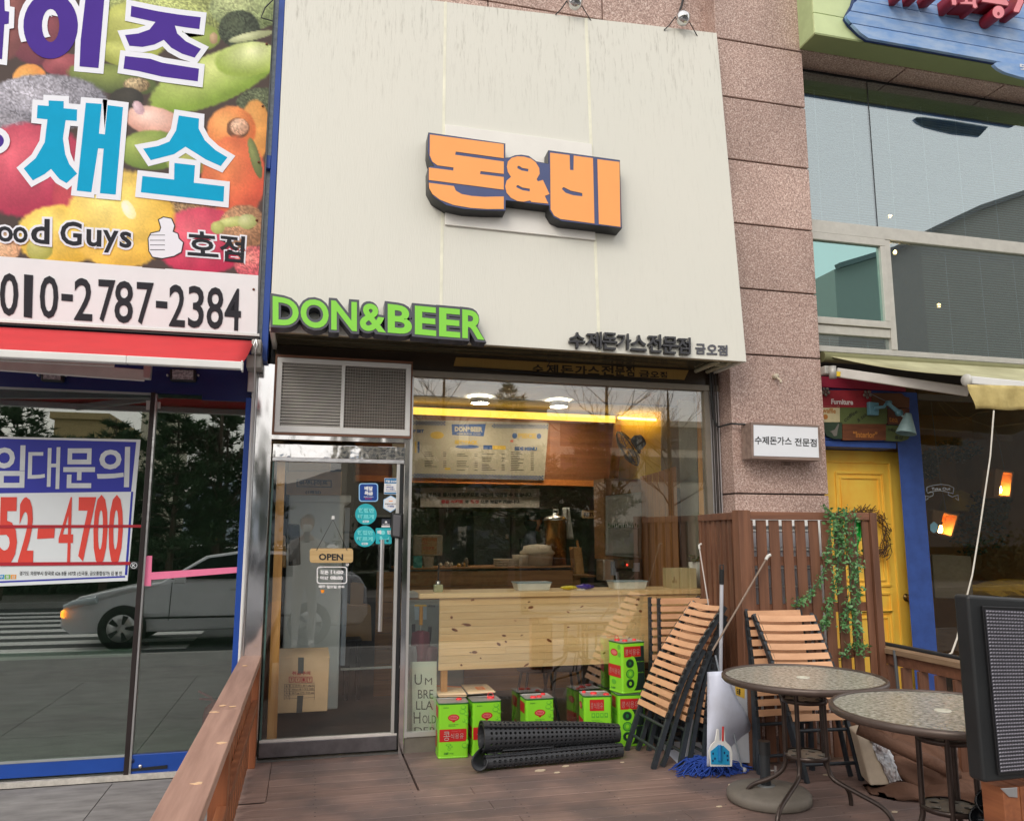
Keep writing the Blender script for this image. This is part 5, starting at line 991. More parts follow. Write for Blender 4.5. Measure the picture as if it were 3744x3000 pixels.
def lump(xa, xb, yc, z0, hh_, dd, seed, n=9):
    r = random.Random(seed); vs = []; fs = []; k = 10
    for i in range(n+1):
        u = i/n; s_ = math.sin(math.pi*min(max(u, .06), .94))**.45
        for j in range(k):
            a = 2*math.pi*j/k; vs.append((xa+(xb-xa)*u, yc+dd*s_*math.cos(a)*r.uniform(.8, 1.1), z0+hh_*.5+hh_*.5*s_*math.sin(a)*r.uniform(.75, 1.1)))
    for i in range(n):
        for j in range(k): a = i*k+j; b = i*k+(j+1) % k; fs.append((a, b, b+k, a+k))
    fs += [tuple(range(k))[::-1], tuple(range(n*k, n*k+k))]
    return vs, fs
x0, x1, x2 = P(*CM(1118, 800), y=.2).x, P(*CM(1226, 800), y=.2).x, P(*CM(1350, 800), y=.2).x
MB().add(*lump(x0, x1+.01, .2, ztop, .035, .04, 3)).build('yellow_end', mat('packet_yellow', sr(226, 206, 50), .35), t); MB().add(*lump(x1, x2, .2, ztop, .045, .05, 4)).build('violet_end', mat('packet_violet', sr(70, 50, 160), .3), t)
text('100', PQ(CM, .143, (1236, 784), (1292, 784), (1290, 806), (1234, 806)), WHITE, t, off=.04)
t = thing('wooden_box', 'small pale wooden box with a cut-out leaf on the right end of the window counter', 'box', tuple(P(*CM(1990, 800), y=.2)))
x0, x1 = P(*CM(1905, 800), y=.2).x, P(*CM(2082, 800), y=.2).x; BX = wood('raw_wood', sr(212, 200, 160), sr(190, 176, 134), .6, axis=2)
MB().box(x0, x1, .17, .34, ztop, ztop+.155).build('box_body', BX, t, bevel=.003); xq = x0+(x1-x0)*.3; MB().box(xq-.002, xq+.001, .168, .17, ztop, ztop+.155).build('edge', mat('raw_wood_dark', sr(150, 130, 90), .6), t)
shape([arc(1932, 722, 6, 24, 0, 345, 10)], CM, .168, MATS['raw_wood_dark'], t, name='cut_out'); shape([arc(1922, 735, 5, 12, 0, 345, 8)], CM, .168, MATS['raw_wood_dark'], t, name='cut_out'); shape([arc(1944, 735, 5, 12, 0, 345, 8)], CM, .168, MATS['raw_wood_dark'], t, name='cut_out')
t = thing('potted_plant', 'small green plant in a white pot at the right end of the window counter', 'plant', tuple(P(*CM(2090, 800), y=.2))); c = P(*CM(2092, 800), y=.3); 
MB().lathe((c.x, .3, ztop), [(0, 0), (.05, 0), (.06, .2), (.055, .2), (0, .19)], 20).build('pot', WHITE, t)
m_ = MB(); rg = random.Random(5)
for k in range(9):
    a = rg.uniform(0, 6.28); l = rg.uniform(.06, .13); p0 = Vector((c.x, .3, ztop+.19)); p1 = p0+Vector((math.cos(a)*l, math.sin(a)*l, rg.uniform(.0, .09))); s_ = Vector((-math.sin(a), math.cos(a), 0))*.018; mid = (p0+p1)/2+Vector((0, 0, .03))
    m_.add([p0, mid+s_, p1, mid-s_], [(0, 1, 2, 3)])
m_.build('leaves', mat('leaf_green', sr(70, 96, 66), .5), t)
m_ = MB()
for k in range(7): m_.box(.72+k*.001, .79, .1, .35, ztop-.03+k*.005, ztop-.027+k*.005)
tag(m_.build('paper_stack', mat('paper_grey', sr(190, 190, 188), .6)), 'stack of papers left of the window counter top', 'papers', kind=None)
# umbrella stand
us_ = thing('umbrella_stand', 'white metal umbrella stand with stencilled lettering behind the left of the window', 'umbrella stand', tuple(P(1540, 2680, y=.2)))
STN = mat('stand_white', sr(208, 222, 208), .4, var=.04); STD = mat('stencil_dark', sr(70, 84, 78), .6)
qf = PQ(C6, .10, (122, 686), (316, 682), (316, 1240), (122, 1246)); MB().quadslab(qf, (0, .006, 0)).build('front_panel', STN, us_)
qs = [P(*C6(92, 690), y=.26), P(*C6(122, 686), y=.10), P(*C6(122, 1246), y=.10), P(*C6(64, 1246), y=.26)]; MB().quadslab(qs, (.004, .004, 0)).build('side_panel', STN, us_)
MB().quadslab([Vector((p.x, .28, p.z)) for p in qf], (0, .006, 0)).build('back_panel', STN, us_)
for s_, a in (('U', (142, 784, 200, 866)), ('M', (224, 812, 280, 866)), ('BRE', (168, 906, 290, 974)), ('LLA', (154, 994, 286, 1062)), ('H', (134, 1082, 188, 1170)), ('OLD', (204, 1106, 330, 1170)), ('DER', (140, 1200, 320, 1248))):
    text(s_, PQ(C6, .098, (a[0], a[1]), (min(a[2], 312), a[1]), (min(a[2], 312), a[3]), (a[0], a[3])), STD, us_, off=.0)
def folded_umbrella(lab, px, py0, py1, y, m, hm, lean):
    a, b = P(px, py0, y=y), P(px+lean, py1, y=y); t = thing('umbrella', lab, 'umbrella', tuple(b), 'umbrellas in the stand'); d = a-b; n = 14
    m_ = MB(); pr = [(.012, 0), (.02, .1), (.045, .42), (.058, .62), (.052, .72), (.02, .74)]; L = d.length; axd = d.normalized(); q_ = Vector((0, 0, 1)).rotation_difference(axd); vs = []; fs = []
    for r, u in pr:
        for k in range(16): an = 2*math.pi*k/16; rr = r*(1+.22*math.cos(an*4)); vs.append(b+q_ @ Vector((rr*math.cos(an), rr*math.sin(an), u*L)))
    for i in range(len(pr)-1):
        for k in range(16): c_ = i*16+k; e_ = i*16+(k+1) % 16; fs.append((c_, e_, e_+16, c_+16))
    m_.add(vs, fs, True); m_.build('canopy', m, t); MB().tube([b+d*.72, b+d*.80], .006, 6).build('shaft', STEELF, t); MB().tube([b+d*.80, a], .014, 8).build('handle', hm, t)
folded_umbrella('maroon folded umbrella with yellow handle in the white stand', 1540, 2215, 2560, .17, mat('maroon_cloth', sr(104, 40, 58), .7), mat('handle_yellow', sr(206, 150, 50), .4), -6)
folded_umbrella('dark maroon umbrella leaning right in the white stand', 1572, 2290, 2560, .20, mat('maroon_cloth2', sr(88, 44, 56), .7), INK, -14)
folded_umbrella('silver lined umbrella at the left of the white stand', 1512, 2280, 2560, .2, mat('silver_cloth', sr(150, 150, 156), .5), INK, 4)
t = thing('small_fridge', 'low white cooler with a printed notice behind the umbrella stand', 'cooler', (P(1550, 2300, y=.9).x, .95, .02))
a_, b_ = P(1480, 2210, y=.9), P(1612, 2210, y=.9); MB().box(a_.x, b_.x+.2, .9, 1.4, .02, a_.z).build('cabinet', mat('cooler_grey', sr(120, 130, 132), .5), t, bevel=.01)
q = PQ(C6, .895, (140, 232), (238, 234), (236, 352), (144, 356)); MB().quadslab(q, (0, .003, 0)).build('notice', mat('notice_blue', sr(150, 170, 186), .6), t); MB().quadslab(PQ(C6, .892, (142, 234), (236, 236), (236, 250), (142, 250)), (0, .002, 0)).build('notice_band', MYE, t); text('냉장실', PQ(C6, .892, (246, 236), (304, 238), (304, 254), (246, 254)), INK, t, off=.02)
# dark stools under the counter
for (px, lab) in ((1960, 'dark bar stool under the window counter, left one'), (2060, 'dark bar stool under the window counter, right one')):
    c = P(px, 2700, y=.55); t = thing('bar_stool', lab, 'stool', (c.x, .55, .02), 'stools under the window counter')
    MB().lathe((c.x, .55, .42), [(0, 0), (.15, 0), (.16, .02), (.15, .05), (0, .055)], 24).build('seat', BLACK, t)
    for dx, dy in ((-1, -1), (1, -1), (-1, 1), (1, 1)): MB().tube([(c.x+.09*dx, .55+.09*dy, .42), (c.x+.15*dx, .55+.15*dy, .02)], .011, 6).build('leg', BLACKM, t)
# ---- behind the glass door
t = tag(MB().quadslab(PQ(CD, .05, (160, 262), (232, 262), (150, 2900), (60, 2900)), (0, .03, 0)).build('door_side_board', PINEZ), 'upright pine board just inside the left of the glass door', 'board')
wf = thing('white_refrigerator', 'tall white refrigerator standing inside the glass door', 'refrigerator', tuple(P(1150, 2500, y=1.0)))
FW_ = mat('fridge_white', sr(232, 238, 242), .35, var=.03)
pa, pb = P(*CD(262, 632), y=.9), P(*CD(770, 655), y=.9); zf = pa.z; xe = P(*CD(735, 1700), y=.9).x
MB().box(P(*CD(235, 1300), y=.9).x, P(*CD(748, 1300), y=.9).x, .95, 1.5, .12, zf).build('cabinet', FW_, wf, bevel=.012)
MB().box(P(*CD(754, 1300), y=.9).x, P(*CD(800, 1300), y=.9).x, .93, 1.5, .45, zf-.1).build('door_edge', mat('fridge_edge', sr(150, 160, 176), .3), wf, bevel=.008)
MB().box(P(*CD(235, 1300), y=.9).x, P(*CD(806, 1300), y=.9).x, .92, 1.5, zf-.06, zf+.0).build('top_panel', FW_, wf, bevel=.008)
def carton(lab, cv, y, q, dep, m=CARD, writing=()):
    t = thing('cardboard_box', lab, 'box', tuple(P(*cv(*q[3]), y=y)), 'cardboard boxes inside the door')
    MB().quadslab(PQ(cv, y, *q), (0, dep, 0)).build('carton', m, t, bevel=.004)
    for s_, a, mm, of in writing: text(s_, [P(*cv(*p), y=y-.002) for p in ((a[0], a[1]), (a[2], a[1]), (a[2], a[3]), (a[0], a[3]))], mm, t, off=of)
    return t
CARDD = mat('cardboard_dark', sr(184, 148, 106), .8, var=.08)
carton('brown carton topmost of the stack on the white refrigerator', CD, .92, [(258, 250), (640, 250), (640, 412), (262, 416)], .4, CARDD, [('BNACKAI 식계량포장', (315, 276, 585, 300), RDI, .02)])
t = carton('wide carton with framed Korean lettering on the white refrigerator', CD, .9, [(238, 428), (742, 428), (735, 640), (238, 636)], .45, CARD, [('위생나이프', (352, 508, 612, 552), INK, .04), ('(1매입)', (412, 598, 552, 632), INK, .03)])
fq = [(332, 498), (648, 506), (648, 572), (332, 566)]
shape([fq, [(340, 506), (640, 514), (640, 564), (340, 558)]], CD, .898, INK, t, name='printed_frame')
tb = carton('taped carton with red handling symbols standing on the floor inside the door', crop(900, 2050, 1.819), .25, [(188, 640), (556, 640), (540, 996), (160, 1016)], .32, CARD)
CE = crop(900, 2050, 1.819); YC = .246
MB().quadslab([P(*CE(188, 640), y=.25), P(*CE(556, 640), y=.25), P(*CE(546, 572), y=.48), P(*CE(204, 580), y=.48)], (0, .0, -.004)).build('top_flaps', CARD, tb)
TPE = mat('dark_tape', sr(64, 66, 66), .4); MB().quadslab(PQ(CE, YC, (346, 640), (384, 640), (382, 745), (344, 748)), (0, .002, 0)).build('tape', TPE, tb); MB().quadslab(PQ(CE, YC, (340, 895), (380, 893), (372, 1006), (334, 1008)), (0, .002, 0)).build('tape', TPE, tb)
text('취급주의', PQ(CE, YC, (305, 732), (426, 730), (426, 756), (305, 758)), RDI, tb, off=.03)
for k in range(4):
    x = 284+k*40; shape([[(x, 768), (x+36, 767), (x+36, 805), (x, 806)], [(x+4, 772), (x+32, 771), (x+32, 801), (x+4, 802)]], CE, YC, RDI, tb, name='symbol_frame'); text('↗Y⇈☂'[k] if k in (1,) else 'TY11'[k:k+1] if k < 3 else 'T', PQ(CE, YC, (x+10, 777), (x+26, 777), (x+26, 798), (x+10, 798)), RDI, tb, off=.03)
for k in range(5): y = 816+k*24; shape([[(254, y+2), (456, y-8), (456, y-6), (254, y+4)]], CE, YC, INK, tb, name='table_line')
for x in (254, 290, 454): shape([[(x, 818), (x+2, 818), (x, 922), (x-2, 922)]], CE, YC, INK, tb, name='table_line')
for k, s_ in enumerate(('품 명  신 돈까스 용기 (AJ-5)', '수 량  300set (용기 뚜껑 포함)', '재 질  용기 pp 안전, 뚜껑 pet', '치 수')): text(s_, PQ(CE, YC, (262, 824+k*24), (450 if k < 3 else 286, 818+k*24), (450 if k < 3 else 286, 834+k*24), (262, 840+k*24)), INK, tb, off=.01)
# shelf unit right of the fridge seen through the door
sh = thing('storage_shelf', 'dark steel storage shelf loaded with boxes seen through the right of the door', 'shelf', tuple(P(1350, 2500, y=2.2)))
xa_, xb_ = P(*CD(830, 1200), y=2.2).x, P(*CD(1180, 1200), y=2.2).x
for px in (818, 1080, 1330): z = P(*CD(900, px), y=2.2).z; MB().box(xa_, xb_, 2.2, 2.5, z-.015, z).build('shelf_board', mat('shelf_grey', sr(130, 132, 128), .4), sh)
for x in (xa_, xb_): MB().box(x-.01, x+.01, 2.2, 2.22, .02, P(*CD(900, 700), y=2.2).z).build('upright', BLACKM, sh)
carton('upright carton on the shelf low behind the door handle', CD, 2.15, [(820, 1430), (940, 1440), (930, 1700), (815, 1700)], .2, CARDD)
carton('tall brown carton on the floor behind the shelf', CE, 2.0, [(655, 295), (830, 300), (835, 530), (655, 530)], .3, CARDD)
t = thing('plastic_stool', 'black plastic stool on the floor deep inside the door', 'stool', tuple(P(*CE(710, 650), y=1.8)))
a_ = P(*CE(660, 520), y=1.8); b_ = P(*CE(770, 520), y=1.8); MB().box(a_.x, b_.x, 1.8, 2.1, a_.z-.03, a_.z).build('seat', BLACK, t, bevel=.01)
for x in (a_.x+.02, b_.x-.02):
    for y in (1.82, 2.08): MB().box(x-.015, x+.015, y-.015, y+.015, .02, a_.z-.03).build('leg', BLACK, t)
t = thing('card_terminal', 'black card payment terminal hung inside the glass door at the left', 'terminal', tuple(P(*CD(310, 1270), y=.25)))
MB().quadslab(PQ(CD, .25, (254, 898), (360, 902), (368, 1270), (258, 1278)), (0, .05, 0)).build('case', BLACK, t, bevel=.01); MB().quadslab(PQ(CD, .248, (268, 920), (350, 922), (352, 1010), (270, 1008)), (0, .004, 0)).build('screen', mat('screen_dark', sr(24, 28, 32), .1), t)
MB().quadslab(PQ(CD, .22, (186, 1010), (232, 1005), (236, 1300), (190, 1290)), (0, .06, 0)).build('holder', mat('holder_tan', sr(150, 120, 80), .5), t, bevel=.01)
tag(MB().quadslab([P(*CE(630, 715), y=1.5), P(*CE(975, 700), y=1.5), P(*CE(975, 712), y=1.5), P(*CE(630, 727), y=1.5)], (0, .03, 0)).build('floor_trim', WHITE), 'white floor trim crossing behind the stool inside the door', 'trim')

# ------------------------------------------------------------------ oil cans and cardboard
CMt = crop(1500, 2480, 2156/800.)
LIMEC = mat('can_lime', sr(136, 214, 46), .38, var=.03); GRND = mat('can_dark_green', sr(36, 110, 50), .4); TIN = mat('tin_lid', sr(176, 174, 170), .35, .6, var=.15, scale=20)
CRED = mat('can_red', sr(186, 34, 34), .4, var=.05); CRP = mat('cap_red', sr(224, 44, 50), .35); LGP = mat('can_pale_green', sr(96, 180, 50), .4); CBK = mat('can_black', sr(34, 46, 42), .3); PNK = mat('can_pink', sr(214, 110, 110), .4); SILV = mat('can_silver', sr(190, 186, 180), .35, .4)
CW_, CDp, CH = .205, .18, .355
def oil_can(lab, FL, FR, front, side, zb=0.0, group='green oil cans'):
    d = Vector((FR.x-FL.x, FR.y-FL.y, 0)).normalized(); n = Vector((-d.y, d.x, 0)); ctr = Vector((FL.x, FL.y, zb))+d*CW_/2+n*CDp/2
    t = thing('oil_can', lab, 'oil can', tuple(ctr), group); t.rotation_euler = (0, 0, math.atan2(d.y, d.x))
    w, e, r = CW_/2, CDp/2, .016
    def rr(w, e, r, z): return [(x, y, z) for x, y in ([(w-r+r*math.cos(a), e-r+r*math.sin(a)) for a in (0, .52, 1.05, 1.57)]+[(-w+r-r*math.sin(a), e-r+r*math.cos(a)) for a in (0, .52, 1.05, 1.57)]+[(-w+r-r*math.cos(a), -e+r-r*math.sin(a)) for a in (0, .52, 1.05, 1.57)]+[(w-r+r*math.sin(a), -e+r-r*math.cos(a)) for a in (0, .52, 1.05, 1.57)])]
    def ring(zs, nm, m):
        k = 16; vs = []; fs = []
        for (ww, ee, z) in zs: vs += rr(ww, ee, r, z)
        for i in range(len(zs)-1):
            for j in range(k): a = i*k+j; b = i*k+(j+1) % k; fs.append((a, b, b+k, a+k))
        me = MB().add(vs, fs+[tuple(range(k))[::-1], tuple(range((len(zs)-1)*k, len(zs)*k))], False); o = me.build(nm, m, None); o.parent = t; return o
    ring([(w-.003, e-.003, 0), (w, e, .004), (w, e, .008), (w-.002, e-.002, .012), (w-.002, e-.002, CH-.012)], 'body', LIMEC)
    ring([(w-.002, e-.002, CH-.0119), (w+.001, e+.001, CH-.008), (w+.001, e+.001, CH-.003)], 'top_rim', GRND)
    ring([(w-.001, e-.001, CH-.0029), (w+.0, e+.0, CH), (w-.006, e-.006, CH), (w-.008, e-.008, CH-.004)], 'lid', TIN)
    def face(rot):
        def f(u, v, o=.0012):   # u 0..1 left->right, v 0..1 top->down
            if rot == 0: return Vector((-w+u*2*w, -e-o+.002, CH-v*CH))
            return Vector((-w-o+.002, e-u*2*e, CH-v*CH))
        return f
    def fq(f, u0, v0, u1, v1, m, nm='print', o=.0012): 
        x = MB().add([f(u0, v0, o), f(u1, v0, o), f(u1, v1, o), f(u0, v1, o)], [(0, 3, 2, 1)]).build(nm, m, None); x.parent = t
    def fe(f, u, v, a, b, m, o=.0016, n=18): 
        x = MB().add([f(u+a*math.cos(k*2*math.pi/n), v+b*math.sin(k*2*math.pi/n), o) for k in range(n)], [tuple(range(n))]).build('print', m, None); x.parent = t
    def ft(f, s, u0, v0, u1, v1, m, o=.0022, off=.03):
        x = text(s, [f(u0, v0, o), f(u1, v0, o), f(u1, v1, o), f(u0, v1, o)], m, None, 'print', off=off, res=2); x.parent = t
    for rot, kind in ((0, front), (1, side)):
        f = face(rot)
        if kind == 'A':
            ft(f, '롯데푸드', .16, .075, .34, .10, GRND, off=.01)
            for (u, v, a, b) in ((.82, .09, .09, .04), (.80, .17, .11, .045), (.92, .21, .07, .035), (.84, .33, .05, .035), (.93, .35, .05, .04), (.88, .78, .10, .05), (.95, .72, .05, .06)): fe(f, u, v, a, b, LGP); fe(f, u-.01, v-.006, a*.72, b*.7, LIMEC, .002)
            fe(f, .50, .27, .19, .062, CRED); fe(f, .50, .27, .15, .042, PNK, .002); fe(f, .50, .335, .05, .02, CRED); ft(f, 'DELGA', .39, .25, .61, .29, CRED, .0026)
            ft(f, '100%콩 콩기름 이미지', .33, .385, .66, .402, GRND, off=.02); ft(f, '콩으로 느끼죠', .33, .412, .56, .428, GRND, off=.02)
            fq(f, .04, .475, .93, .70, CRED); ft(f, '콩', .17, .515, .38, .68, SILV, off=.0); ft(f, '식용유', .40, .55, .84, .65, SILV, off=-.005); ft(f, 'Soybean Oil', .44, .50, .74, .53, PNK, off=.0)
            for (u, v, a, b) in ((.34, .755, .09, .022), (.40, .79, .08, .024), (.36, .83, .05, .026)): fe(f, u, v, a, b, LGP); fe(f, u, v, a*.6, b*.6, LIMEC, .002)
            ft(f, '18ℓ', .20, .885, .34, .93, GRND, off=.03); ft(f, '(16.5kg)', .37, .895, .50, .925, GRND, off=.01)
        elif kind == 'B':
            fq(f, .22, .075, .72, .29, CRED); ft(f, '콩식용유', .25, .13, .68, .25, SILV, off=-.01)
            for k in range(4): fq(f, .28+k*.15, .33, .40+k*.15, .42, LGP); fe(f, .34+k*.15, .37, .035, .025, LIMEC, .002)
            for k in range(9): fq(f, .27, .46+k*.028, .27+.5*(.6+.4*((k*7) % 5)/5), .468+k*.028, LGP)
            for k in range(8): fq(f, .30, .72+k*.024, .52, .726+k*.024, GRND)
            fq(f, .62, .64, .80, .68, GRND); fe(f, .7, .80, .07, .04, LGP)
        elif kind == 'C':
            fq(f, .10, .09, .80, .295, CRED); ft(f, '콩식용유', .14, .14, .76, .26, SILV, off=-.01); fq(f, .44, .30, .94, .95, CBK); fq(f, .80, .09, .94, .30, CBK)
            fe(f, .44, .62, .22, .34, LIMEC, .0015, 26)
            for v in (.42, .62, .81): fe(f, .34, v, .17, .09, GRND, .002); fe(f, .34, v, .14, .074, CBK if v != .62 else LGP, .0024); fe(f, .34, v, .06, .04, LIMEC if v != .42 else GRND, .003)
            ft(f, '롯데푸드 안전포장', .62, .385, .92, .405, LIMEC, .002, .01); ft(f, '기름때가 느껴져', .62, .60, .90, .62, LIMEC, .002, .01)
        elif kind == 'D':
            fq(f, .1, .1, .8, .30, CRED); fq(f, .1, .55, .5, .85, CRED)
        elif kind == 'E':
            fe(f, .45, .22, .26, .07, CRED); fe(f, .45, .22, .2, .045, PNK, .002); fq(f, .02, .46, .90, .70, CRED); ft(f, '콩식용유', .08, .53, .86, .64, SILV, off=-.01); fe(f, .8, .1, .1, .05, LGP); fe(f, .82, .25, .1, .05, LGP); fe(f, .4, .8, .16, .05, LGP); ft(f, '18ℓ', .2, .9, .5, .94, GRND)
    def cap(x, y, rr_, up=False):
        o = MB().lathe((x, y, CH-.004), [(0, .012), (rr_*.8, .012), (rr_, .008), (rr_*1.05, 0)], 18).build('cap', CRP, None); o.parent = t
        if up: q = MB().tube([(x-rr_, y, CH+.004), (x-rr_*.5, y+.01, CH+.03), (x+rr_*.5, y+.01, CH+.03), (x+rr_, y, CH+.004)], .0022, 5).build('cap_ring', CRP, None); q.parent = t
    return t, cap
zt_ = CH
def topc(a, b): return P(*C6(a, b), z=CH)
F0, F1 = P(*C6(318, 1440), z=0), P(*C6(553, 1432), z=0)
F0.y = -.205; F1.y = -.215; t1, c1 = oil_can('green oil can at the far left, half covered by a cardboard flap', F0, F1, 'A', 'D'); c1(.05, .03, .02)
a, b = P(*C6(597, 988), y=-.2), P(*C6(857, 972), y=-.2); a.z = b.z = 0; t2, c2 = oil_can('second green oil can from the left, cardboard on its lid and red cap showing', a, b, 'A', 'A'); c2(.05, .02, .025, True)
a, b = P(*C6(1017, 950), y=-.2), P(*C6(1292, 935), y=-.205); a.z = b.z = 0; t3, c3 = oil_can('green oil can standing alone in the middle with red caps on its lid', a, b, 'A', 'D'); c3(-.035, -.04, .022); c3(.01, -.03, .018); c3(.06, .05, .016)
a, b = P(*C6(1472, 925), y=-.195), P(*C6(1718, 914), y=-.225); a.z = b.z = 0; t4, c4 = oil_can('fourth green oil can with the small-print back turned to the viewer', a, b, 'B', 'E'); c4(-.01, .0, .024); c4(.07, -.05, .022); c4(-.07, .05, .014)
a, b = P(*C6(1740, 925), y=-.20), P(*C6(1990, 912), y=-.22); a.z = b.z = 0; t5, c5 = oil_can('lower green oil can of the stack, mostly behind the folded chair', a, b, 'C', 'B')
a = P(*C6(1776, 700), y=-.215); mid = Vector((a.x, -.215, 0)); ang = math.radians(12)
t6, c6 = oil_can('upper green oil can stacked on another, black panel side turned front', mid, mid+Vector((math.cos(ang), math.sin(ang), 0)), 'C', 'E', CH+.002); c6(-.05, .045, .02, True); c6(-.02, -.01, .02); c6(.07, .0, .014)
CBD = mat('cardboard_flat', sr(226, 200, 164), .8, var=.05)
t = thing('flat_cardboard', 'flattened card with orange edge lying over the first oil can', 'cardboard', (F0.x+.1, -.1, CH), 'flattened cardboard pieces')
q = [topc(290, 893), topc(508, 905), topc(552, 968), topc(332, 972)]; q = [p+Vector((0, 0, .012)) for p in q]; MB().quadslab(q, (0, 0, -.004)).build('sheet', CBD, t); MB().quadslab([p+Vector((0, 0, .010)) for p in q], (0, 0, -.004)).build('sheet', CBD, t)
MB().quadslab([q[0]+Vector((0, 0, .0115)), q[1]+Vector((0, 0, .0115)), q[1].lerp(q[2], .14)+Vector((0, 0, .0115)), q[0].lerp(q[3], .14)+Vector((0, 0, .0115))], (0, 0, -.001)).build('orange_band', mat('orange_card', sr(236, 130, 50), .7), t)
t = thing('flat_cardboard', 'flattened card with a small orange stamp lying over the second oil can', 'cardboard', (F0.x+.3, -.1, CH), 'flattened cardboard pieces')
q = [topc(508, 893), topc(712, 888), topc(780, 952), topc(566, 966)]; q = [p+Vector((0, 0, .026)) for p in q]; MB().quadslab(q, (0, 0, -.004)).build('sheet', CBD, t)
MB().quadslab([bil(q, u, v)+Vector((0, 0, .001)) for u, v in ((.42, .32), (.74, .3), (.74, .68), (.42, .7))], (0, 0, -.0008)).build('stamp', MATS['orange_card'], t); text('돈', [bil(q, u, v)+Vector((0, 0, .0016)) for u, v in ((.52, .38), (.66, .37), (.66, .62), (.52, .63))], CBD, t)

# ------------------------------------------------------------------ rolled rubber mats
def rolled_mat(lab, A, B, RA, RB, turns, ncell, nal, hole=.30, seed=1):
    t = thing('rubber_mat', lab, 'rubber mat', tuple((A+B)/2-Vector((0, 0, RA))), 'rolled rubber mats'); ax = (B-A).normalized(); up = Vector((0, 0, 1)); sd = ax.cross(up).normalized(); up = sd.cross(ax)
    rg = random.Random(seed); th_tot = turns*2*math.pi
    def pt(s, u):
        th = s*th_tot+.9; R = (RA+(RB-RA)*u)*(1-.17*s*turns); sq = 1-.10*math.sin(u*5+1)*math.sin(th)**2
        return A.lerp(B, u)+sd*(R*math.cos(th))*1.03+up*(R*math.sin(th)*sq)
    vs, fs = [], []
    K = 8
    for i in range(ncell):
        for j in range(nal):
            s0, s1, u0, u1 = i/ncell, (i+1)/ncell, j/nal, (j+1)/nal; cs, cu = (s0+s1)/2, (u0+u1)/2; o = len(vs)
            sq = [(s0, u0), (cs, u0), (s1, u0), (s1, cu), (s1, u1), (cs, u1), (s0, u1), (s0, cu)]
            solid = (j == 0 or j == nal-1)
            vs += [pt(*p) for p in sq]
            if solid: fs.append(tuple(range(o, o+8))); continue
            hs, hu = (s1-s0)*hole, (u1-u0)*hole
            vs += [pt(cs+hs*math.cos(a), cu+hu*math.sin(a)) for a in [math.radians(225+45*k) for k in range(8)]]
            for k in range(8): fs.append((o+k, o+(k+1) % 8, o+8+(k+1) % 8, o+8+k))
    o = MB().add(vs, fs, False).build('perforated_sheet', RUBBER, t); m = o.modifiers.new('thickness', 'SOLIDIFY'); m.thickness = .008
    return t
Ab = P(*CMt(700, 608), y=-.43); Bb = P(*CMt(2050, 600), y=-.42); Ab.z = .175; Bb.z = .145
rolled_mat('large rolled black perforated rubber mat lying in front of the oil cans', Ab, Bb, .116, .062, 1.7, 30, 30)
Al, Bl = P(*CMt(748, 925), z=0), P(*CMt(2105, 800), z=0); Al = Vector((Al.x, Al.y+.04, .052)); Bl = Vector((Bl.x, Bl.y+.04, .052))
rolled_mat('thin rolled black rubber mat in front of the larger roll', Al, Bl, .05, .046, 1.9, 16, 27, .33, 2)
t = thing('mat_fold', 'folded end flap of the black rubber mat at the left of the rolls', 'mat flap', (Al.x-.08, -.45, 0)); n = 12; vs, fs = [], []
for i in range(n+1):
    for j in range(5):
        u = i/n; a = math.pi*1.15*u+2.6; vs.append((Al.x-.045+.055*math.cos(a)+j*.03, -.60+.0+j*.055+.01*math.sin(j), .075+.06*math.sin(a)+j*.004))
for i in range(n):
    for j in range(4): a = i*5+j; fs.append((a, a+1, a+6, a+5))
o = MB().add(vs, fs, True).build('flap', RUBBER, t); m = o.modifiers.new('thickness', 'SOLIDIFY'); m.thickness = .009

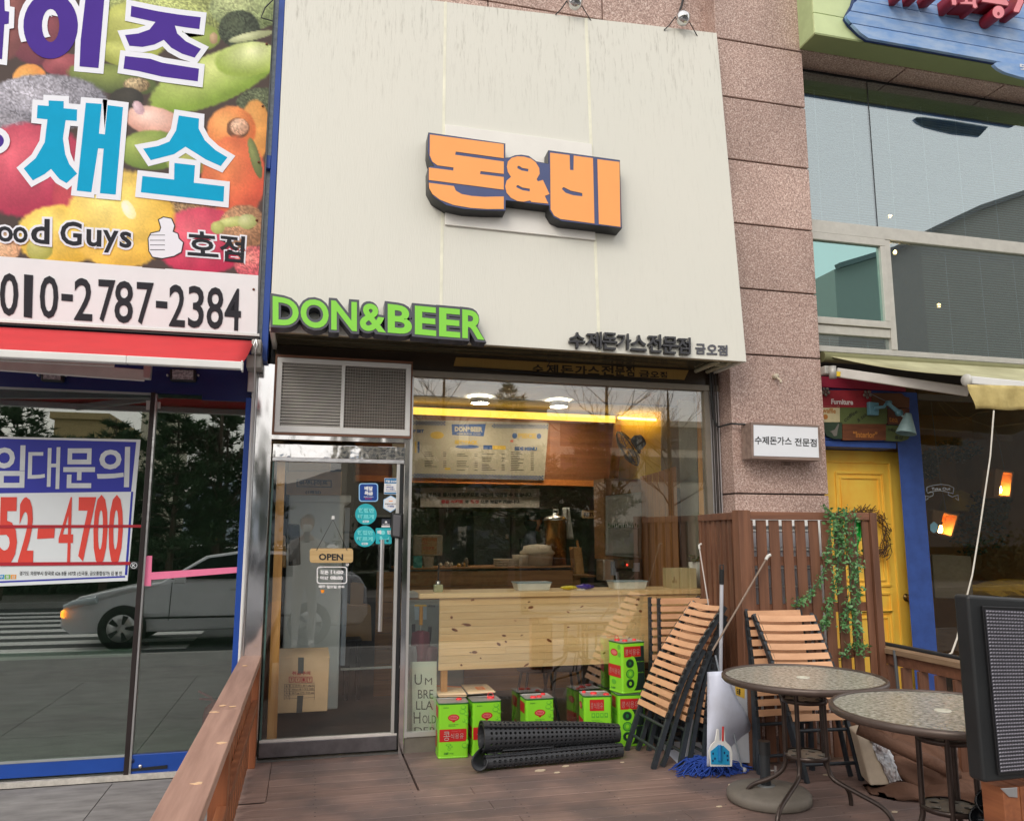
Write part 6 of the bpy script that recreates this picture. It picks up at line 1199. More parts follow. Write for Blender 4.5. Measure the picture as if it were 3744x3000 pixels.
# ------------------------------------------------------------------ folded chairs
SLAT = mat('chair_slat_wood', sr(222, 172, 132), .5, col2=sr(206, 156, 118), thr=(.35, .7), scale=3, stretch=(2, 2, 9), rnd=.05)
FRM = mat('chair_frame', sr(58, 64, 70), .42, .25, var=.2, scale=25)
def chair(lab, FL, FR, TL, TR, curve=.05, slats=14, vlow=.27, side=1, legs=True):
    FL, FR, TL, TR = map(Vector, (FL, FR, TL, TR)); t = thing('folding_chair', lab, 'folding chair', tuple((FL+FR)/2), 'folded slatted chairs')
    ux = ((FR-FL)+(TR-TL)).normalized(); uz = ((TL-FL)+(TR-FR)).normalized(); nn = ux.cross(uz).normalized()*side
    if nn.y > 0 and abs(nn.y) > .3: nn = -nn
    def F(u, v, w=0): 
        v2 = v; return (FL.lerp(FR, u)).lerp(TL.lerp(TR, u), v)+nn*(w+curve*math.sin(math.pi*min(max(v, 0), 1))*(.7)-curve*.9*max(0, v-.6))
    for u in (0.03, .97):
        m_ = MB()
        for k in range(12):
            v0, v1 = .0 + k/12, (k+1)/12
            a, b = F(u, v0), F(u, v1); m_.beam(a, b, .022, .032, nn)
        m_.build('side_rail', FRM, t)
        if legs:
            m_ = MB()
            for k in range(8):
                v0, v1 = -.0+k*.09, (k+1)*.09; off = lambda v: -.035-.09*(1-v)*.5
                a, b = F(u+(.05 if u < .5 else -.05), v0, off(v0)), F(u+(.05 if u < .5 else -.05), v1, off(v1))
                if k == 0: a.z = max(a.z, .005)
                m_.beam(a, b, .018, .03, nn)
            m_.build('rear_leg', FRM, t)
    vs_ = [vlow+(1-vlow)*(k+.5)/slats for k in range(slats)]; hh = (1-vlow)/slats*.66
    for k, v in enumerate(vs_):
        if k == int(slats*.5): v += .004
        m_ = MB(); prev = None; row = []
        for i in range(7):
            u = .03+.94*i/6; bow = -.022*math.sin(math.pi*i/6)*(1 if v > .55 else .25)+.006
            row.append([F(u, v-hh/2, .016+bow), F(u, v+hh/2, .016+bow), F(u, v+hh/2, .024+bow), F(u, v-hh/2, .024+bow)])
        vv = [p for r_ in row for p in r_]; ff = [(0, 1, 2, 3), (24, 27, 26, 25)]
        for i in range(6):
            for j in range(4): a = i*4+j; b = i*4+(j+1) % 4; ff.append((a, b, b+4, a+4))
        m_.add(vv, ff).build('slat', SLAT, t)
        for u in (.03, .97): MB().beam(F(u, v-hh*.45, .018), F(u, v+hh*.45, .018), .034, .018, nn).build('slat_clip', BLACK, t)
    for v in (vlow-.04, .1): MB().tube([F(0.03, v, -.01), F(.97, v, -.01)], .011, 8).build('cross_bar', FRM, t)
    return t
chair('folded slatted chair standing upright against the window, left one of the pair', P(2366, 2760, y=-.20)*1+Vector((0, 0, 0)), P(2366, 2760, y=-.20)+Vector((.42, 0, 0)), P(2372, 2182, y=-.08), P(2372, 2182, y=-.08)+Vector((.42, 0, 0)), .03)
_q = P(2400, 2770, y=-.27); _q.z = 0
chair('folded slatted chair standing just in front of the upright one by the window', _q, _q+Vector((.42, 0, 0)), P(2405, 2186, y=-.15), P(2405, 2186, y=-.15)+Vector((.42, 0, 0)), .03)
chair('dark folded chair at the back of the leaning stack, nearest the fence', (2.50, -.36, 0), (2.52, -.84, 0), (2.76, -.30, .90), (2.77, -.70, .90), .04)
chair('folded chair in the middle of the leaning stack beside the mop pole', (2.35, -.33, 0), (2.36, -.82, 0), (2.74, -.32, .95), (2.75, -.74, .94), .05)
chair('front folded chair of the leaning stack, slats facing left beside the oil cans', P(2288, 2740, z=0), P(2392, 2812, z=0), P(2528, 2193, y=-.38), P(2643, 2211, y=-.79), .07)
chair('rear folded chair against the slatted fence behind the round table', (2.78, -1.03, 0), (3.18, -1.03, 0), P(2722, 2226, y=-.90), P(2925, 2222, y=-.90), .04, 11, .33)
_a = P(2945, 2862, z=0); _b2 = P(3156, 2852, z=0)
chair('front folded chair leaning on another behind the round table', _a, _b2, P(2752, 2243, y=-.97), P(2977, 2243, y=-.97), .05, 11, .33)

# ------------------------------------------------------------------ slatted fence, units, vines
CF = crop(2480, 1850, 2074/780.)
fen = thing('slatted_fence', 'brown slatted wooden screen turning a corner beside the pillar', 'fence', (3.2, -.85, 0))
ZT = 1.63
MB().box(2.80, 2.89, -.90, -.81, 0, ZT+.01).build('corner_post', FENCEW, fen, bevel=.004)
for k in range(7):
    u0, u1 = (k+.1)/7, (k+.74)/7; a = Vector((2.845, -.80, 0)).lerp(Vector((2.965, -.03, 0)), u0); b = Vector((2.845, -.80, 0)).lerp(Vector((2.965, -.03, 0)), u1)
    MB().hexa([a, a+Vector((.022, 0, 0)), b+Vector((.022, 0, 0)), b, a+Vector((0, 0, ZT-.05)), a+Vector((.022, 0, ZT-.05)), b+Vector((.022, 0, ZT-.05)), b+Vector((0, 0, ZT-.05))]).build('slat', FENCEW, fen)
MB().beam((2.855, -.80, ZT-.025), (2.975, -.02, ZT-.025), .045, .05).build('top_rail', FENCEX, fen, bevel=.003)
for z in (.35, .85, 1.25): MB().beam((2.885, -.80, z), (3.0, -.02, z), .025, .06).build('back_rail', FENCEX, fen)
MB().box(2.955, 3.0, -.06, -.02, 0, ZT).build('end_post', FENCEW, fen)
x = 2.895; sp = .1305; n = 0
xs = [P(*CF(a, 400), y=-.88).x for a in (712, 820, 945, 1075, 1200, 1330, 1452, 1575, 1700, 1835)]
for k, xx in enumerate(xs):
    w_ = .0365 if k != 0 else .02
    if k == len(xs)-1: w_ = .026
    MB().box(xx-w_, xx+w_, -.878, -.862, .02, ZT-.055).build('slat', FENCEW, fen, bevel=.002, seg=1)
xr_ = P(*CF(1895, 400), y=-.88).x
MB().box(xr_-.022, xr_+.03, -.90, -.83, 0, ZT).build('end_post', FENCEW, fen, bevel=.003)
MB().box(2.892, xr_-.023, -.892, -.845, ZT-.052, ZT).build('top_rail', FENCEX, fen, bevel=.003)
for py in (525, 980, 1430): z = P(*CF(1400, py), y=-.85).z; MB().box(2.892, xr_-.023, -.861, -.83, z-.032, z+.028).build('back_rail', FENCEX, fen)
ac = thing('outdoor_unit', 'white and grey air conditioner outdoor unit behind the slatted screen', 'outdoor unit', (3.15, -.5, .3))
x0, x1 = P(*CF(690, 200), y=-.62).x, P(*CF(1420, 200), y=-.62).x; za = P(*CF(900, 95), y=-.62).z; zb2 = P(*CF(900, 175), y=-.62).z
MB().box(x0, x1, -.60, -.25, .25, 1.62).build('cabinet', mat('unit_white', sr(230, 230, 228), .5), ac, bevel=.008)
for py0, py1 in ((228, 400), (415, 585), (595, 765), (775, 950), (960, 1130), (1150, 1320)):
    z1, z0 = P(*CF(900, py0), y=-.62).z, P(*CF(900, py1), y=-.62).z
    MB().box(x0+.02, x1-.05, -.622, -.60, z0, z1-.01).build('grey_slat', mat('unit_grey', sr(170, 170, 176), .4, var=.06), ac, bevel=.004); MB().box(x0+.02, x1-.05, -.63, -.60, z1-.009, z1-.002).build('slat_lip', MATS['unit_white'], ac)
for k in range(6): z = zb2-.01-k*.010; MB().box(x0+.03, x1-.06, -.612, -.601, z-.003, z).build('vent_bar', GREY, ac)
t = tag(MB().box(3.62, 3.68, -.5, -.44, 0, 1.5).build('white_stake', WHITE), 'white upright pipe behind the hanging vines', 'pipe')
LEAF = mat('vine_leaf', sr(66, 118, 66), .45, col2=sr(104, 150, 92), thr=(.4, .6), scale=25); STEM = mat('vine_stem', sr(40, 110, 84), .5)
vines = [([(1410, 10), (1480, 100), (1480, 250), (1450, 450), (1440, 600), (1350, 750), (1240, 880), (1120, 960)], 120, 'vine strand swinging left from the screen top over the folded chair'),
         ([(1560, 10), (1540, 200), (1560, 400), (1550, 600), (1520, 800), (1450, 950), (1440, 1100), (1390, 1180)], 150, 'long dense vine strand hanging in the middle of the screen'),
         ([(1640, 20), (1620, 200), (1600, 330), (1640, 480), (1690, 640), (1650, 900), (1610, 1100), (1600, 1200)], 120, 'vine strand hanging just right of the dense one'),
         ([(1730, 60), (1700, 300), (1745, 480), (1740, 620), (1720, 760), (1745, 870), (1660, 980), (1750, 1010)], 80, 'thin vine strand hanging beside the green bag'),
         ([(1690, 1020), (1730, 1200), (1740, 1330), (1650, 1370), (1580, 1470)], 45, 'loose vine end low on the screen pointing left'), ([(1730, 1150), (1750, 1330), (1810, 1380), (1750, 1440)], 30, 'loose vine end low on the screen pointing right')]
vn_ = 0
for pts, nl, lab in vines:
    rg = random.Random(30+vn_); vn_ += 1
    W = [P(*CF(a, b), y=-.905-.01*rg.random()) for a, b in pts]; t = thing('hanging_vine', 'green artificial '+lab, 'vine', tuple(W[0]), 'artificial vines on the screen')
    MB().tube(W, .0025, 5).build('stem', STEM, t); m_ = MB()
    for k in range(nl*3):
        u = rg.random(); p = lin(W, u)+Vector((rg.gauss(0, .018), rg.uniform(-.03, .004), rg.gauss(0, .012))); d = Vector((rg.gauss(0, 1), rg.gauss(0, .6), rg.gauss(-.2, .7))).normalized(); l = rg.choice([.014, .02, .026, .036])*rg.uniform(.8, 1.2); s_ = d.cross(Vector((rg.gauss(0, 1), -1, rg.gauss(0, 1)))).normalized()*l*.26
        m_.add([p, p+d*l*.5+s_, p+d*l, p+d*l*.5-s_], [(0, 1, 2, 3)])
    tag(m_.build('leaves', LEAF, t), kind='stuff')
t = thing('green_bag', 'bright green thin plastic hanging behind the vines on the screen', 'plastic bag', tuple(P(*CF(1760, 320), y=-.84))); cloth('film', None, None, CF, -.835, [(1640, 100), (1795, 112), (1775, 300), (1690, 680)], mat('green_film', sr(26, 190, 70), .3), .006, 5, t)

# ------------------------------------------------------------------ mop, dustpan, rods, papers
CX = crop(2200, 2050, 1.92)
B0 = P(*CX(830, 1420), z=0); T0 = P(*CX(843, 60), y=-.93)
t = thing('mop', 'blue string mop standing head down with a silver pole against the fence', 'mop', tuple(B0))
MB().tube([B0+Vector((0, 0, .05)), B0.lerp(T0, .93)], .0125, 12).build('pole', mat('pole_aluminium', sr(206, 210, 220), .3, .25), t); MB().tube([B0.lerp(T0, .925), T0], .016, 10).build('grip', BLACK, t)
MB().tube([T0+Vector((-.012, 0, 0)), T0+Vector((-.012, 0, .03)), T0+Vector((.012, 0, .03)), T0+Vector((.012, 0, 0))], .005, 6).build('hanger', BLACK, t)
MOPB = mat('mop_blue', sr(36, 72, 160), .8, var=.25, scale=30); m_ = MB(); rg = random.Random(6)
cm = P(*CX(760, 1470), z=0)
for k in range(260):
    a = rg.uniform(0, 6.283); r1 = rg.uniform(.08, .30); ex_, ey = 1.0, .55
    c0 = cm+Vector((rg.gauss(.02, .05), rg.gauss(.03, .03), rg.uniform(.045, .075))); e = cm+Vector((math.cos(a)*r1*ex_, math.sin(a)*r1*ey-.02, rg.uniform(.006, .02))); midp = c0.lerp(e, .55)+Vector((rg.gauss(0, .02), rg.gauss(0, .02), .02)); c0.z += 0
    q1 = midp.lerp(e, .6)+Vector((rg.gauss(0, .02), rg.gauss(0, .015), .0)); q1.z = max(.008, q1.z*.6)
    m_.tube([c0, midp, q1, e], [.0045, .0045, .004, .003], 4, False)
tag(m_.build('strings', MOPB, t), kind='stuff')
t = thing('dustpan', 'blue plastic dustpan head with white edge beside the mop pole', 'dustpan', tuple(P(*CX(835, 1440), z=0)))
DY = -1.13
shape([[(762, 1440), (755, 1330), (770, 1290), (800, 1262), (812, 1180), (822, 1180), (826, 1262), (846, 1262), (852, 1170), (862, 1180), (868, 1262), (905, 1300), (918, 1345), (915, 1440)]], CX, DY, WHITE, t, name='rim', depth=(0, .012, 0))
shape([[(770, 1425), (765, 1335), (812, 1296), (855, 1296), (896, 1335), (900, 1430)]], CX, DY-.004, mat('dustpan_blue', sr(38, 150, 200), .35), t, name='pan', depth=(0, .003, 0))
for a, b in ((782, 1350), (795, 1385), (780, 1400), (862, 1345), (882, 1365), (885, 1395)): shape([arc(a, b, 6, 9, 0, 340, 10)], CX, DY-.0055, NAVY, t, name='slot')
MB().tube(PQ(CX, DY-.008, (830, 1400), (828, 1290)), .013, 8).build('socket', mat('dustpan_blue2', sr(30, 120, 180), .35), t); MB().tube(PQ(CX, DY-.0, (850, 1262), (852, 1160)), .006, 6).build('red_clip', RED, t)
def rod(lab, a, b, r, m, tip=None):
    t = thing('thin_pole', lab, 'pole', tuple(a), 'thin poles leaning on the fence'); MB().tube([a, b], r, 8).build('pole', m, t)
    if tip: MB().tube([b, b+(b-a).normalized()*.03, b+(b-a).normalized()*.03+Vector((.02, 0, .01))], r*1.6, 8).build('tip', tip, t)
rod('thin white pole leaning at the left end of the slatted screen', P(*CF(300, 1000), y=-.55)*1, P(*CF(207, 415), y=-.35), .005, mat('pole_white', sr(190, 184, 178), .4), mat('tip_white', sr(205, 205, 200), .4))
pz = P(*CF(440, 1220), y=-.99); rod('greyish pole leaning across the slatted screen toward the right', pz+(pz-P(*CF(850, 520), y=-.93))*.25, P(*CF(850, 520), y=-.93), .007, mat('pole_brown', sr(128, 110, 96), .5), MATS['tip_white'])
rod('thin grey pole with small wheel foot leaning behind the mop pole', P(*CX(990, 1478), z=.005), P(*CX(798, 660), y=-.90), .006, mat('pole_grey', sr(140, 148, 156), .35), None)
t = tag(MB().lathe(P(*CX(1000, 1465), z=.02), [(0, -.01), (.016, -.01), (.016, .01), (0, .01)], 12, (1, 0, 0)).build('castor', mat('wheel_grey', sr(170, 170, 170), .4)), 'small grey wheel at the foot of the grey pole', 'wheel')
t = thing('silver_tube', 'silver cardboard tube standing slanted behind the leaning chairs', 'tube', tuple(P(*CX(585, 1385), z=0))); MB().tube([P(*CX(585, 1385), z=.0), P(*CX(648, 1090), y=-.62)], .021, 14).build('tube', mat('tube_silver', sr(186, 190, 196), .3, .5), t)
SHW = mat('sheet_white', sr(206, 212, 230), .5, col2=sr(186, 190, 204), thr=(.5, .75), scale=3)
t = thing('white_sheet', 'curled white plastic banner sheet standing against the fence foot', 'sheet', tuple(P(*CX(880, 1430), z=0))); vs, fs = [], []
nS = 20
edge_ = [(880, 770), (905, 860), (955, 975), (1020, 1075), (1048, 1150), (1035, 1215), (990, 1300), (985, 1370), (1015, 1432)]
for j in range(nS+1):
    v = j/nS; f = v*(len(edge_)-1); i0 = min(int(f), len(edge_)-2); e0, e1 = edge_[i0], edge_[i0+1]; ex_ = e0[0]+(e1[0]-e0[0])*(f-i0); ey_ = e0[1]+(e1[1]-e0[1])*(f-i0)
    for i in range(9):
        u = i/8; y = -.93-.07*math.sin(u*2.6+v*2)-.05*math.sin(v*5)*u; p = P(*CX(740+(ex_-740)*u, ey_+(1-u)*8), y=y); vs.append((p.x, p.y, max(p.z, .004)))
for j in range(nS):
    for i in range(8): a = j*9+i; fs.append((a, a+1, a+10, a+9))
o = MB().add(vs, fs, True).build('sheet', SHW, t); m = o.modifiers.new('thickness', 'SOLIDIFY'); m.thickness = .002
t = thing('paper_board', 'white printed board with a yellow label behind the curled plastic sheet', 'board', tuple(P(*CX(960, 1430), z=0))); MB().quadslab(PQ(CX, -.90, (860, 800), (1022, 860), (1040, 1415), (880, 1410)), (0, .006, 0)).build('sheet', mat('board_white2', sr(196, 200, 208), .6), t); MB().quadslab(PQ(CX, -.902, (935, 868), (1005, 888), (1003, 965), (942, 938)), (0, .001, 0)).build('yellow_print', MYE, t); text('모름', PQ(CX, -.904, (945, 890), (975, 898), (974, 940), (946, 930)), INK, t, off=.03)
t = thing('floor_sheet', 'printed white sheet lying flat on the deck under the leaning chairs', 'sheet', tuple(P(*CX(600, 1350), z=0))); q = [P(*CX(a, b), z=.006) for a, b in ((380, 1262), (690, 1270), (760, 1420), (540, 1424))]; MB().quadslab(q, (0, 0, -.003)).build('sheet', SHW, t)
for u, v, m in ((.3, .3, MYE), (.6, .5, INK), (.45, .75, GREY)): MB().quadslab([bil(q, u+a, v+b)+Vector((0, 0, .001)) for a, b in ((0, 0), (.12, 0), (.12, .08), (0, .08))], (0, 0, -.0008)).build('print', m, t)

# ------------------------------------------------------------------ round tables, umbrella base
BRZ = mat('bronze_rim', sr(92, 80, 74), .38, .4, var=.15, scale=20); BRD = mat('bronze_tube', sr(70, 60, 56), .3, .5, var=.2, scale=20)
TG = mat('rippled_table_glass', sr(196, 194, 182), .22, col2=sr(128, 126, 114), thr=(.38, .62), scale=48, bump=.004, bscale=48)
def table(lab, c, r, feet, z=.70, hole=True):
    t = thing('round_table', lab, 'table', (c[0], c[1], 0), 'round glass garden tables'); cx, cy = c
    MB().lathe((cx, cy, z-.032), [(r-.028, .0), (r-.006, -.002), (r+.004, .01), (r+.004, .026), (r-.003, .033), (r-.016, .033), (r-.018, .026)], 72).build('rim', BRZ, t)
    MB().lathe((cx, cy, z-.008), [(.022, 0), (r-.017, 0)], 72).build('glass_top', TG, t)
    MB().lathe((cx, cy, z-.012), [(.020, -.01), (.020, .006), (.034, .007), (.036, .004)], 28).build('hole_ring', mat('ring_cream', sr(206, 204, 188), .4), t)
    zp = (.575, .285); 
    for k, fpt in enumerate(feet):
        a = math.atan2(fpt[1]-cy, fpt[0]-cx); d = Vector((math.cos(a), math.sin(a), 0)); rr_ = .112
        c0 = Vector((cx, cy, 0)); L = math.hypot(fpt[0]-cx, fpt[1]-cy)
        P_ = [c0+d*(rr_+.03)+Vector((0, 0, z-.035)), c0+d*rr_+Vector((0, 0, z-.07)), c0+d*rr_+Vector((0, 0, .30)), c0+d*(rr_+.003)+Vector((0, 0, .235)), c0+d*(rr_+.03)+Vector((0, 0, .185)), c0+d*(L*.62)+Vector((0, 0, .14)), c0+d*(L*.86)+Vector((0, 0, .105)), c0+d*(L*.965)+Vector((0, 0, .07)), c0+d*L+Vector((0, 0, .03)), c0+d*L+Vector((0, 0, .0))]
        Q = []
        for i in range(len(P_)-1):
            p0, p1, p2, p3 = P_[max(i-1, 0)], P_[i], P_[i+1], P_[min(i+2, len(P_)-1)]
            for s in range(4):
                u = s/4; Q.append(.5*((2*p1)+(p2-p0)*u+(2*p0-5*p1+4*p2-p3)*u*u+(3*p1-p0-3*p2+p3)*u**3))
        Q.append(P_[-1]); MB().tube(Q, .0125, 10).build('leg', BRD, t)
    for zz in zp:
        R = .118; nH = 5; vs, fs = [], []; m_ = MB()
        # perforated disc: outer ring, radial cells with holes
        for k in range(nH):
            a0, a1 = 2*math.pi*k/nH, 2*math.pi*(k+1)/nH; am = (a0+a1)/2; hc_ = Vector((cx+.074*math.cos(am), cy+.074*math.sin(am), zz)); o = len(vs); N = 16
            sec = []
            for i in range(N):
                th = am+2*math.pi*i/N
                dx, dy = math.cos(th), math.sin(th); s = 0; p = hc_.copy()
                for st in range(200):
                    p2 = p+Vector((dx, dy, 0))*.001; ang = (math.atan2(p2.y-cy, p2.x-cx)-a0) % (2*math.pi); rad = math.hypot(p2.x-cx, p2.y-cy)
                    if rad > R or rad < .006 or ang > (a1-a0): break
                    p = p2
                sec.append(p)
            vs += sec+[hc_+Vector((math.cos(am+2*math.pi*i/N), math.sin(am+2*math.pi*i/N), 0))*.022 for i in range(N)]
            fs += [(o+i, o+(i+1) % N, o+N+(i+1) % N, o+N+i) for i in range(N)]
        m_.add(vs, fs); o_ = m_.build('shelf_disc', mat('disc_bronze', sr(140, 136, 128), .45, .3, var=.15, scale=30), t); sd_ = o_.modifiers.new('thickness', 'SOLIDIFY'); sd_.thickness = .006; sd_.offset = 0
        MB().lathe((cx, cy, zz-.011), [(.0, 0), (R-.006, 0)], 32).build('hole_darkener', BLACK, t)  # black plate added under the disc so its holes look dark
        MB().lathe((cx, cy, zz-.012), [(R-.002, 0), (R+.002, 0), (R+.002, .022), (R-.002, .022)], 32).build('shelf_edge', BRD, t)
    return t
f1 = [P(2727, 2934, z=0), P(2842, 3040, z=0), P(3112, 2942, z=0), P(3268, 3035, z=0)]
table('left round garden table with rippled glass top over the umbrella base', (2.70, -1.69), .435, f1)
table('right round garden table with rippled glass top in front, cut by the display board', (2.80, -2.60), .475, [(2.50, -2.42), (2.55, -2.92), (3.12, -2.40), (3.08, -2.86)])
ub = thing('parasol_stand', 'round concrete grey parasol base with a black tube under the left table', 'umbrella base', tuple(P(2811, 2890, z=.0))); c = P(2811, 2892, z=.05)
MB().lathe((c.x, c.y, 0), [(0, 0), (.215, 0), (.23, .012), (.23, .045), (.215, .062), (.15, .075), (.06, .088), (0, .09)], 48).build('disc', mat('base_concrete', sr(112, 106, 98), .7, var=.15, scale=14, bump=.0006, bscale=150), ub)
ct = P(2800, 2870, z=.085); ht = P(2800, 2706, y=ct.y).z
MB().tube([(ct.x, ct.y, .085), (ct.x, ct.y, ht-.07)], .029, 20).build('tube', BLACKM, ub); MB().tube([(ct.x, ct.y, ht-.07), (ct.x, ct.y, ht)], .034, 20).build('collar', BLACK, ub); MB().lathe((ct.x, ct.y, .086), [(.028, .006), (.05, .004), (.052, 0)], 24).build('flange', GREY, ub)
MB().tube([(ct.x+.03, ct.y, ht-.16), (ct.x+.06, ct.y-.01, ht-.16)], .005, 6).tube([(ct.x+.06, ct.y-.01, ht-.185), (ct.x+.06, ct.y-.01, ht-.135)], .008, 8).build('clamp_screw', STEELF, ub)

# ------------------------------------------------------------------ heap of brown canopy cloth, wrapped block, display board
CR = crop(2960, 2200, 2.16)
BRN = mat('brown_canvas', sr(104, 74, 58), .85, var=.15, scale=5, bump=.02, bscale=9, stretch=(1.5, 1, 1))
hp = thing('canopy_heap', 'heap of folded brown parasol canvas lying on the deck behind the right table', 'canvas heap', (3.7, -1.5, 0))
def ribbon(A, B, r0, r1, seed, flat=.75):
    rg = random.Random(seed); n = 26; k = 20; vs = []; fs = []; d = (B-A).normalized(); sd = d.cross(Vector((0, 0, 1))).normalized(); up = sd.cross(d); ph = [rg.uniform(0, 6.28) for _ in range(6)]
    for i in range(n+1):
        u = i/n; c = A.lerp(B, u)+up*.03*math.sin(u*5+ph[0])+sd*.03*math.sin(u*4+ph[1]); R = (r0+(r1-r0)*u)*(.55+.45*math.sin(math.pi*min(1, max(.1, u*1.05)))**.4)
        for j in range(k):
            a = 2*math.pi*j/k; rr_ = R*(1+.16*math.sin(5*a+ph[2]+u*2)+.10*math.sin(9*a+ph[3]-u*3)+.08*math.sin(3*a+ph[4]+u*9)); p = c+sd*rr_*math.cos(a)+up*rr_*math.sin(a)*flat; p.z = max(p.z, .004); vs.append(p)
    for i in range(n):
        for j in range(k): a = i*k+j; b = i*k+(j+1) % k; fs.append((a, b, b+k, a+k))
    fs += [tuple(range(k))[::-1], tuple(range(n*k, n*k+k))]
    MB().add(vs, fs, True).build('canvas_fold', BRN, hp)
rb = lambda a, b, y: P(*CR(a, b), y=y)
ribbon(rb(400, 1030, -1.05), rb(800, 1090, -1.15), .07, .10, 1); ribbon(rb(640, 1100, -1.15), rb(1260, 1420, -1.5), .12, .16, 2); ribbon(rb(700, 1200, -1.3), rb(1180, 1400, -1.65), .10, .10, 3)
ribbon(rb(700, 1330, -1.35), rb(1400, 1500, -1.75), .12, .13, 4); ribbon(rb(470, 1520, -1.50), rb(900, 1580, -1.62), .11, .13, 5, .6); ribbon(rb(820, 1560, -1.6), rb(1500, 1560, -1.75), .12, .12, 6, .6); ribbon(rb(1050, 1260, -1.2), rb(1500, 1350, -1.3), .12, .15, 7)
rb_ = rb(1100, 1330, -1.72); MB().lathe(rb_, [(.03, 0), (.036, 0), (.036, .5), (.03, .5)], 20, Vector((-.75, .55, .38))).build('rolled_edge', BRN, hp)
wb = thing('wrapped_block', 'beige block half wrapped in clear plastic leaning on the brown canvas', 'block', tuple(P(*CR(560, 1450), y=-1.5)))
q = [P(*CR(a, b), y=yy) for a, b, yy in ((375, 1045, -1.36), (455, 1025, -1.36), (640, 1440, -1.52), (480, 1450, -1.52))]; MB().quadslab(q, (.03, .12, .02)).build('block', mat('beige_foam', sr(176, 160, 140), .8, var=.12, scale=10), wb, bevel=.01)
mpl = mat('clear_plastic', sr(200, 202, 206), .12, col2=sr(140, 128, 126), thr=(.45, .6), scale=9); pl_ = [P(*CR(a, b), y=yy) for a, b, yy in ((450, 1028, -1.37), (610, 1095, -1.34), (730, 1400, -1.50), (640, 1445, -1.53))]; n = 12; vs = []; fs = []; rg = random.Random(9)
for j in range(n+1):
    for i in range(n+1): p = bil(pl_, i/n, j/n); vs.append(p+Vector((rg.gauss(0, .005), rg.gauss(0, .012), rg.gauss(0, .005))))
for j in range(n):
    for i in range(n): a = j*(n+1)+i; fs.append((a, a+1, a+n+2, a+n+1))
MB().add(vs, fs).build('plastic_wrap', mpl, wb)
# display board
YL = -3.25
ldb = thing('display_board', 'black framed LED display board standing at the right edge', 'display board', tuple(P(3660, 2870, y=YL)))
qo = PQ(ID, YL, (3540, 2174), (4050, 2206), (4050, 2815), (3600, 2862)); MB().quadslab(qo, (0, .075, 0)).build('cabinet', BLACK, ldb, bevel=.012, seg=3)
MB().quadslab(PQ(ID, YL-.012, (3594, 2214), (4050, 2230), (4050, 2800), (3652, 2834)), (0, .012, 0)).build('inner_frame', mat('frame_black', sr(28, 28, 30), .3), ldb, bevel=.003)
qi = PQ(ID, YL-.016, (3602, 2226), (4040, 2244), (4040, 2790), (3658, 2823)); MB().quadslab(qi, (0, .003, 0)).build('led_panel', mat('led_base', sr(52, 52, 58), .5), ldb)
m_ = MB(); LR, LC = 46, 40
for r_ in range(LR):
    for c_ in range(LC):
        u, v = (c_+.5)/LC, (r_+.5)/LR; p = bil(qi, u, v); s = .0042
        m_.add([p+Vector((-s, 0, -s*.8)), p+Vector((s, 0, -s*.8)), p+Vector((s*.7, 0, s*.6)), p+Vector((-s*.7, 0, s*.6)), p+Vector((0, -.009, s*.5))], [(0, 1, 4), (1, 2, 4), (2, 3, 4), (3, 0, 4)])
tag(m_.build('led_lens', mat('led_lens', sr(150, 148, 160), .25, var=.1), ldb), kind='stuff')
wp = thing('wooden_stand', 'brown wooden stand carrying the LED display board at the bottom right', 'stand', tuple(P(3720, 3000, y=-3.0)))
for a, b in ((3652, 3712), (3715, 3780), (3783, 3850)): pa, pb = P(a, 2900, y=-3.2).x, P(b, 2900, y=-3.2).x; MB().box(pa, pb, -3.22, -3.12, 0, P(3700, 2870, y=-3.2).z).build('board', RAILS, wp, bevel=.003)
MB().quadslab(PQ(ID, -3.225, (3658, 2880), (3720, 2876), (3722, 2915), (3690, 2912)), (0, .004, 0)).build('bracket', STEELF, wp, bevel=.003)
for (px, py, lab) in ((3612, 2935, 'upper black spotlight lying at the foot of the display board'), (3590, 2995, 'lower black spotlight lying at the foot of the display board')):
    c = P(px, py, y=-2.75); c.z = max(c.z, .06); t = thing('black_spotlight', lab, 'spotlight', (c.x, c.y, 0), 'black spotlights at the display foot'); MB().lathe(c, [(0, -.08), (.035, -.07), (.05, -.02), (.055, .06), (.05, .065), (.045, .03), (0, .02)], 20, (-.5, -.7, .3)).build('housing', mat('spot_black', sr(26, 30, 34), .2), t); MB().tube([c+Vector((.06, 0, 0)), c+Vector((.05, .02, -.05)), (c.x, c.y+.04, .005)], .008, 6).build('bracket', BLACKM, t)
# low fence on the right
lf_ = thing('low_railing', 'low brown wooden railing with worn pale cap running right from the slatted screen', 'railing', (4.1, -1.2, 0))
A_ = P(*CR(560, 365), y=-.80); z_ = A_.z; B_ = P(*CR(1225, 500), z=z_); dd_ = (B_-A_); B_ = A_+dd_*1.6
MB().beam(A_, B_, .09, .035).build('cap', mat('cap_pale_wood', sr(150, 126, 100), .6, col2=sr(120, 96, 74), thr=(.35, .65), scale=3, stretch=(1, 1, 12)), lf_, bevel=.003)
MB().beam(A_-Vector((0, 0, .055)), B_-Vector((0, 0, .055)), .04, .07).build('rail', FENCEX, lf_, bevel=.002)
for k in range(8): p = A_.lerp(B_, (k+.6)/8); MB().box(p.x-.035, p.x+.035, p.y-.012, p.y+.012, 0, z_-.092).build('baluster', FENCEW, lf_, bevel=.002)
MB().tube([A_+Vector((.1, .12, .02)), B_+Vector((.1, .14, .02))], .014, 8).build('dark_tube', BLACKM, lf_)
t = tag(MB().tube([P(3270, 2375, y=-1.0), P(3285, 2530, y=-1.0)], .011, 8).build('grey_stake', mat('stake_grey', sr(90, 94, 98), .4)), 'grey metal stake standing in front of the low railing', 'stake')
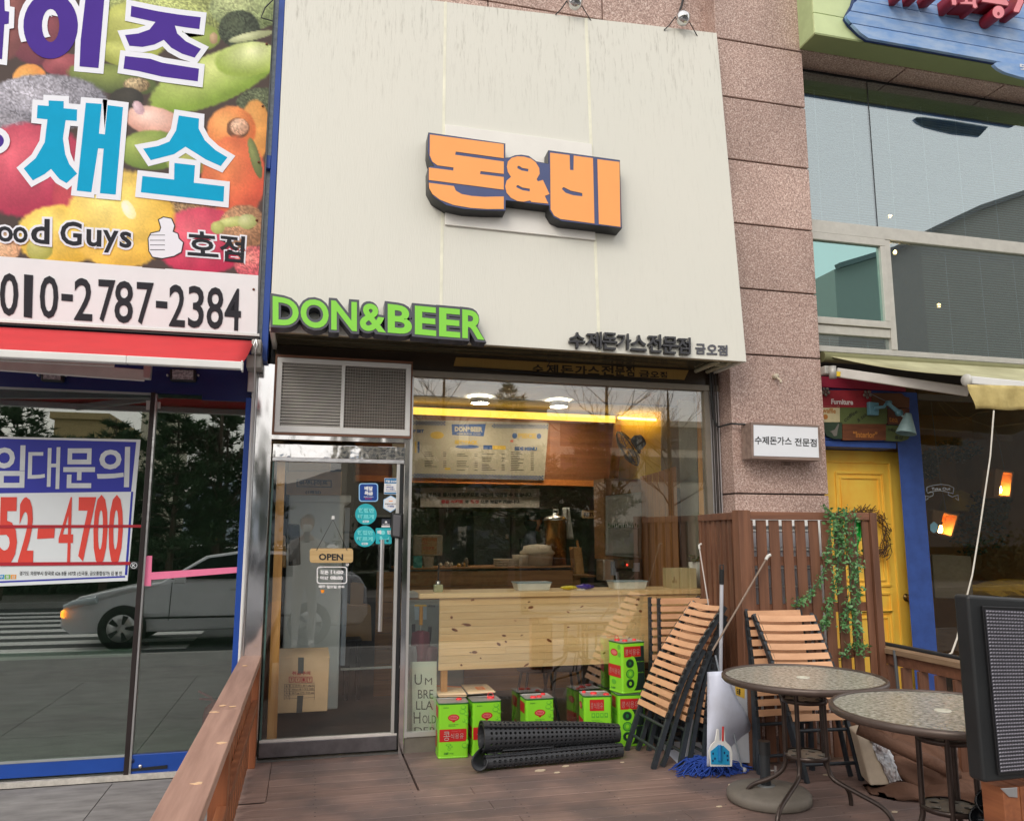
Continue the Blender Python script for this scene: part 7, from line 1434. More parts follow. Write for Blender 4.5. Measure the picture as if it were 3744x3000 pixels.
rg = random.Random(11); CH_ = mat('debris_pale', sr(206, 190, 164), .8)
for px, py, r, lab in ((1975, 2816, .03, 'largest pale wood chip lying in front of the rubber mats'), (2035, 2824, .016, 'small wood chip right of the largest one near the mats'), (2070, 2800, .018, 'wood chip close to the middle of the thin rubber roll'), (2276, 2786, .009, 'tiny pale crumb at the right end of the thin rubber roll'),
                       (2632, 2948, .012, 'pale crumb lying alone left of the front table leg'), (2668, 2868, .010, 'upper pale crumb beside the parasol base'), (2672, 2896, .009, 'lower pale crumb beside the parasol base'), (3020, 2832, .016, 'pale scrap on the deck between the table legs'), (3270, 2968, .014, 'white scrap on the deck in front of the brown canvas')):
    c = P(px, py, z=.002); n = 7; pts = [(c.x+r*rg.uniform(.5, 1.2)*math.cos(2*math.pi*i/n)*1.5, c.y+r*rg.uniform(.4, .9)*math.sin(2*math.pi*i/n), .002) for i in range(n)]
    tag(MB().prism(pts, (0, 0, .005)).build('wood_chip', CH_), lab, 'wood chip', 'wood chips on the deck')

# ------------------------------------------------------------------ lit sign on the pillar, camera bracket, cable
CP = crop(2500, 1150, 2156/1244.)
ls = thing('pillar_lightbox', 'small white light box in a weathered wooden frame on the granite pillar', 'sign', tuple(P(*CP(650, 920), y=-.33)))
YS = -.345
PW = wood('weathered_frame', sr(150, 130, 120), sr(120, 100, 90), .7, axis=0)
MB().quadslab([P(*CP(a, b), y=YS) for a, b in ((426, 680), (860, 700), (876, 925), (430, 908))], (0, .145, 0)).build('box_body', PW, ls, bevel=.002)
MB().quadslab([P(*CP(a, b), y=YS-.004) for a, b in ((442, 697), (850, 713), (860, 905), (444, 893))], (0, .003, 0)).build('white_panel', mat('lightbox_white', sr(232, 236, 242), .4, var=.02), ls)
for q in (((426, 680), (860, 700), (860, 712), (426, 693)), ((430, 896), (876, 910), (876, 925), (430, 908)), ((426, 692), (441, 693), (444, 897), (430, 896)), ((851, 712), (862, 712), (876, 912), (860, 911))): MB().quadslab([P(*CP(a, b), y=YS-.008) for a, b in q], (0, .007, 0)).build('frame_strip', PW, ls)
for s_, a in (('수제돈가스', (450, 768, 684, 822)), ('전문점', (703, 780, 842, 832))): text(s_, [P(*CP(*p), y=YS-.0055) for p in ((a[0], a[1]), (a[2], a[1]+7), (a[2], a[3]+5), (a[0], a[3]-2))], INK, ls, off=.018)
MB().quadslab([P(*CP(a, b), y=-.22) for a, b in ((644, 928), (675, 929), (676, 955), (645, 953))], (0, .03, 0)).build('bracket', PW, ls)
t = thing('camera_bracket', 'small cream camera mount left on the granite pillar above the light box', 'bracket', tuple(P(*CP(585, 400), y=-.2))); c = P(*CP(585, 400), y=-.2)
MB().lathe(c+Vector((-.01, 0, .01)), [(0, -.03), (.02, -.03), (.022, .01), (0, .01)], 12, (0, 1, 0)).build('base', mat('mount_cream', sr(190, 180, 160), .5), t); MB().tube([c+Vector((-.01, -.02, 0)), c+Vector((.01, -.05, -.03)), c+Vector((.0, -.06, -.05))], .009, 8).build('arm', MATS['mount_cream'], t)
t = thing('power_cable', 'black cable bundle curving from the window edge to the pillar light box', 'cable', tuple(P(*CP(220, 710), y=-.05))); MB().tube([P(*CP(165, 300), y=-.04), P(*CP(175, 500), y=-.04), P(*CP(190, 660), y=-.04), P(*CP(215, 712), y=-.05), P(*CP(300, 690), y=-.22), P(*CP(395, 695), y=-.26)], .008, 6).build('cable', BLACK, t)

# ------------------------------------------------------------------ cafe: upper windows, green fascia, blue board
cafe = thing('cafe', 'cafe front with tall blind-hung windows, blue door frame and soffit of granite', 'shop front', (5, 0, 0))
C0 = crop(2600, 0, 1581/1144.); CT = crop(3000, 0, 2156/744.)
X0c = 4.014
for i, (a, b) in enumerate(((4.014, 5.08), (5.09, 6.16), (6.17, 7.3))): MB().box(a, b-.008, -.19, .045, 5.635, 5.68).build('soffit_tile', GRAN, cafe, bevel=.003, seg=1)
MB().box(X0c, 7.4, .05, .09, 5.58, 5.8).build('head_trim', mat('head_dark', sr(48, 50, 50), .4), cafe)
MB().box(X0c, 7.4, -.17, .05, 5.69, 9).build('upper_wall', GRAN, cafe)
zA, zB = P(*C0(1000, 1165), y=0).z, P(*C0(1000, 1215), y=0).z
zA = 4.175; zB = 4.06
MB().box(X0c, 7.4, -.03, .06, zB, zA).build('mid_rail', ALUW, cafe, bevel=.004)
zC = 3.04; xm1 = P(*C0(880, 1400), y=0).x; 
MB().box(X0c, 7.4, -.02, .06, zC-.03, zC+.02).build('bottom_rail', ALUW, cafe, bevel=.003); MB().box(X0c, 7.4, -.0, .06, zC-.07, zC-.035).build('bottom_dark', BLACK, cafe)
MB().box(xm1-.005, xm1+.055, -.025, .06, zC+.021, zB-.001).build('mullion', ALUW, cafe, bevel=.003)
zl0 = P(*C0(700, 1650), y=0).z; zl1 = P(*C0(700, 1690), y=0).z
MB().box(X0c, xm1-.006, -.02, .06, zl1-.01, zl0-.005).build('transom', ALUW, cafe, bevel=.003)
a_, b_ = P(*C0(500, 1225), y=0), P(*C0(868, 1625), y=0)
sw = MB().box(X0c, xm1-.006, -.04, .0, zl0, zl0+.06).box(X0c, xm1-.006, -.04, .0, zB-.068, zB-.003).box(X0c, X0c+.05, -.04, .0, zl0+.061, zB-.069).box(xm1-.06, xm1-.006, -.04, .0, zl0+.061, zB-.069).build('sash', ALUW, cafe, bevel=.004)
MB().box(X0c+.05, xm1-.06, -.01, -.004, zl0+.06, zB-.07).build('green_pane', GLASSG, sw); MB().box(X0c+.05, xm1-.06, .02, .03, zl0+.06, zB-.07).build('sash_back', mat('sash_back', sr(90, 140, 134), .7), sw)
MB().box(X0c, xm1-.006, .012, .02, zC+.02, zl1-.01).build('pane', GLASSU, cafe); MB().box(xm1+.055, 7.4, .0, .008, zC+.02, zB).build('pane', GLASSU, cafe)
xj = P(*C0(815, 800), y=0).x
MB().box(X0c, xj-.004, .0, .008, zA, 5.58).build('pane', GLASSU, cafe); MB().box(xj+.004, 7.4, .0, .008, zA, 5.58).build('pane', GLASSU, cafe); MB().box(xj-.004, xj+.004, -.003, .012, zA, 5.58).build('pane_joint', BLACK, cafe)
MB().box(X0c, 7.4, .012, .10, 5.46, 5.56).build('blind_box', mat('blind_box', sr(120, 124, 120), .5), cafe)
BLD = mat('blind_slat', sr(176, 170, 156), .5)
def blind(x0, x1, z0, z1, y, lab, pitch=.024):
    m_ = MB(); z = z1
    t = thing('venetian_blind', lab, 'blind', ((x0+x1)/2, y, z0))
    while z > z0: m_.hexa([(x0, y, z-.009), (x1, y, z-.009), (x1, y+.014, z+.007), (x0, y+.014, z+.007), (x0, y, z-.008), (x1, y, z-.008), (x1, y+.014, z+.008), (x0, y+.014, z+.008)]); z -= pitch
    tag(m_.build('slats', BLD, t), kind='stuff'); k = 0; x = x0+.25
    while x < x1: MB().box(x-.002, x+.002, y-.004, y-.001, z0, z1).build('ladder_cord', WHITE, t); x += .38
blind(X0c+.02, 7.3, zA+.01, 5.45, .05, 'pale venetian blind behind the big upper cafe window'); blind(xm1+.45, 7.3, zC+.03, zB-.03, .05, 'pale venetian blind behind the lower right cafe window'); blind(X0c+.02, xm1-.02, zC+.03, zl1-.03, .05, 'short venetian blind behind the small lower cafe pane')
tag(MB().box(4.0, 7.6, 2.2, 2.3, 0, 5.7).box(7.5, 7.6, .2, 2.2, 0, 5.7).build('cafe_room', mat('cafe_room_brown', sr(170, 130, 80), .8, var=.2, scale=2)), 'brown inner walls of the cafe behind the glass', 'room')
tag(MB().box(4.0, 7.5, .1, 2.2, 2.85, 2.95).box(4.0, 7.5, .1, 2.2, 5.62, 5.7).box(3.9, 4.0, .1, 2.2, 0, 5.7).build('cafe_ceiling', mat('cafe_ceiling', sr(130, 106, 66), .8)), kind='structure')
tag(MB().box(4.03, 7.5, .05, 2.2, -.1, .0).build('cafe_floor', mat('cafe_floor', sr(70, 56, 40), .6)), kind='structure')
BULB = emis('warm_bulb', (1, .6, .24, 1), 24)
for (a, b, lab) in ((1152, 1540, 'warm glowing bulb behind the lower right blind'), (888, 1270, 'left of two small warm bulbs under the window rail'), (930, 1272, 'right of two small warm bulbs under the window rail'), (905, 1090, 'warm bulb glowing through the upper blind')):
    c = P(*C0(a, b), y=.035 if b < 1400 and b > 1200 else .3); c2_ = tag(MB().lathe(c, [(0, -.022), (.008, -.02), (.013, -.010), (.014, 0), (.008, .014), (0, .018)], 20).build('light_bulb', BULB), lab, 'light bulb', 'warm bulbs behind the blinds')
# green fascia box
gb = thing('green_fascia', 'pale green box fascia of the cafe with shade painted into underside and end', 'fascia', (5.5, -.3, 5.65))
LG = mat('pale_green_panel', sr(206, 222, 168), .45, var=.05); YG = -.41
MB().box(3.99, 7.5, YG, -.192, 5.65, 5.665).build('underside', mat('shaded_green_underside', sr(140, 152, 104), .5, var=.05, scale=3), gb)  # same green as the front, with its shade put into the colour
for i, (z0, z1) in enumerate(((5.666, 5.85), (5.856, 6.6))):
    MB().box(3.99, 7.5, YG, YG+.02, z0, z1).build('front_panel', LG, gb, bevel=.002)
MB().box(3.99, 4.01, YG+.021, -.192, 5.666, 6.6).build('end_panel', mat('shaded_green_end', sr(176, 194, 142), .5), gb)  # darker copy of the panel green, side shade put into the colour
bb = thing('blue_board_sign', 'weathered blue plank board with cut corners on the green cafe fascia', 'sign board', (5.5, -.47, 5.9)); YBb = -.47
BLP = mat('weathered_blue', sr(118, 158, 212), .55, col2=sr(170, 192, 220), thr=(.42, .72), scale=3, stretch=(1, 1, 3), rnd=.04); BLE = mat('deep_blue_edge', sr(20, 48, 110), .5)
l1 = lambda x: 0+(x-400)*.1853; l2 = lambda x: 115+(x-310)*.1815; l3 = lambda x: 246+(x-330)*.1807; lb_ = lambda x: 405+(x-510)*.179
XR = 2900
bands = [[(420, -60), (XR, l1(XR)-150), (XR, l1(XR)-3), (400, -3), (380, -10)], [(392, 3), (XR, l1(XR)+3), (XR, l2(XR)-3), (322, 112), (360, 30)], [(312, 120), (XR, l2(XR)+3), (XR, l3(XR)-3), (322, 240), (285, 200), (275, 160)], [(335, 252), (XR, l3(XR)+3), (XR, lb_(XR)), (510, 405), (430, 350)]]
bands.insert(0, [(440, -260), (XR, l1(XR)-360), (XR, l1(XR)-156), (424, -66)])
for bnd in bands: shape([bnd], CT, YBb, BLP, bb, name='plank', depth=(0, .03, 0))
shape([[(430, -300), (XR, 80), (XR, lb_(XR)+8), (505, 412), (420, 352), (320, 256), (268, 180), (300, 110), (345, 30)]], CT, YBb+.012, BLE, bb, name='backing', depth=(0, .045, 0))
sb = thing('small_blue_plaque', 'small oval blue plaque hanging under the big blue board', 'sign', (6.3, -.5, 5.6)); shape([[(1835, 680), (1870, 658), (1960, 660), (2300, 712), (2700, 790), (2600, 900), (2300, 860), (2120, 815), (1960, 768), (1880, 725)]], CT, YBb-.03, BLP, sb, name='plaque', depth=(0, .03, 0)); text('맛', PQ(CT, YBb-.033, (2112, 672), (2220, 690), (2220, 760), (2112, 738)), mat('plaque_white', sr(226, 226, 230), .5), sb, off=.04)
rls = thing('red_letter_sign', 'deep red block Korean letters with pink faces over the blue board, cut by the frame', 'letters', (6, -.6, 6.2)); RDP = mat('letter_deep_red', sr(136, 26, 44), .5); PNF = mat('letter_pink', sr(232, 140, 150), .4)
YF = -.62
for pts in ([(1380, -60), (1425, -60), (1442, 40), (1430, 55), (1395, 50)], [(1480, 30), (1530, 20), (1530, -60), (1560, -60), (1560, 20), (1610, 22), (1618, -60), (1645, -60), (1645, 30), (1660, 76), (1640, 88), (1620, 80), (1612, 48), (1484, 40)], [(1715, -6), (1720, -50), (1960, -20), (1994, 40), (1985, 60), (1820, 34), (1712, 18)], [(2100, -60), (2130, -60), (2150, 20), (2100, 130), (2050, 124), (2046, 108), (2085, 20)], [(850, -130), (920, -120), (900, -60), (860, -60)], [(1000, -120), (1090, -100), (1060, -50), (1010, -50)], [(1160, -90), (1240, -80), (1250, -40), (1180, -30)]):
    shape([pts], CT, YF, RDP, rls, name='letter_body', off=.10, depth=(0, .145, 0)); shape([pts], CT, YF-.003, PNF, rls, name='letter_face')
oo = arc(1885, 130, 62, 66, 0, 350, 16); oi = arc(1885, 148, 14, 20, 0, 350, 10)
shape([oo], CT, YF, RDP, rls, name='letter_body', off=.06, depth=(0, .145, 0)); shape([oo, oi], CT, YF-.003, PNF, rls, name='letter_face')
# awning
ga = thing('green_awning', 'faded green fabric awning half open over the yellow cafe door', 'awning', (5, -.6, 2.9)); C9b = crop(2880, 1250, 1866/864.)
GAF = mat('faded_green_fabric', sr(190, 188, 150), .8, col2=sr(150, 146, 112), thr=(.35, .7), scale=2.5, bump=.0005, bscale=300)
w0 = P(*C9b(258, 90), y=-.10); fl = P(*C9b(1375, 265), x=w0.x+.03) if False else None
YFr = -1.05
fL = P(*C9b(1400, 268), y=YFr); fR = P(*C9b(1900, 318), y=YFr); fR = fL+(fR-fL).normalized()*2.6; wL = P(*C9b(262, 98), y=-.06); wR = Vector((7.6, -.06, wL.z))
vs, fs = [], []
for j in range(9):
    for i in range(17): p = wL.lerp(wR, i/16).lerp(fL.lerp(fR, i/16), j/8); p.z -= .03*math.sin(j/8*math.pi)*(1-.5*i/16); vs.append(p)
for j in range(8):
    for i in range(16): a = j*17+i; fs.append((a, a+1, a+18, a+17))
o = MB().add(vs, fs, True).build('canopy', GAF, ga); m = o.modifiers.new('thickness', 'SOLIDIFY'); m.thickness = .004
MB().tube([(wL.x-.02, -.10, wL.z-.03), (7.5, -.10, wL.z-.03)], .045, 14).build('roller', mat('roller_fabric', sr(120, 120, 84), .7), ga)
MB().beam(fL-Vector((0, .02, .035)), fR-Vector((0, .02, .035)), .05, .06).build('front_bar', WHITE, ga, bevel=.008)
MB().lathe(fL-Vector((.012, .02, .035)), [(0, -.01), (.04, -.01), (.045, .0), (.045, .012)], 16, (1, 0, 0)).build('end_cap', mat('cap_grey', sr(190, 190, 184), .4), ga)
vq = [(1418, 335), (1900, 348), (1920, 550), (1482, 528)]
q = [P(*C9b(*p), y=YFr-.05) for p in vq]; ext = (q[1]-q[0]).normalized(); q[1] += ext*1.5; q[2] += ext*1.5; n = 30; vs, fs = [], []
for j in range(7):
    for i in range(n+1): p = bil(q, i/n, j/6); p.y += .02*math.sin(i*1.35)*(j/6)+.008*math.sin(i*3.1+j); p.z += .008*math.sin(i*1.2)*(j/6); vs.append(p)
for j in range(6):
    for i in range(n): a = j*(n+1)+i; fs.append((a, a+1, a+n+2, a+n+1))
o = MB().add(vs, fs, True).build('valance', mat('mustard_valance', sr(204, 186, 124), .8, col2=sr(158, 140, 84), thr=(.4, .7), scale=5), ga); m = o.modifiers.new('thickness', 'SOLIDIFY'); m.thickness = .003
MB().beam(P(*C9b(385, 240), y=-.25), P(*C9b(1430, 392), y=-.85), .03, .075).build('arm', mat('awning_arm', sr(186, 182, 176), .4), ga, bevel=.006)
c = P(*C9b(310, 230), y=-.22); MB().box(c.x-.04, c.x+.03, c.y-.03, c.y+.05, c.z-.03, c.z+.04).build('shoulder_bracket', MATS['cast_grey'], ga, bevel=.01)
c = P(*C9b(355, 240), y=-.26); MB().lathe(c, [(0, -.05), (.03, -.05), (.03, .05), (0, .05)], 14).build('hinge', MATS['cast_grey'], ga); MB().quadslab(PQ(C9b, -.285, (388, 232), (418, 234), (416, 270), (386, 268)), (0, .004, 0)).build('yellow_label', mat('label_yellow', sr(226, 190, 40), .5), ga)
MB().box(4.06, 7.4, -.02, .05, 2.80, 2.93).build('dark_head_panel', mat('dark_head', sr(44, 40, 36), .5), cafe)
MB().box(4.03, 4.95, -.03, .05, 2.70, 2.79).build('crimson_head', mat('crimson_wood', sr(140, 30, 56), .5), cafe)
# rope
t = thing('white_rope', 'white rope hanging from the awning bar down to the railing', 'rope', tuple(P(3520, 2385, y=-1.0))); rp = [P(*C9b(1628, 540), y=YFr-.05), P(*C9b(1600, 900), y=-1.08), P(*C9b(1520, 1450), y=-1.06), P(3555, 2100, y=-1.04), P(3532, 2190, y=-1.03)]; MB().tube(rp, .006, 6).build('rope', mat('rope_white', sr(216, 212, 200), .8), t)
MB().tube([P(3512, 2262, y=-1.02), P(3500, 2330, y=-1.01), P(3480, 2385, y=-1.0), P(3455, 2400, y=-.98), P(3448, 2412, y=-.98), P(3480, 2400, y=-1.0), P(3490, 2412, y=-1.0)], .007, 6).build('rope_end', MATS['rope_white'], t)
# blue door frame, header boards
MB().box(4.03, 4.86, .0, .03, 2.26, 2.70).build('blue_header', CAFEB, cafe)
MB().box(4.03, 4.84, .0, .22, 2.205, 2.255).build('blue_lintel', CAFEB, cafe, bevel=.004)
xq = P(*C9b(895, 900), y=.2).x
MB().hexa([(4.852, .0, 0), (5.09, -.0, 0), (5.09, .1, 0), (xq+.02, .2, 0), (4.852, .0, 2.7), (5.09, -.0, 2.7), (5.09, .1, 2.7), (xq+.02, .2, 2.7)]).build('blue_post', CAFEB, cafe, bevel=.003)
def bd(name, lab, pts, m, y=-.03, d=.028): 
    t = thing('painted_board', lab, 'board sign', tuple(P(*C9b(*pts[0]), y=y)), 'painted boards over the cafe door'); shape([pts], C9b, y, m, t, name='board', depth=(0, d, 0)); return t
DRK = dict(rough=.6, var=.2, scale=6)
t = bd('', 'dark red painted board reading Furniture over the yellow door', rrect(250, 380, 660, 518, 6), mat('board_red', sr(140, 34, 46), **DRK)); 
bt = lambda s, x0, y0, x1, y1, m, t, off=.02, y=-.032: text(s, PQ(C9b, y, (x0, y0), (x1, y0+6), (x1, y1+6), (x0, y1)), m, t, off=off)
bt('Furniture', 344, 448, 516, 490, mat('chalk_white', sr(206, 200, 200), .7), t, .03)
t = bd('', 'cream painted board reading waffle with a round waffle drawing', rrect(240, 505, 412, 632, 6), mat('board_cream', sr(186, 176, 140), **DRK)); bt('waffle', 274, 518, 380, 558, mat('waffle_brown', sr(170, 110, 50), .6), t); shape([arc(298, 590, 20, 20, 0, 350, 16)], C9b, -.0315, MATS['waffle_brown'], t, name='waffle_print')
t = bd('', 'olive green painted board reading coffee and tea', rrect(414, 514, 786, 646, 14), mat('board_green', sr(84, 96, 54), **DRK)); TXD = mat('board_ink', sr(40, 44, 34), .7)
text('coffee', PQ(C9b, -.032, (440, 600), (540, 528), (554, 556), (452, 634)), TXD, t, off=.01); text('& tea', PQ(C9b, -.032, (545, 610), (612, 552), (626, 580), (556, 636)), TXD, t, off=.01)
t = bd('', 'brown wooden board at the upper right behind the clamp lamp', [(664, 402), (900, 404), (925, 430), (962, 440), (960, 520), (790, 516), (664, 512)], mat('board_brown', sr(96, 60, 36), **DRK))
t = bd('', 'brown wooden board at the right edge under the clamp lamp', rrect(790, 524, 962, 650, 6), mat('board_brown2', sr(92, 54, 40), **DRK)); bt('tea', 800, 590, 870, 630, MATS['waffle_brown'], t)
t = bd('', 'dark green board with a curled bird cut-out at lower left', [(285, 634), (430, 634), (430, 764), (370, 764), (310, 740), (288, 700)], mat('board_dkgreen', sr(44, 62, 46), **DRK)); shape([[(332, 706), (372, 690), (400, 642), (406, 652), (396, 690), (388, 738), (366, 744), (350, 716)]], C9b, -.034, mat('bird_grey', sr(110, 106, 100), .6), t, name='bird_cut_out')
t = bd('', 'reddish wooden board reading Interior in quotation marks', rrect(434, 646, 776, 774, 8), mat('board_rust', sr(116, 66, 38), .6, col2=sr(84, 46, 28), thr=(.35, .65), scale=4, stretch=(1, 1, 8))); bt('“Interior”', 516, 702, 708, 752, MATS['waffle_brown'], t, .03)
t = bd('', 'olive board with faint Korean letters at the lower right', [(776, 656), (968, 660), (968, 740), (950, 768), (900, 784), (776, 778)], MATS['board_green']); bt('카페&', 790, 678, 850, 706, TXD, t); bt('홈샵', 845, 736, 910, 764, TXD, t)
for (a, b, lab) in ((300, 392, 'left grey metal flower on the painted boards'), (628, 412, 'right grey metal flower on the painted boards')):
    t = thing('metal_flower', lab, 'ornament', tuple(P(*C9b(a, b), y=-.045)), 'metal flowers'); FLW = mat('flower_grey', sr(120, 112, 104), .5, .3)
    for k in range(5): an = k*1.2566+.3; MB().lathe(P(*C9b(a+24*math.cos(an), b+24*math.sin(an)), y=-.045), [(0, -.008), (.012, -.006), (.015, 0), (0, .004)], 10, (0, 1, 0)).build('petal', FLW, t)
    MB().lathe(P(*C9b(a, b), y=-.05), [(0, -.008), (.008, -.004), (.009, .004)], 10, (0, 1, 0)).build('centre', FLW, t)
# clamp lamp
lp = thing('clamp_lamp', 'pale blue jointed wall lamp with cone shade in front of the painted boards', 'lamp', tuple(P(*C9b(700, 520), y=-.06))); LB_ = mat('lamp_blue', sr(92, 136, 152), .45); LB2 = mat('lamp_shade_blue', sr(140, 170, 172), .45)
MB().quadslab(PQ(C9b, -.075, (645, 470), (722, 478), (722, 578), (650, 574)), (0, .04, 0)).build('wall_plate', LB_, lp, bevel=.006)
MB().tube(PQ(C9b, -.10, (690, 520), (760, 512), (790, 470)), .014, 8).build('arm', LB_, lp); MB().beam(P(*C9b(785, 480), y=-.12), P(*C9b(880, 560), y=-.16), .03, .03).build('arm', LB_, lp, bevel=.004)
MB().lathe(P(*C9b(880, 560), y=-.16), [(0, -.02), (.026, -.02), (.026, .02), (0, .02)], 18, (0, 1, 0)).build('joint', LB_, lp); MB().lathe(P(*C9b(800, 478), y=-.12), [(0, -.016), (.018, -.016), (.018, .016), (0, .016)], 18, (0, 1, 0)).build('joint', LB_, lp)
tp = P(*C9b(952, 565), y=-.2); bt_ = P(*C9b(934, 722), y=-.2); axs = (tp-bt_).normalized(); MB().lathe(bt_, [(.078, 0), (.080, .003), (.030, (tp-bt_).length-.02), (.024, (tp-bt_).length), (0, (tp-bt_).length)], 28, axs).build('shade', LB2, lp); MB().tube([P(*C9b(895, 575), y=-.17), P(*C9b(930, 600), y=-.19)], .008, 8).build('stem', LB2, lp)
MB().tube(PQ(C9b, -.06, (650, 405), (800, 480), (890, 540)), .003, 5).build('spring', GREY, lp)
# yellow door
yd = thing('yellow_door', 'worn mustard yellow panelled cafe door with brass knob', 'door', (4.7, .2, 0)); YY = .2
MB().box(4.03, xq, YY, YY+.05, -.05, 2.2).build('leaf', YELLOW, yd)
CRr = crop(2960, 2200, 2.16)
def molding(q, nm='moulding', w=.018):
    for i in range(4): MB().beam(q[i], q[(i+1) % 4], w, w*.9, (0, -1, 0)).build(nm, YELLOW, yd, bevel=.003)
px1, px2 = P(3054, 1725, y=YY).x, P(3224, 1725, y=YY).x
for (z0, z1) in ((P(3180, 2140, y=YY).z, P(3140, 1728, y=YY).z), (P(3180, 2160, y=YY).z-.17, P(3180, 2160, y=YY).z-.02), (.12, P(3260, 2235, y=YY).z)):
    for ins in (0, .045):
        a, b = px1+ins, px2-ins
        if z1-z0 > .25 or ins == 0: molding([Vector((a, YY-.006, z1-ins)), Vector((b, YY-.006, z1-ins)), Vector((b, YY-.006, z0+ins)), Vector((a, YY-.006, z0+ins))], w=.02-ins*.12)
for ins in (.0,): molding([Vector((4.04, YY-.004, P(3120, 1688, y=YY).z)), Vector((P(3250, 1690, y=YY).x, YY-.004, P(3120, 1688, y=YY).z)), Vector((P(3250, 1690, y=YY).x, YY-.004, .05)), Vector((4.04, YY-.004, .05))], w=.02)
kb_ = P(3328, 2184, y=YY-.05); MB().lathe(kb_, [(0, -.035), (.022, -.032), (.034, -.012), (.03, .006), (.012, .012), (.012, .035), (.03, .04), (.032, .048)], 24, (0, 1, 0)).build('knob', mat('old_brass', sr(120, 96, 54), .35, .7, var=.25, scale=60), yd)
wr = thing('twig_wreath', 'brown dried twig wreath hanging on the yellow door', 'wreath', tuple(P(3185, 1960, y=.12))); TWG = mat('twig_brown', sr(92, 68, 46), .85, var=.3, scale=40); cwr = P(3170, 1955, y=.13); m_ = MB(); rg = random.Random(77); Rw = .20
for k in range(330):
    a = rg.uniform(0, 6.283); rr_ = Rw+rg.gauss(0, .022); c = cwr+Vector((math.cos(a)*rr_, rg.gauss(0, .02), math.sin(a)*rr_)); d = Vector((-math.sin(a)+rg.gauss(0, .6), rg.gauss(0, .4), math.cos(a)+rg.gauss(0, .6))).normalized(); l = rg.uniform(.04, .10); m_.tube([c-d*l/2, c+Vector((rg.gauss(0, .004), 0, rg.gauss(0, .004))), c+d*l/2], [.0035, .003, .001], 4, False)
tag(m_.build('twigs', TWG, wr), kind='stuff')
# cafe glass right of door
xg = 5.092
MB().box(xg, 7.5, .01, .018, .05, 2.78).build('cafe_pane', GLASSC, cafe); MB().box(xg, 7.5, -.01, .04, 2.64, 2.69).build('pane_head', mat('pane_head_grey', sr(100, 96, 84), .5), cafe)
for pts, lab in (([(1640, 1000), (1785, 1024), (1760, 1228), (1625, 1222)], 'wooden framed pendant lamp glowing orange, upper right in the cafe'), ([(1150, 1320), (1355, 1362), (1300, 1545), (1130, 1500)], 'wooden framed pendant lamp glowing orange, tilted, near the Take Out lettering')):
    t = thing('pendant_lamp', lab, 'lamp', tuple(P(*C9b(*pts[3]), y=.5)), 'wooden pendant lamps'); q = PQ(C9b, .5, *pts); cc = sum(q, Vector())/4; WDP = mat('lamp_wood', sr(178, 136, 90), .6, var=.15)
    up_ = ((q[0]-q[3])+(q[1]-q[2])).normalized()
    for i in range(4): a, b = q[i], q[(i+1) % 4]; MB().quadslab([a, b, b+(cc-b)*.14, a+(cc-a)*.14], (0, .15, 0)).build('frame_side', WDP, t)
    MB().quadslab([p+(cc-p)*.14+Vector((0, .14, 0)) for p in q], (0, .006, 0)).build('back_sheet', mat('lamp_amber', sr(236, 150, 40), .6), t)
    MB().quadslab([q[0]+Vector((0, -.002, 0)), q[0].lerp(q[1], .42)+Vector((0, -.002, 0)), q[3].lerp(q[2], .3)+Vector((0, -.002, 0)), q[3]+Vector((0, -.002, 0))], (0, .003, 0)).build('shade_panel', mat('lamp_panel', sr(150, 116, 84), .6), t)
    bp_ = cc+Vector((.0, .05, -.05)); MB().lathe(bp_, [(0, -.04), (.018, -.03), (.022, -.008), (.012, .03), (0, .034)], 14, up_).build('bulb', emis('hot_bulb', (1, .58, .18, 1), 130), t); MB().tube([bp_+up_*.03, bp_+up_*.07], .01, 8).build('socket', BLACK, t)
    MB().tube([(q[0]+q[1])/2, (q[0]+q[1])/2+Vector((-.02, .02, .3)), P(*C9b(1130 if pts[0][0] < 1400 else 1600, 470 if pts[0][0] < 1400 else 600), y=.5)], .004, 5).build('cord', mat('cord_grey', sr(140, 134, 120), .6), t)
t = thing('take_out_lettering', 'white outlined ribbon reading Take Out on the cafe glass', 'lettering', tuple(P(*C9b(1200, 1160), y=0))); TKW = mat('take_out_white', sr(196, 200, 200), .5)
for pl__ in ([(1098, 1176), (1100, 1145), (1150, 1130), (1210, 1122), (1270, 1130), (1312, 1150), (1306, 1196), (1260, 1182), (1205, 1172), (1150, 1178), (1106, 1192), (1098, 1176)], [(1106, 1192), (1130, 1180), (1150, 1190), (1148, 1210), (1120, 1222), (1088, 1212), (1090, 1250), (1110, 1232)], [(1306, 1196), (1272, 1186), (1266, 1205), (1300, 1222), (1345, 1206), (1348, 1250), (1325, 1232)]): MB().tube(PQ(C9b, .0, *pl__), .0022, 4).build('ribbon_line', TKW, t)
text('Take Out', PQ(C9b, .004, (1136, 1148), (1284, 1146), (1284, 1168), (1136, 1168)), TKW, t, off=.01)
t = thing('hexagon_sticker', 'pale blue hexagon sticker on the cafe glass by the lower pendant lamp', 'sticker', tuple(P(*C9b(1155, 1460), y=.004))); shape([[(1155+34*math.cos(a)*1.0, 1462+46*math.sin(a)) for a in [math.radians(30+60*k) for k in range(6)]]], C9b, .004, mat('hex_blue', sr(96, 136, 150), .5), t, name='backing')
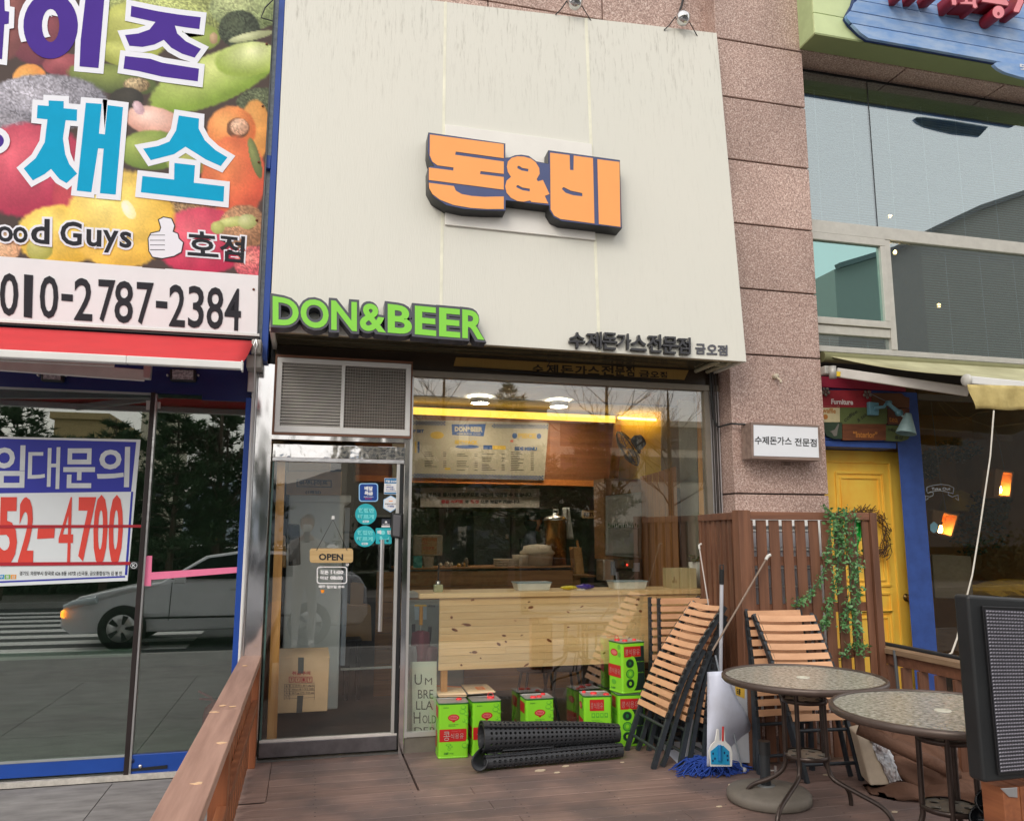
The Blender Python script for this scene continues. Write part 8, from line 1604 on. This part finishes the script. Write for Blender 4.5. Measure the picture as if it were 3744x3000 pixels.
# plants inside the cafe: dark flowering mass
def leafmass(t, cv, y, blobs, m, n, sz, seed, nm='leaves', dep=.15):
    rg = random.Random(seed); m_ = MB()
    for k in range(n):
        b = rg.choice(blobs); a = rg.uniform(0, 6.283); r = math.sqrt(rg.random()); c = P(*cv(b[0]+b[2]*r*math.cos(a), b[1]+b[3]*r*math.sin(a)), y=y+rg.uniform(0, dep)); d = Vector((rg.gauss(0, 1), rg.gauss(0, 1), rg.gauss(0, 1))).normalized(); s_ = d.orthogonal().normalized()*sz*.4*rg.uniform(.6, 1.2)
        m_.add([c, c+d*sz*.5+s_, c+d*sz, c+d*sz*.5-s_], [(0, 1, 2, 3)])
    return tag(m_.build(nm, m, t), kind='stuff')
t = thing('indoor_plant', 'dark leafy plant with pale blossoms inside the cafe window', 'plant', tuple(P(*C9b(1300, 1000), y=1.0)))
leafmass(t, C9b, 1.0, [(1330, 850, 190, 80), (1120, 960, 60, 110), (1500, 1500, 230, 190), (1600, 1300, 160, 150)], mat('dark_leaf', sr(40, 54, 36), .7), 1500, .05, 4); leafmass(t, C9b, .98, [(1300, 880, 170, 90), (1110, 970, 50, 110)], mat('pale_blossom', sr(190, 172, 140), .7), 60, .03, 5, 'blossoms')
t = thing('yellow_lampshade', 'dim yellow round lampshade behind the tilted pendant lamp', 'lampshade', tuple(P(*C9b(1350, 1300), y=1.3))); MB().lathe(P(*C9b(1350, 1290), y=1.3), [(.04, .16), (.14, .1), (.2, -.05), (.19, -.06)], 24).build('shade', mat('shade_yellow', sr(196, 160, 30), .6), t)
t = thing('yellow_armchair', 'yellow rounded seat back seen low through the cafe glass', 'chair', tuple(P(3680, 2250, y=.8))); MB().add(*lump(P(3560, 2150, y=.8).x, P(3900, 2150, y=.8).x, .9, P(3700, 2195, y=.8).z, .2, .2, 5, 12)).build('back', mat('seat_yellow', sr(206, 170, 30), .6), t)
t = thing('cafe_board', 'pale gridded board leaning inside the cafe glass low down', 'board', tuple(P(3450, 2220, y=.5))); MB().quadslab(PQ(ID, .5, (3408, 2025), (3550, 2032), (3560, 2190), (3420, 2185)), (0, .02, 0)).build('sheet', mat('board_pale', sr(130, 124, 116), .6), t, bevel=.006)
tw = tag(MB().quadslab(PQ(C9b, 1.9, (1000, 460), (1900, 470), (1900, 900), (1000, 880)), (0, .02, 0)).build('mustard_panel', mat('mustard_panel', sr(170, 122, 40), .7, var=.2, scale=2)), 'mustard yellow upper inner wall of the cafe', 'wall')
m_ = MB()
for pts in ([(1190, 480), (1250, 560), (1330, 620), (1420, 600), (1500, 560), (1590, 548)], [(1230, 470), (1400, 600), (1600, 670), (1866, 640)]): m_.tube(PQ(C9b, .3, *pts), .003, 5)
tag(m_.build('string_wire', mat('wire_pale', sr(176, 150, 100), .6)), 'pale wires looping under the cafe ceiling', 'wire')

# ------------------------------------------------------------------ across the street (seen mirrored in the glass)
def MIR(px, py, Y): p = P(px, py, y=Y); return Vector((p.x, -Y, p.z))
far_ = struct('far_pavement', MB().box(-60, 80, -18.4, -15.7, -.32, -.07), mat('far_paving', sr(120, 116, 110), .9, var=.1))
struct('verge', MB().box(-60, 80, -90, -18.4, -.32, -.065), mat('verge_grass', sr(62, 70, 48), .95, var=.25, scale=3))
far_core = tag(MB().box(-30, 40, -20.6, -19.4, -.07, 1.1).build('far_hedge', mat('hedge_dark', sr(44, 56, 38), .95, var=.4, scale=5)), 'dense dark clipped hedge behind the loose shrubs across the street', 'hedge')
NEED = mat('pine_needles', sr(66, 88, 54), .75, var=.35, scale=3); BARK = mat('bark', sr(84, 70, 58), .9, var=.2, scale=10)
def pine(lab, base, h, seed, spread=.27, dens=1.0):
    rg = random.Random(seed); t = thing('pine_tree', lab, 'tree', base, 'pine trees across the street'); b = Vector(base)
    pts = [b+Vector((.08*math.sin(u*3), .05*math.cos(u*4), h*u)) for u in [i/8 for i in range(9)]]; MB().tube(pts, [.11*(1-i/8*.9) for i in range(9)], 8).build('trunk', BARK, t)
    br = MB(); nd = MB(); z = h*.18
    while z < h*1.0:
        u = z/h; L = h*spread*(1-u)**.75+.12
        for k in range(rg.randint(4, 6)):
            a = rg.uniform(0, 6.283); l = L*rg.uniform(.7, 1.15); p0 = b+Vector((0, 0, z)); d = Vector((math.cos(a), math.sin(a), rg.uniform(.1, .45))).normalized(); p1 = p0+d*l; br.tube([p0, p0+d*l*.5+Vector((0, 0, -.03)), p1], [.022, .014, .006], 4, False)
            for q in range(int((3+l*7)*dens)):
                w = rg.uniform(.3, 1.05); c = p0.lerp(p1, w)+Vector((rg.gauss(0, .12), rg.gauss(0, .12), rg.gauss(.04, .08)))*min(1, l)
                for j in range(7):
                    e = (d*.6+Vector((rg.gauss(0, .7), rg.gauss(0, .7), rg.gauss(.3, .5)))).normalized(); s_ = e.orthogonal().normalized()*.024; l2 = rg.uniform(.12, .26)
                    nd.add([c-s_, c+s_, c+e*l2], [(0, 1, 2)])
        z += h*.055
    tag(br.build('branches', BARK, t), kind='stuff'); tag(nd.build('needles', NEED, t), kind='stuff')
def bare(lab, base, h, seed):
    rg = random.Random(seed); t = thing('bare_tree', lab, 'tree', base, 'bare trees across the street'); b = Vector(base); m_ = MB()
    MB().tube([b, b+Vector((.03, 0, h*.45)), b+Vector((0, .02, h*.8)), b+Vector((.02, 0, h))], [.12, .09, .05, .015], 8).build('trunk', BARK, t)
    def grow(p, d, l, r, n):
        q = p+d*l*.5+Vector((rg.gauss(0, .03), rg.gauss(0, .03), .02))*l; e = p+d*l; m_.tube([p, q, e], [r, r*.8, r*.55], 4, False)
        if n:
            for k in range(3 if n > 1 else 4): grow(q.lerp(e, rg.uniform(.2, 1)), (d+Vector((rg.gauss(0, .5), rg.gauss(0, .5), rg.uniform(0, .5)))).normalized(), l*rg.uniform(.5, .75), r*.55, n-1)
    for k in range(15):
        z = h*rg.uniform(.35, .9); a = rg.uniform(0, 6.283); grow(b+Vector((0, 0, z)), Vector((math.cos(a), math.sin(a), rg.uniform(.5, 1.1))).normalized(), h*rg.uniform(.14, .24)*(1.2-z/h*.5), .035*(1.2-z/h), 3)
    tag(m_.build('twigs', BARK, t), kind='stuff')
GY = 16.5
pm_ = MIR(1867, 1400, GY); pine('slender pine with a clear leader across the street, mirrored mid window', (pm_.x, -GY, -.07), pm_.z+.1, 1, .30)
pm_ = MIR(2150, 1560, GY+1); pine('broad dark pine across the street, mirrored before the fan', (pm_.x, -GY-1, -.07), pm_.z+.2, 2, .38, 2.2)
pm_ = MIR(1640, 1620, GY+1); pine('low bushy pine across the street, mirrored over the menu board', (pm_.x, -GY-1, -.07), pm_.z+.2, 3, .42, 2.0)
pm_ = MIR(1960, 1640, GY+2); pine('second bushy pine across the street behind the slender one', (pm_.x, -GY-2, -.07), pm_.z+.2, 9, .42, 2.0)
for k, (px, py, d_) in enumerate(((650, 1500, 0), (830, 1520, 1.5), (420, 1560, 1), (60, 1480, 0), (-200, 1450, 1), (240, 1620, 3))):
    pm_ = MIR(px, py, GY+d_); pine(('tall pine', 'broad pine', 'bushy pine', 'dark pine', 'large pine', 'lower pine')[k]+' across the street mirrored in the dark glass, number %s from the railing' % ('two', 'one', 'three', 'five', 'six', 'four')[k], (pm_.x, -GY-d_, -.07), pm_.z+.3, 20+k, .42, 2.2)
for px, py, sd_, lab in ((1624, 1330, 5, 'bare street tree mirrored at the left of the wide window'), (2215, 1330, 6, 'bare street tree mirrored at the right of the wide window'), (815, 1470, 7, 'bare street tree mirrored in the right dark pane'), (2440, 1440, 8, 'small bare tree mirrored at the right edge of the window')):
    pm_ = MIR(px, py, GY+.5); bare(lab, (pm_.x, -GY-.5, -.07), pm_.z+.4, sd_)
hd = MB(); rg = random.Random(2)
for k in range(9000):
    x = rg.uniform(-26, 26); c = Vector((x, -18.8+rg.gauss(0, .35), -.07+abs(rg.gauss(.5, .45))*(1+.3*math.sin(x*.8)))); d = Vector((rg.gauss(0, 1), rg.gauss(0, 1), rg.gauss(0, 1))).normalized(); s_ = d.orthogonal().normalized()*.06; hd.add([c-s_, c+s_, c+d*.2], [(0, 1, 2)])
tag(hd.build('hedge', NEED), 'long dark green hedge along the far pavement', 'hedge', kind='stuff')
def block(name, lab, x0, x1, y, z1, m, rows, wm, win_w=1.6, dep=8, roofm=None):
    t = thing(name, lab, 'building', ((x0+x1)/2, -y, -.07)); MB().box(x0, x1, -y-dep, -y, -.1, z1).build('wall', m, t)
    MB().box(x0-.2, x1+.2, -y-dep-.2, -y+.2, z1+.002, z1+.35).build('roof', roofm or m, t)
    for zr, hh_ in rows:
        x = x0+.6
        while x+win_w < x1: MB().box(x, x+win_w, -y+.0, -y+.06, zr, zr+hh_).build('window', wm, t); x += win_w+.5
    return t
WDK2 = mat('far_window', sr(60, 66, 72), .2)
a = MIR(1500, 1470, 34); b_ = MIR(2000, 1480, 34)
block('office_building', 'low beige building across the street behind the trees', a.x-3, b_.x, 34, a.z, mat('far_beige', sr(176, 168, 152), .8), [(.8, 1.6), (3.6, 1.6), (6, 1.2)], WDK2, 2.2)
c1_, c2_ = MIR(2010, 1545, 36), MIR(2620, 1545, 36)
block('parking_building', 'pale banded building across the street, mirrored at the right', c1_.x, c2_.x+3, 36, c1_.z, mat('far_pale', sr(190, 184, 172), .8), [(MIR(2400, 1760, 36).z, 1.4), (MIR(2400, 1640, 36).z, 1.4), (.6, 1.4)], WDK2, 4.5)
a = MIR(520, 1500, 62); b_ = MIR(640, 1500, 62); block('apartment_tower', 'cream apartment block far across the street, mirrored in the dark glass', a.x, b_.x, 62, a.z+1, mat('far_cream', sr(206, 198, 176), .8), [(1.5+3*i, 1.4) for i in range(4)], WDK2, 1.4)
a = MIR(200, 1530, 40); b_ = MIR(390, 1500, 40); block('tan_building', 'tan plain building across the street, mirrored above the lease banner', a.x, b_.x, 40, a.z, mat('far_tan', sr(178, 156, 110), .8), [(1, 1.4)], WDK2)
# slanting roofed hall mirrored in the upper cafe windows
hall = thing('sports_hall', 'big grey hall with rising curved roof mirrored in the upper cafe windows', 'building', (30, -42, 0)); HY = 42
pp = [MIR(px, py, HY) for px, py in ((3050, 985), (3250, 925), (3400, 850), (3560, 775), (3744, 712), (4000, 650), (4300, 610))]
poly = [Vector((pp[0].x, -HY, -.1))]+pp+[Vector((pp[-1].x, -HY, -.1))]; MB().prism(poly, (0, -14, 0)).build('wall', mat('hall_grey', sr(146, 146, 142), .6, var=.05), hall)
for i in range(len(pp)-1): MB().beam(pp[i]+Vector((0, .4, .1)), pp[i+1]+Vector((0, .4, .1)), .6, .35).build('roof_edge', mat('hall_edge', sr(96, 100, 104), .5), hall)
hl = MB(); 
for i in range(61):
    x = -150+i*5; z = 16+9*math.sin(i*.23+1)+4*math.sin(i*.61)
    if i: hl.add([(px_, -260, -1), (x, -260, -1), (x, -300, z), (px_, -300, pz_)], [(0, 1, 2, 3)])
    px_, pz_ = x, z
struct('hill', hl, mat('far_hill', sr(120, 130, 140), .9))
# white car
car = thing('parked_car', 'white saloon car with amber indicator lit standing on the crosswalk behind the viewer', 'car', (0, 0, 0))
cy = -8.3; w0_ = MIR(434, 2250, 8.3); fx = MIR(275, 2200, 8.3).x; L = 4.45; zg = -.2
prof = [(0, .35), (.03, .62), (.25, .78), (.9, .92), (1.35, .98), (1.95, 1.36), (2.5, 1.44), (3.2, 1.40), (3.85, 1.10), (4.3, 1.04), (4.42, .85), (4.45, .45), (4.35, .28), (.15, .24)]
def cp(x, z, s, inset): return Vector((fx+x, cy+s*(.88-inset), zg+z))
ins = [.10, .05, .02, .04, .10, .25, .27, .27, .12, .06, .04, .06, .08, .08]
vs = [cp(x, z, 1, i) for (x, z), i in zip(prof, ins)]+[cp(x, z, -1, i) for (x, z), i in zip(prof, ins)]; n = len(prof)
CARW = mat('car_white', sr(236, 238, 242), .25, var=.02, coat=.5)
o = MB().add(vs, [tuple(range(n)), tuple(range(n, 2*n))[::-1]]+[(i, (i+1) % n, n+(i+1) % n, n+i)[::-1] for i in range(n)]).build('body', CARW, car, bevel=.04, seg=3)
GLB = mat('car_glass', sr(24, 28, 30), .06)
for s in (1, -1):
    for pts in ([(1.48, 1.02), (2.0, 1.33), (2.5, 1.40), (2.5, 1.02)], [(2.58, 1.02), (2.58, 1.40), (3.15, 1.37), (3.72, 1.06)]): MB().prism([cp(x, z, s, .075+(z-1)*.42)+Vector((0, s*.012, 0)) for x, z in pts], (0, -s*.01, 0)).build('side_window', GLB, car)
    MB().tube([cp(.06, .62, s, .10), cp(.18, .68, s, .06), cp(.5, .74, s, .0)], .055, 8).build('headlight', mat('headlight_glass', sr(200, 210, 216), .1), car); MB().lathe(cp(.05, .54, s, .04), [(0, .03), (.05, .02), (.06, -.02)], 10, (-1, 0, 0)).build('indicator', emis('amber_indicator', (1, .35, .03, 1), 6), car)
    MB().beam(cp(1.55, 1.02, s, -.08), cp(1.72, 1.02, s, -.08), .09, .12).build('wing_mirror', CARW, car, bevel=.02)
    for gx in (1.5, 2.54, 3.5): MB().beam(cp(gx, .42, s, -.002), cp(gx+.02, .98, s, -.004), .006, .012).build('door_seam', BLACK, car)
    MB().beam(cp(1.0, .46, s, -.004), cp(3.4, .46, s, -.004), .01, .03).build('sill_moulding', BLACK, car)
    for hxx in (2.35, 3.25): MB().beam(cp(hxx, .86, s, -.01), cp(hxx+.18, .86, s, -.01), .02, .03).build('door_handle', ALU, car)
    for wx in (.86, 3.55):
        c = cp(wx, .32, s, .07); wh = MB().lathe(c, [(.20, -.10*1), (.31, -.10), (.33, -.06), (.33, .06), (.31, .10), (.20, .10)], 28, (0, 1, 0)).build('wheel', mat('tyre', sr(30, 30, 30), .8), car); MB().lathe(c+Vector((0, s*.02, 0)), [(0, .07), (.06, .08), (.2, .085), (.205, -.05)], 20, (0, s, 0)).build('rim', ALU, wh)
        for k in range(5): a = k*1.257; MB().prism([c+Vector((r*math.cos(a+d_), s*.112, r*math.sin(a+d_))) for r, d_ in ((.06, -.25), (.19, -.22), (.19, .22), (.06, .25))], (0, -s*.004, 0)).build('spoke_gap', BLACK, wh)
# street lamp and overhead bits mirrored
sl_ = thing('street_lamp', 'grey street lamp post across the street, mirrored near the right of the window', 'street lamp', (MIR(2445, 1640, 24).x, -24, -.07)); q = MIR(2445, 1640, 24); MB().tube([(q.x, -24, -.07), (q.x, -24, q.z), (q.x+.0, -23.6, q.z+.25)], .06, 8).build('post', GREY, sl_); MB().box(q.x-.12, q.x+.12, -23.7, -23.1, q.z+.22, q.z+.3).build('lamp_head', GREY, sl_)

# ------------------------------------------------------------------ the person taking the picture, seen only as a faint mirror image in the door
ph = thing('person', 'person in pale padded jacket and white mask photographing the shop, mirrored in the door', 'person', (0, -6.1, -.07)); YP = -6.12
PB = [(0, YP, .93, .14, .11), (0, YP, 1.12, .15, .12), (0, YP, 1.34, .17, .12), (0, YP, 1.47, .06), (0, YP+.01, 1.53, .055), (0, YP+.02, 1.62, .08, .09), (0, YP+.02, 1.70, .08, .09),
      (-.19, YP, 1.36, .065), (-.23, YP+.10, 1.13, .055), (-.07, YP+.26, 1.40, .036), (.19, YP, 1.36, .065), (.23, YP+.10, 1.13, .055), (.07, YP+.26, 1.40, .036),
      (-.10, YP, .80, .095), (-.11, YP+.01, .42, .065), (-.11, YP-.01, -.0, .045), (.10, YP, .80, .095), (.11, YP+.01, .42, .065), (.11, YP-.01, -.0, .045), (-.12, YP+.14, -.03, .04), (.12, YP+.14, -.03, .04)]
skin_body('jacket_and_trousers', PB, E_, mat('jacket_pale', sr(206, 204, 200), .8), ph, 2)
MB().lathe((0, YP+.035, 1.63), [(0, -.12), (.05, -.11), (.085, -.04), (.092, .02), (.08, .08), (0, .12)], 16).build('face', MATS['skin_tone'], ph)
MB().lathe((0, YP+.0, 1.66), [(.0, -.10), (.085, -.08), (.105, -.01), (.1, .05), (.06, .11), (0, .125)], 16).build('hair', INK, ph)
MB().lathe((0, YP+.075, 1.585), [(0, -.06), (.05, -.05), (.07, 0), (.06, .045), (0, .05)], 14).build('mask', WHITE, ph)
for s__ in (-1, 1):
    h0 = Vector((s__*.068, YP+.275, 1.43)); MB().lathe(h0, [(0, -.03), (.03, -.02), (.034, .01), (.022, .04), (0, .045)], 10, (0, .3, 1)).build('palm', MATS['skin_tone'], ph)
    for k in range(4): MB().tube([h0+Vector((0, .01, .0+k*.018-.02)), h0+Vector((-s__*.012, .03, .012+k*.018-.02)), h0+Vector((-s__*.035, .036, .012+k*.018-.02))], .008, 6).build('finger', MATS['skin_tone'], ph)
phn = thing('phone', 'dark phone held up by the photographer behind the viewpoint', 'phone', (0, -5.83, 1.4)); MB().box(-.04, .04, -5.835, -5.825, 1.38, 1.53).build('case', BLACK, phn, bevel=.004)
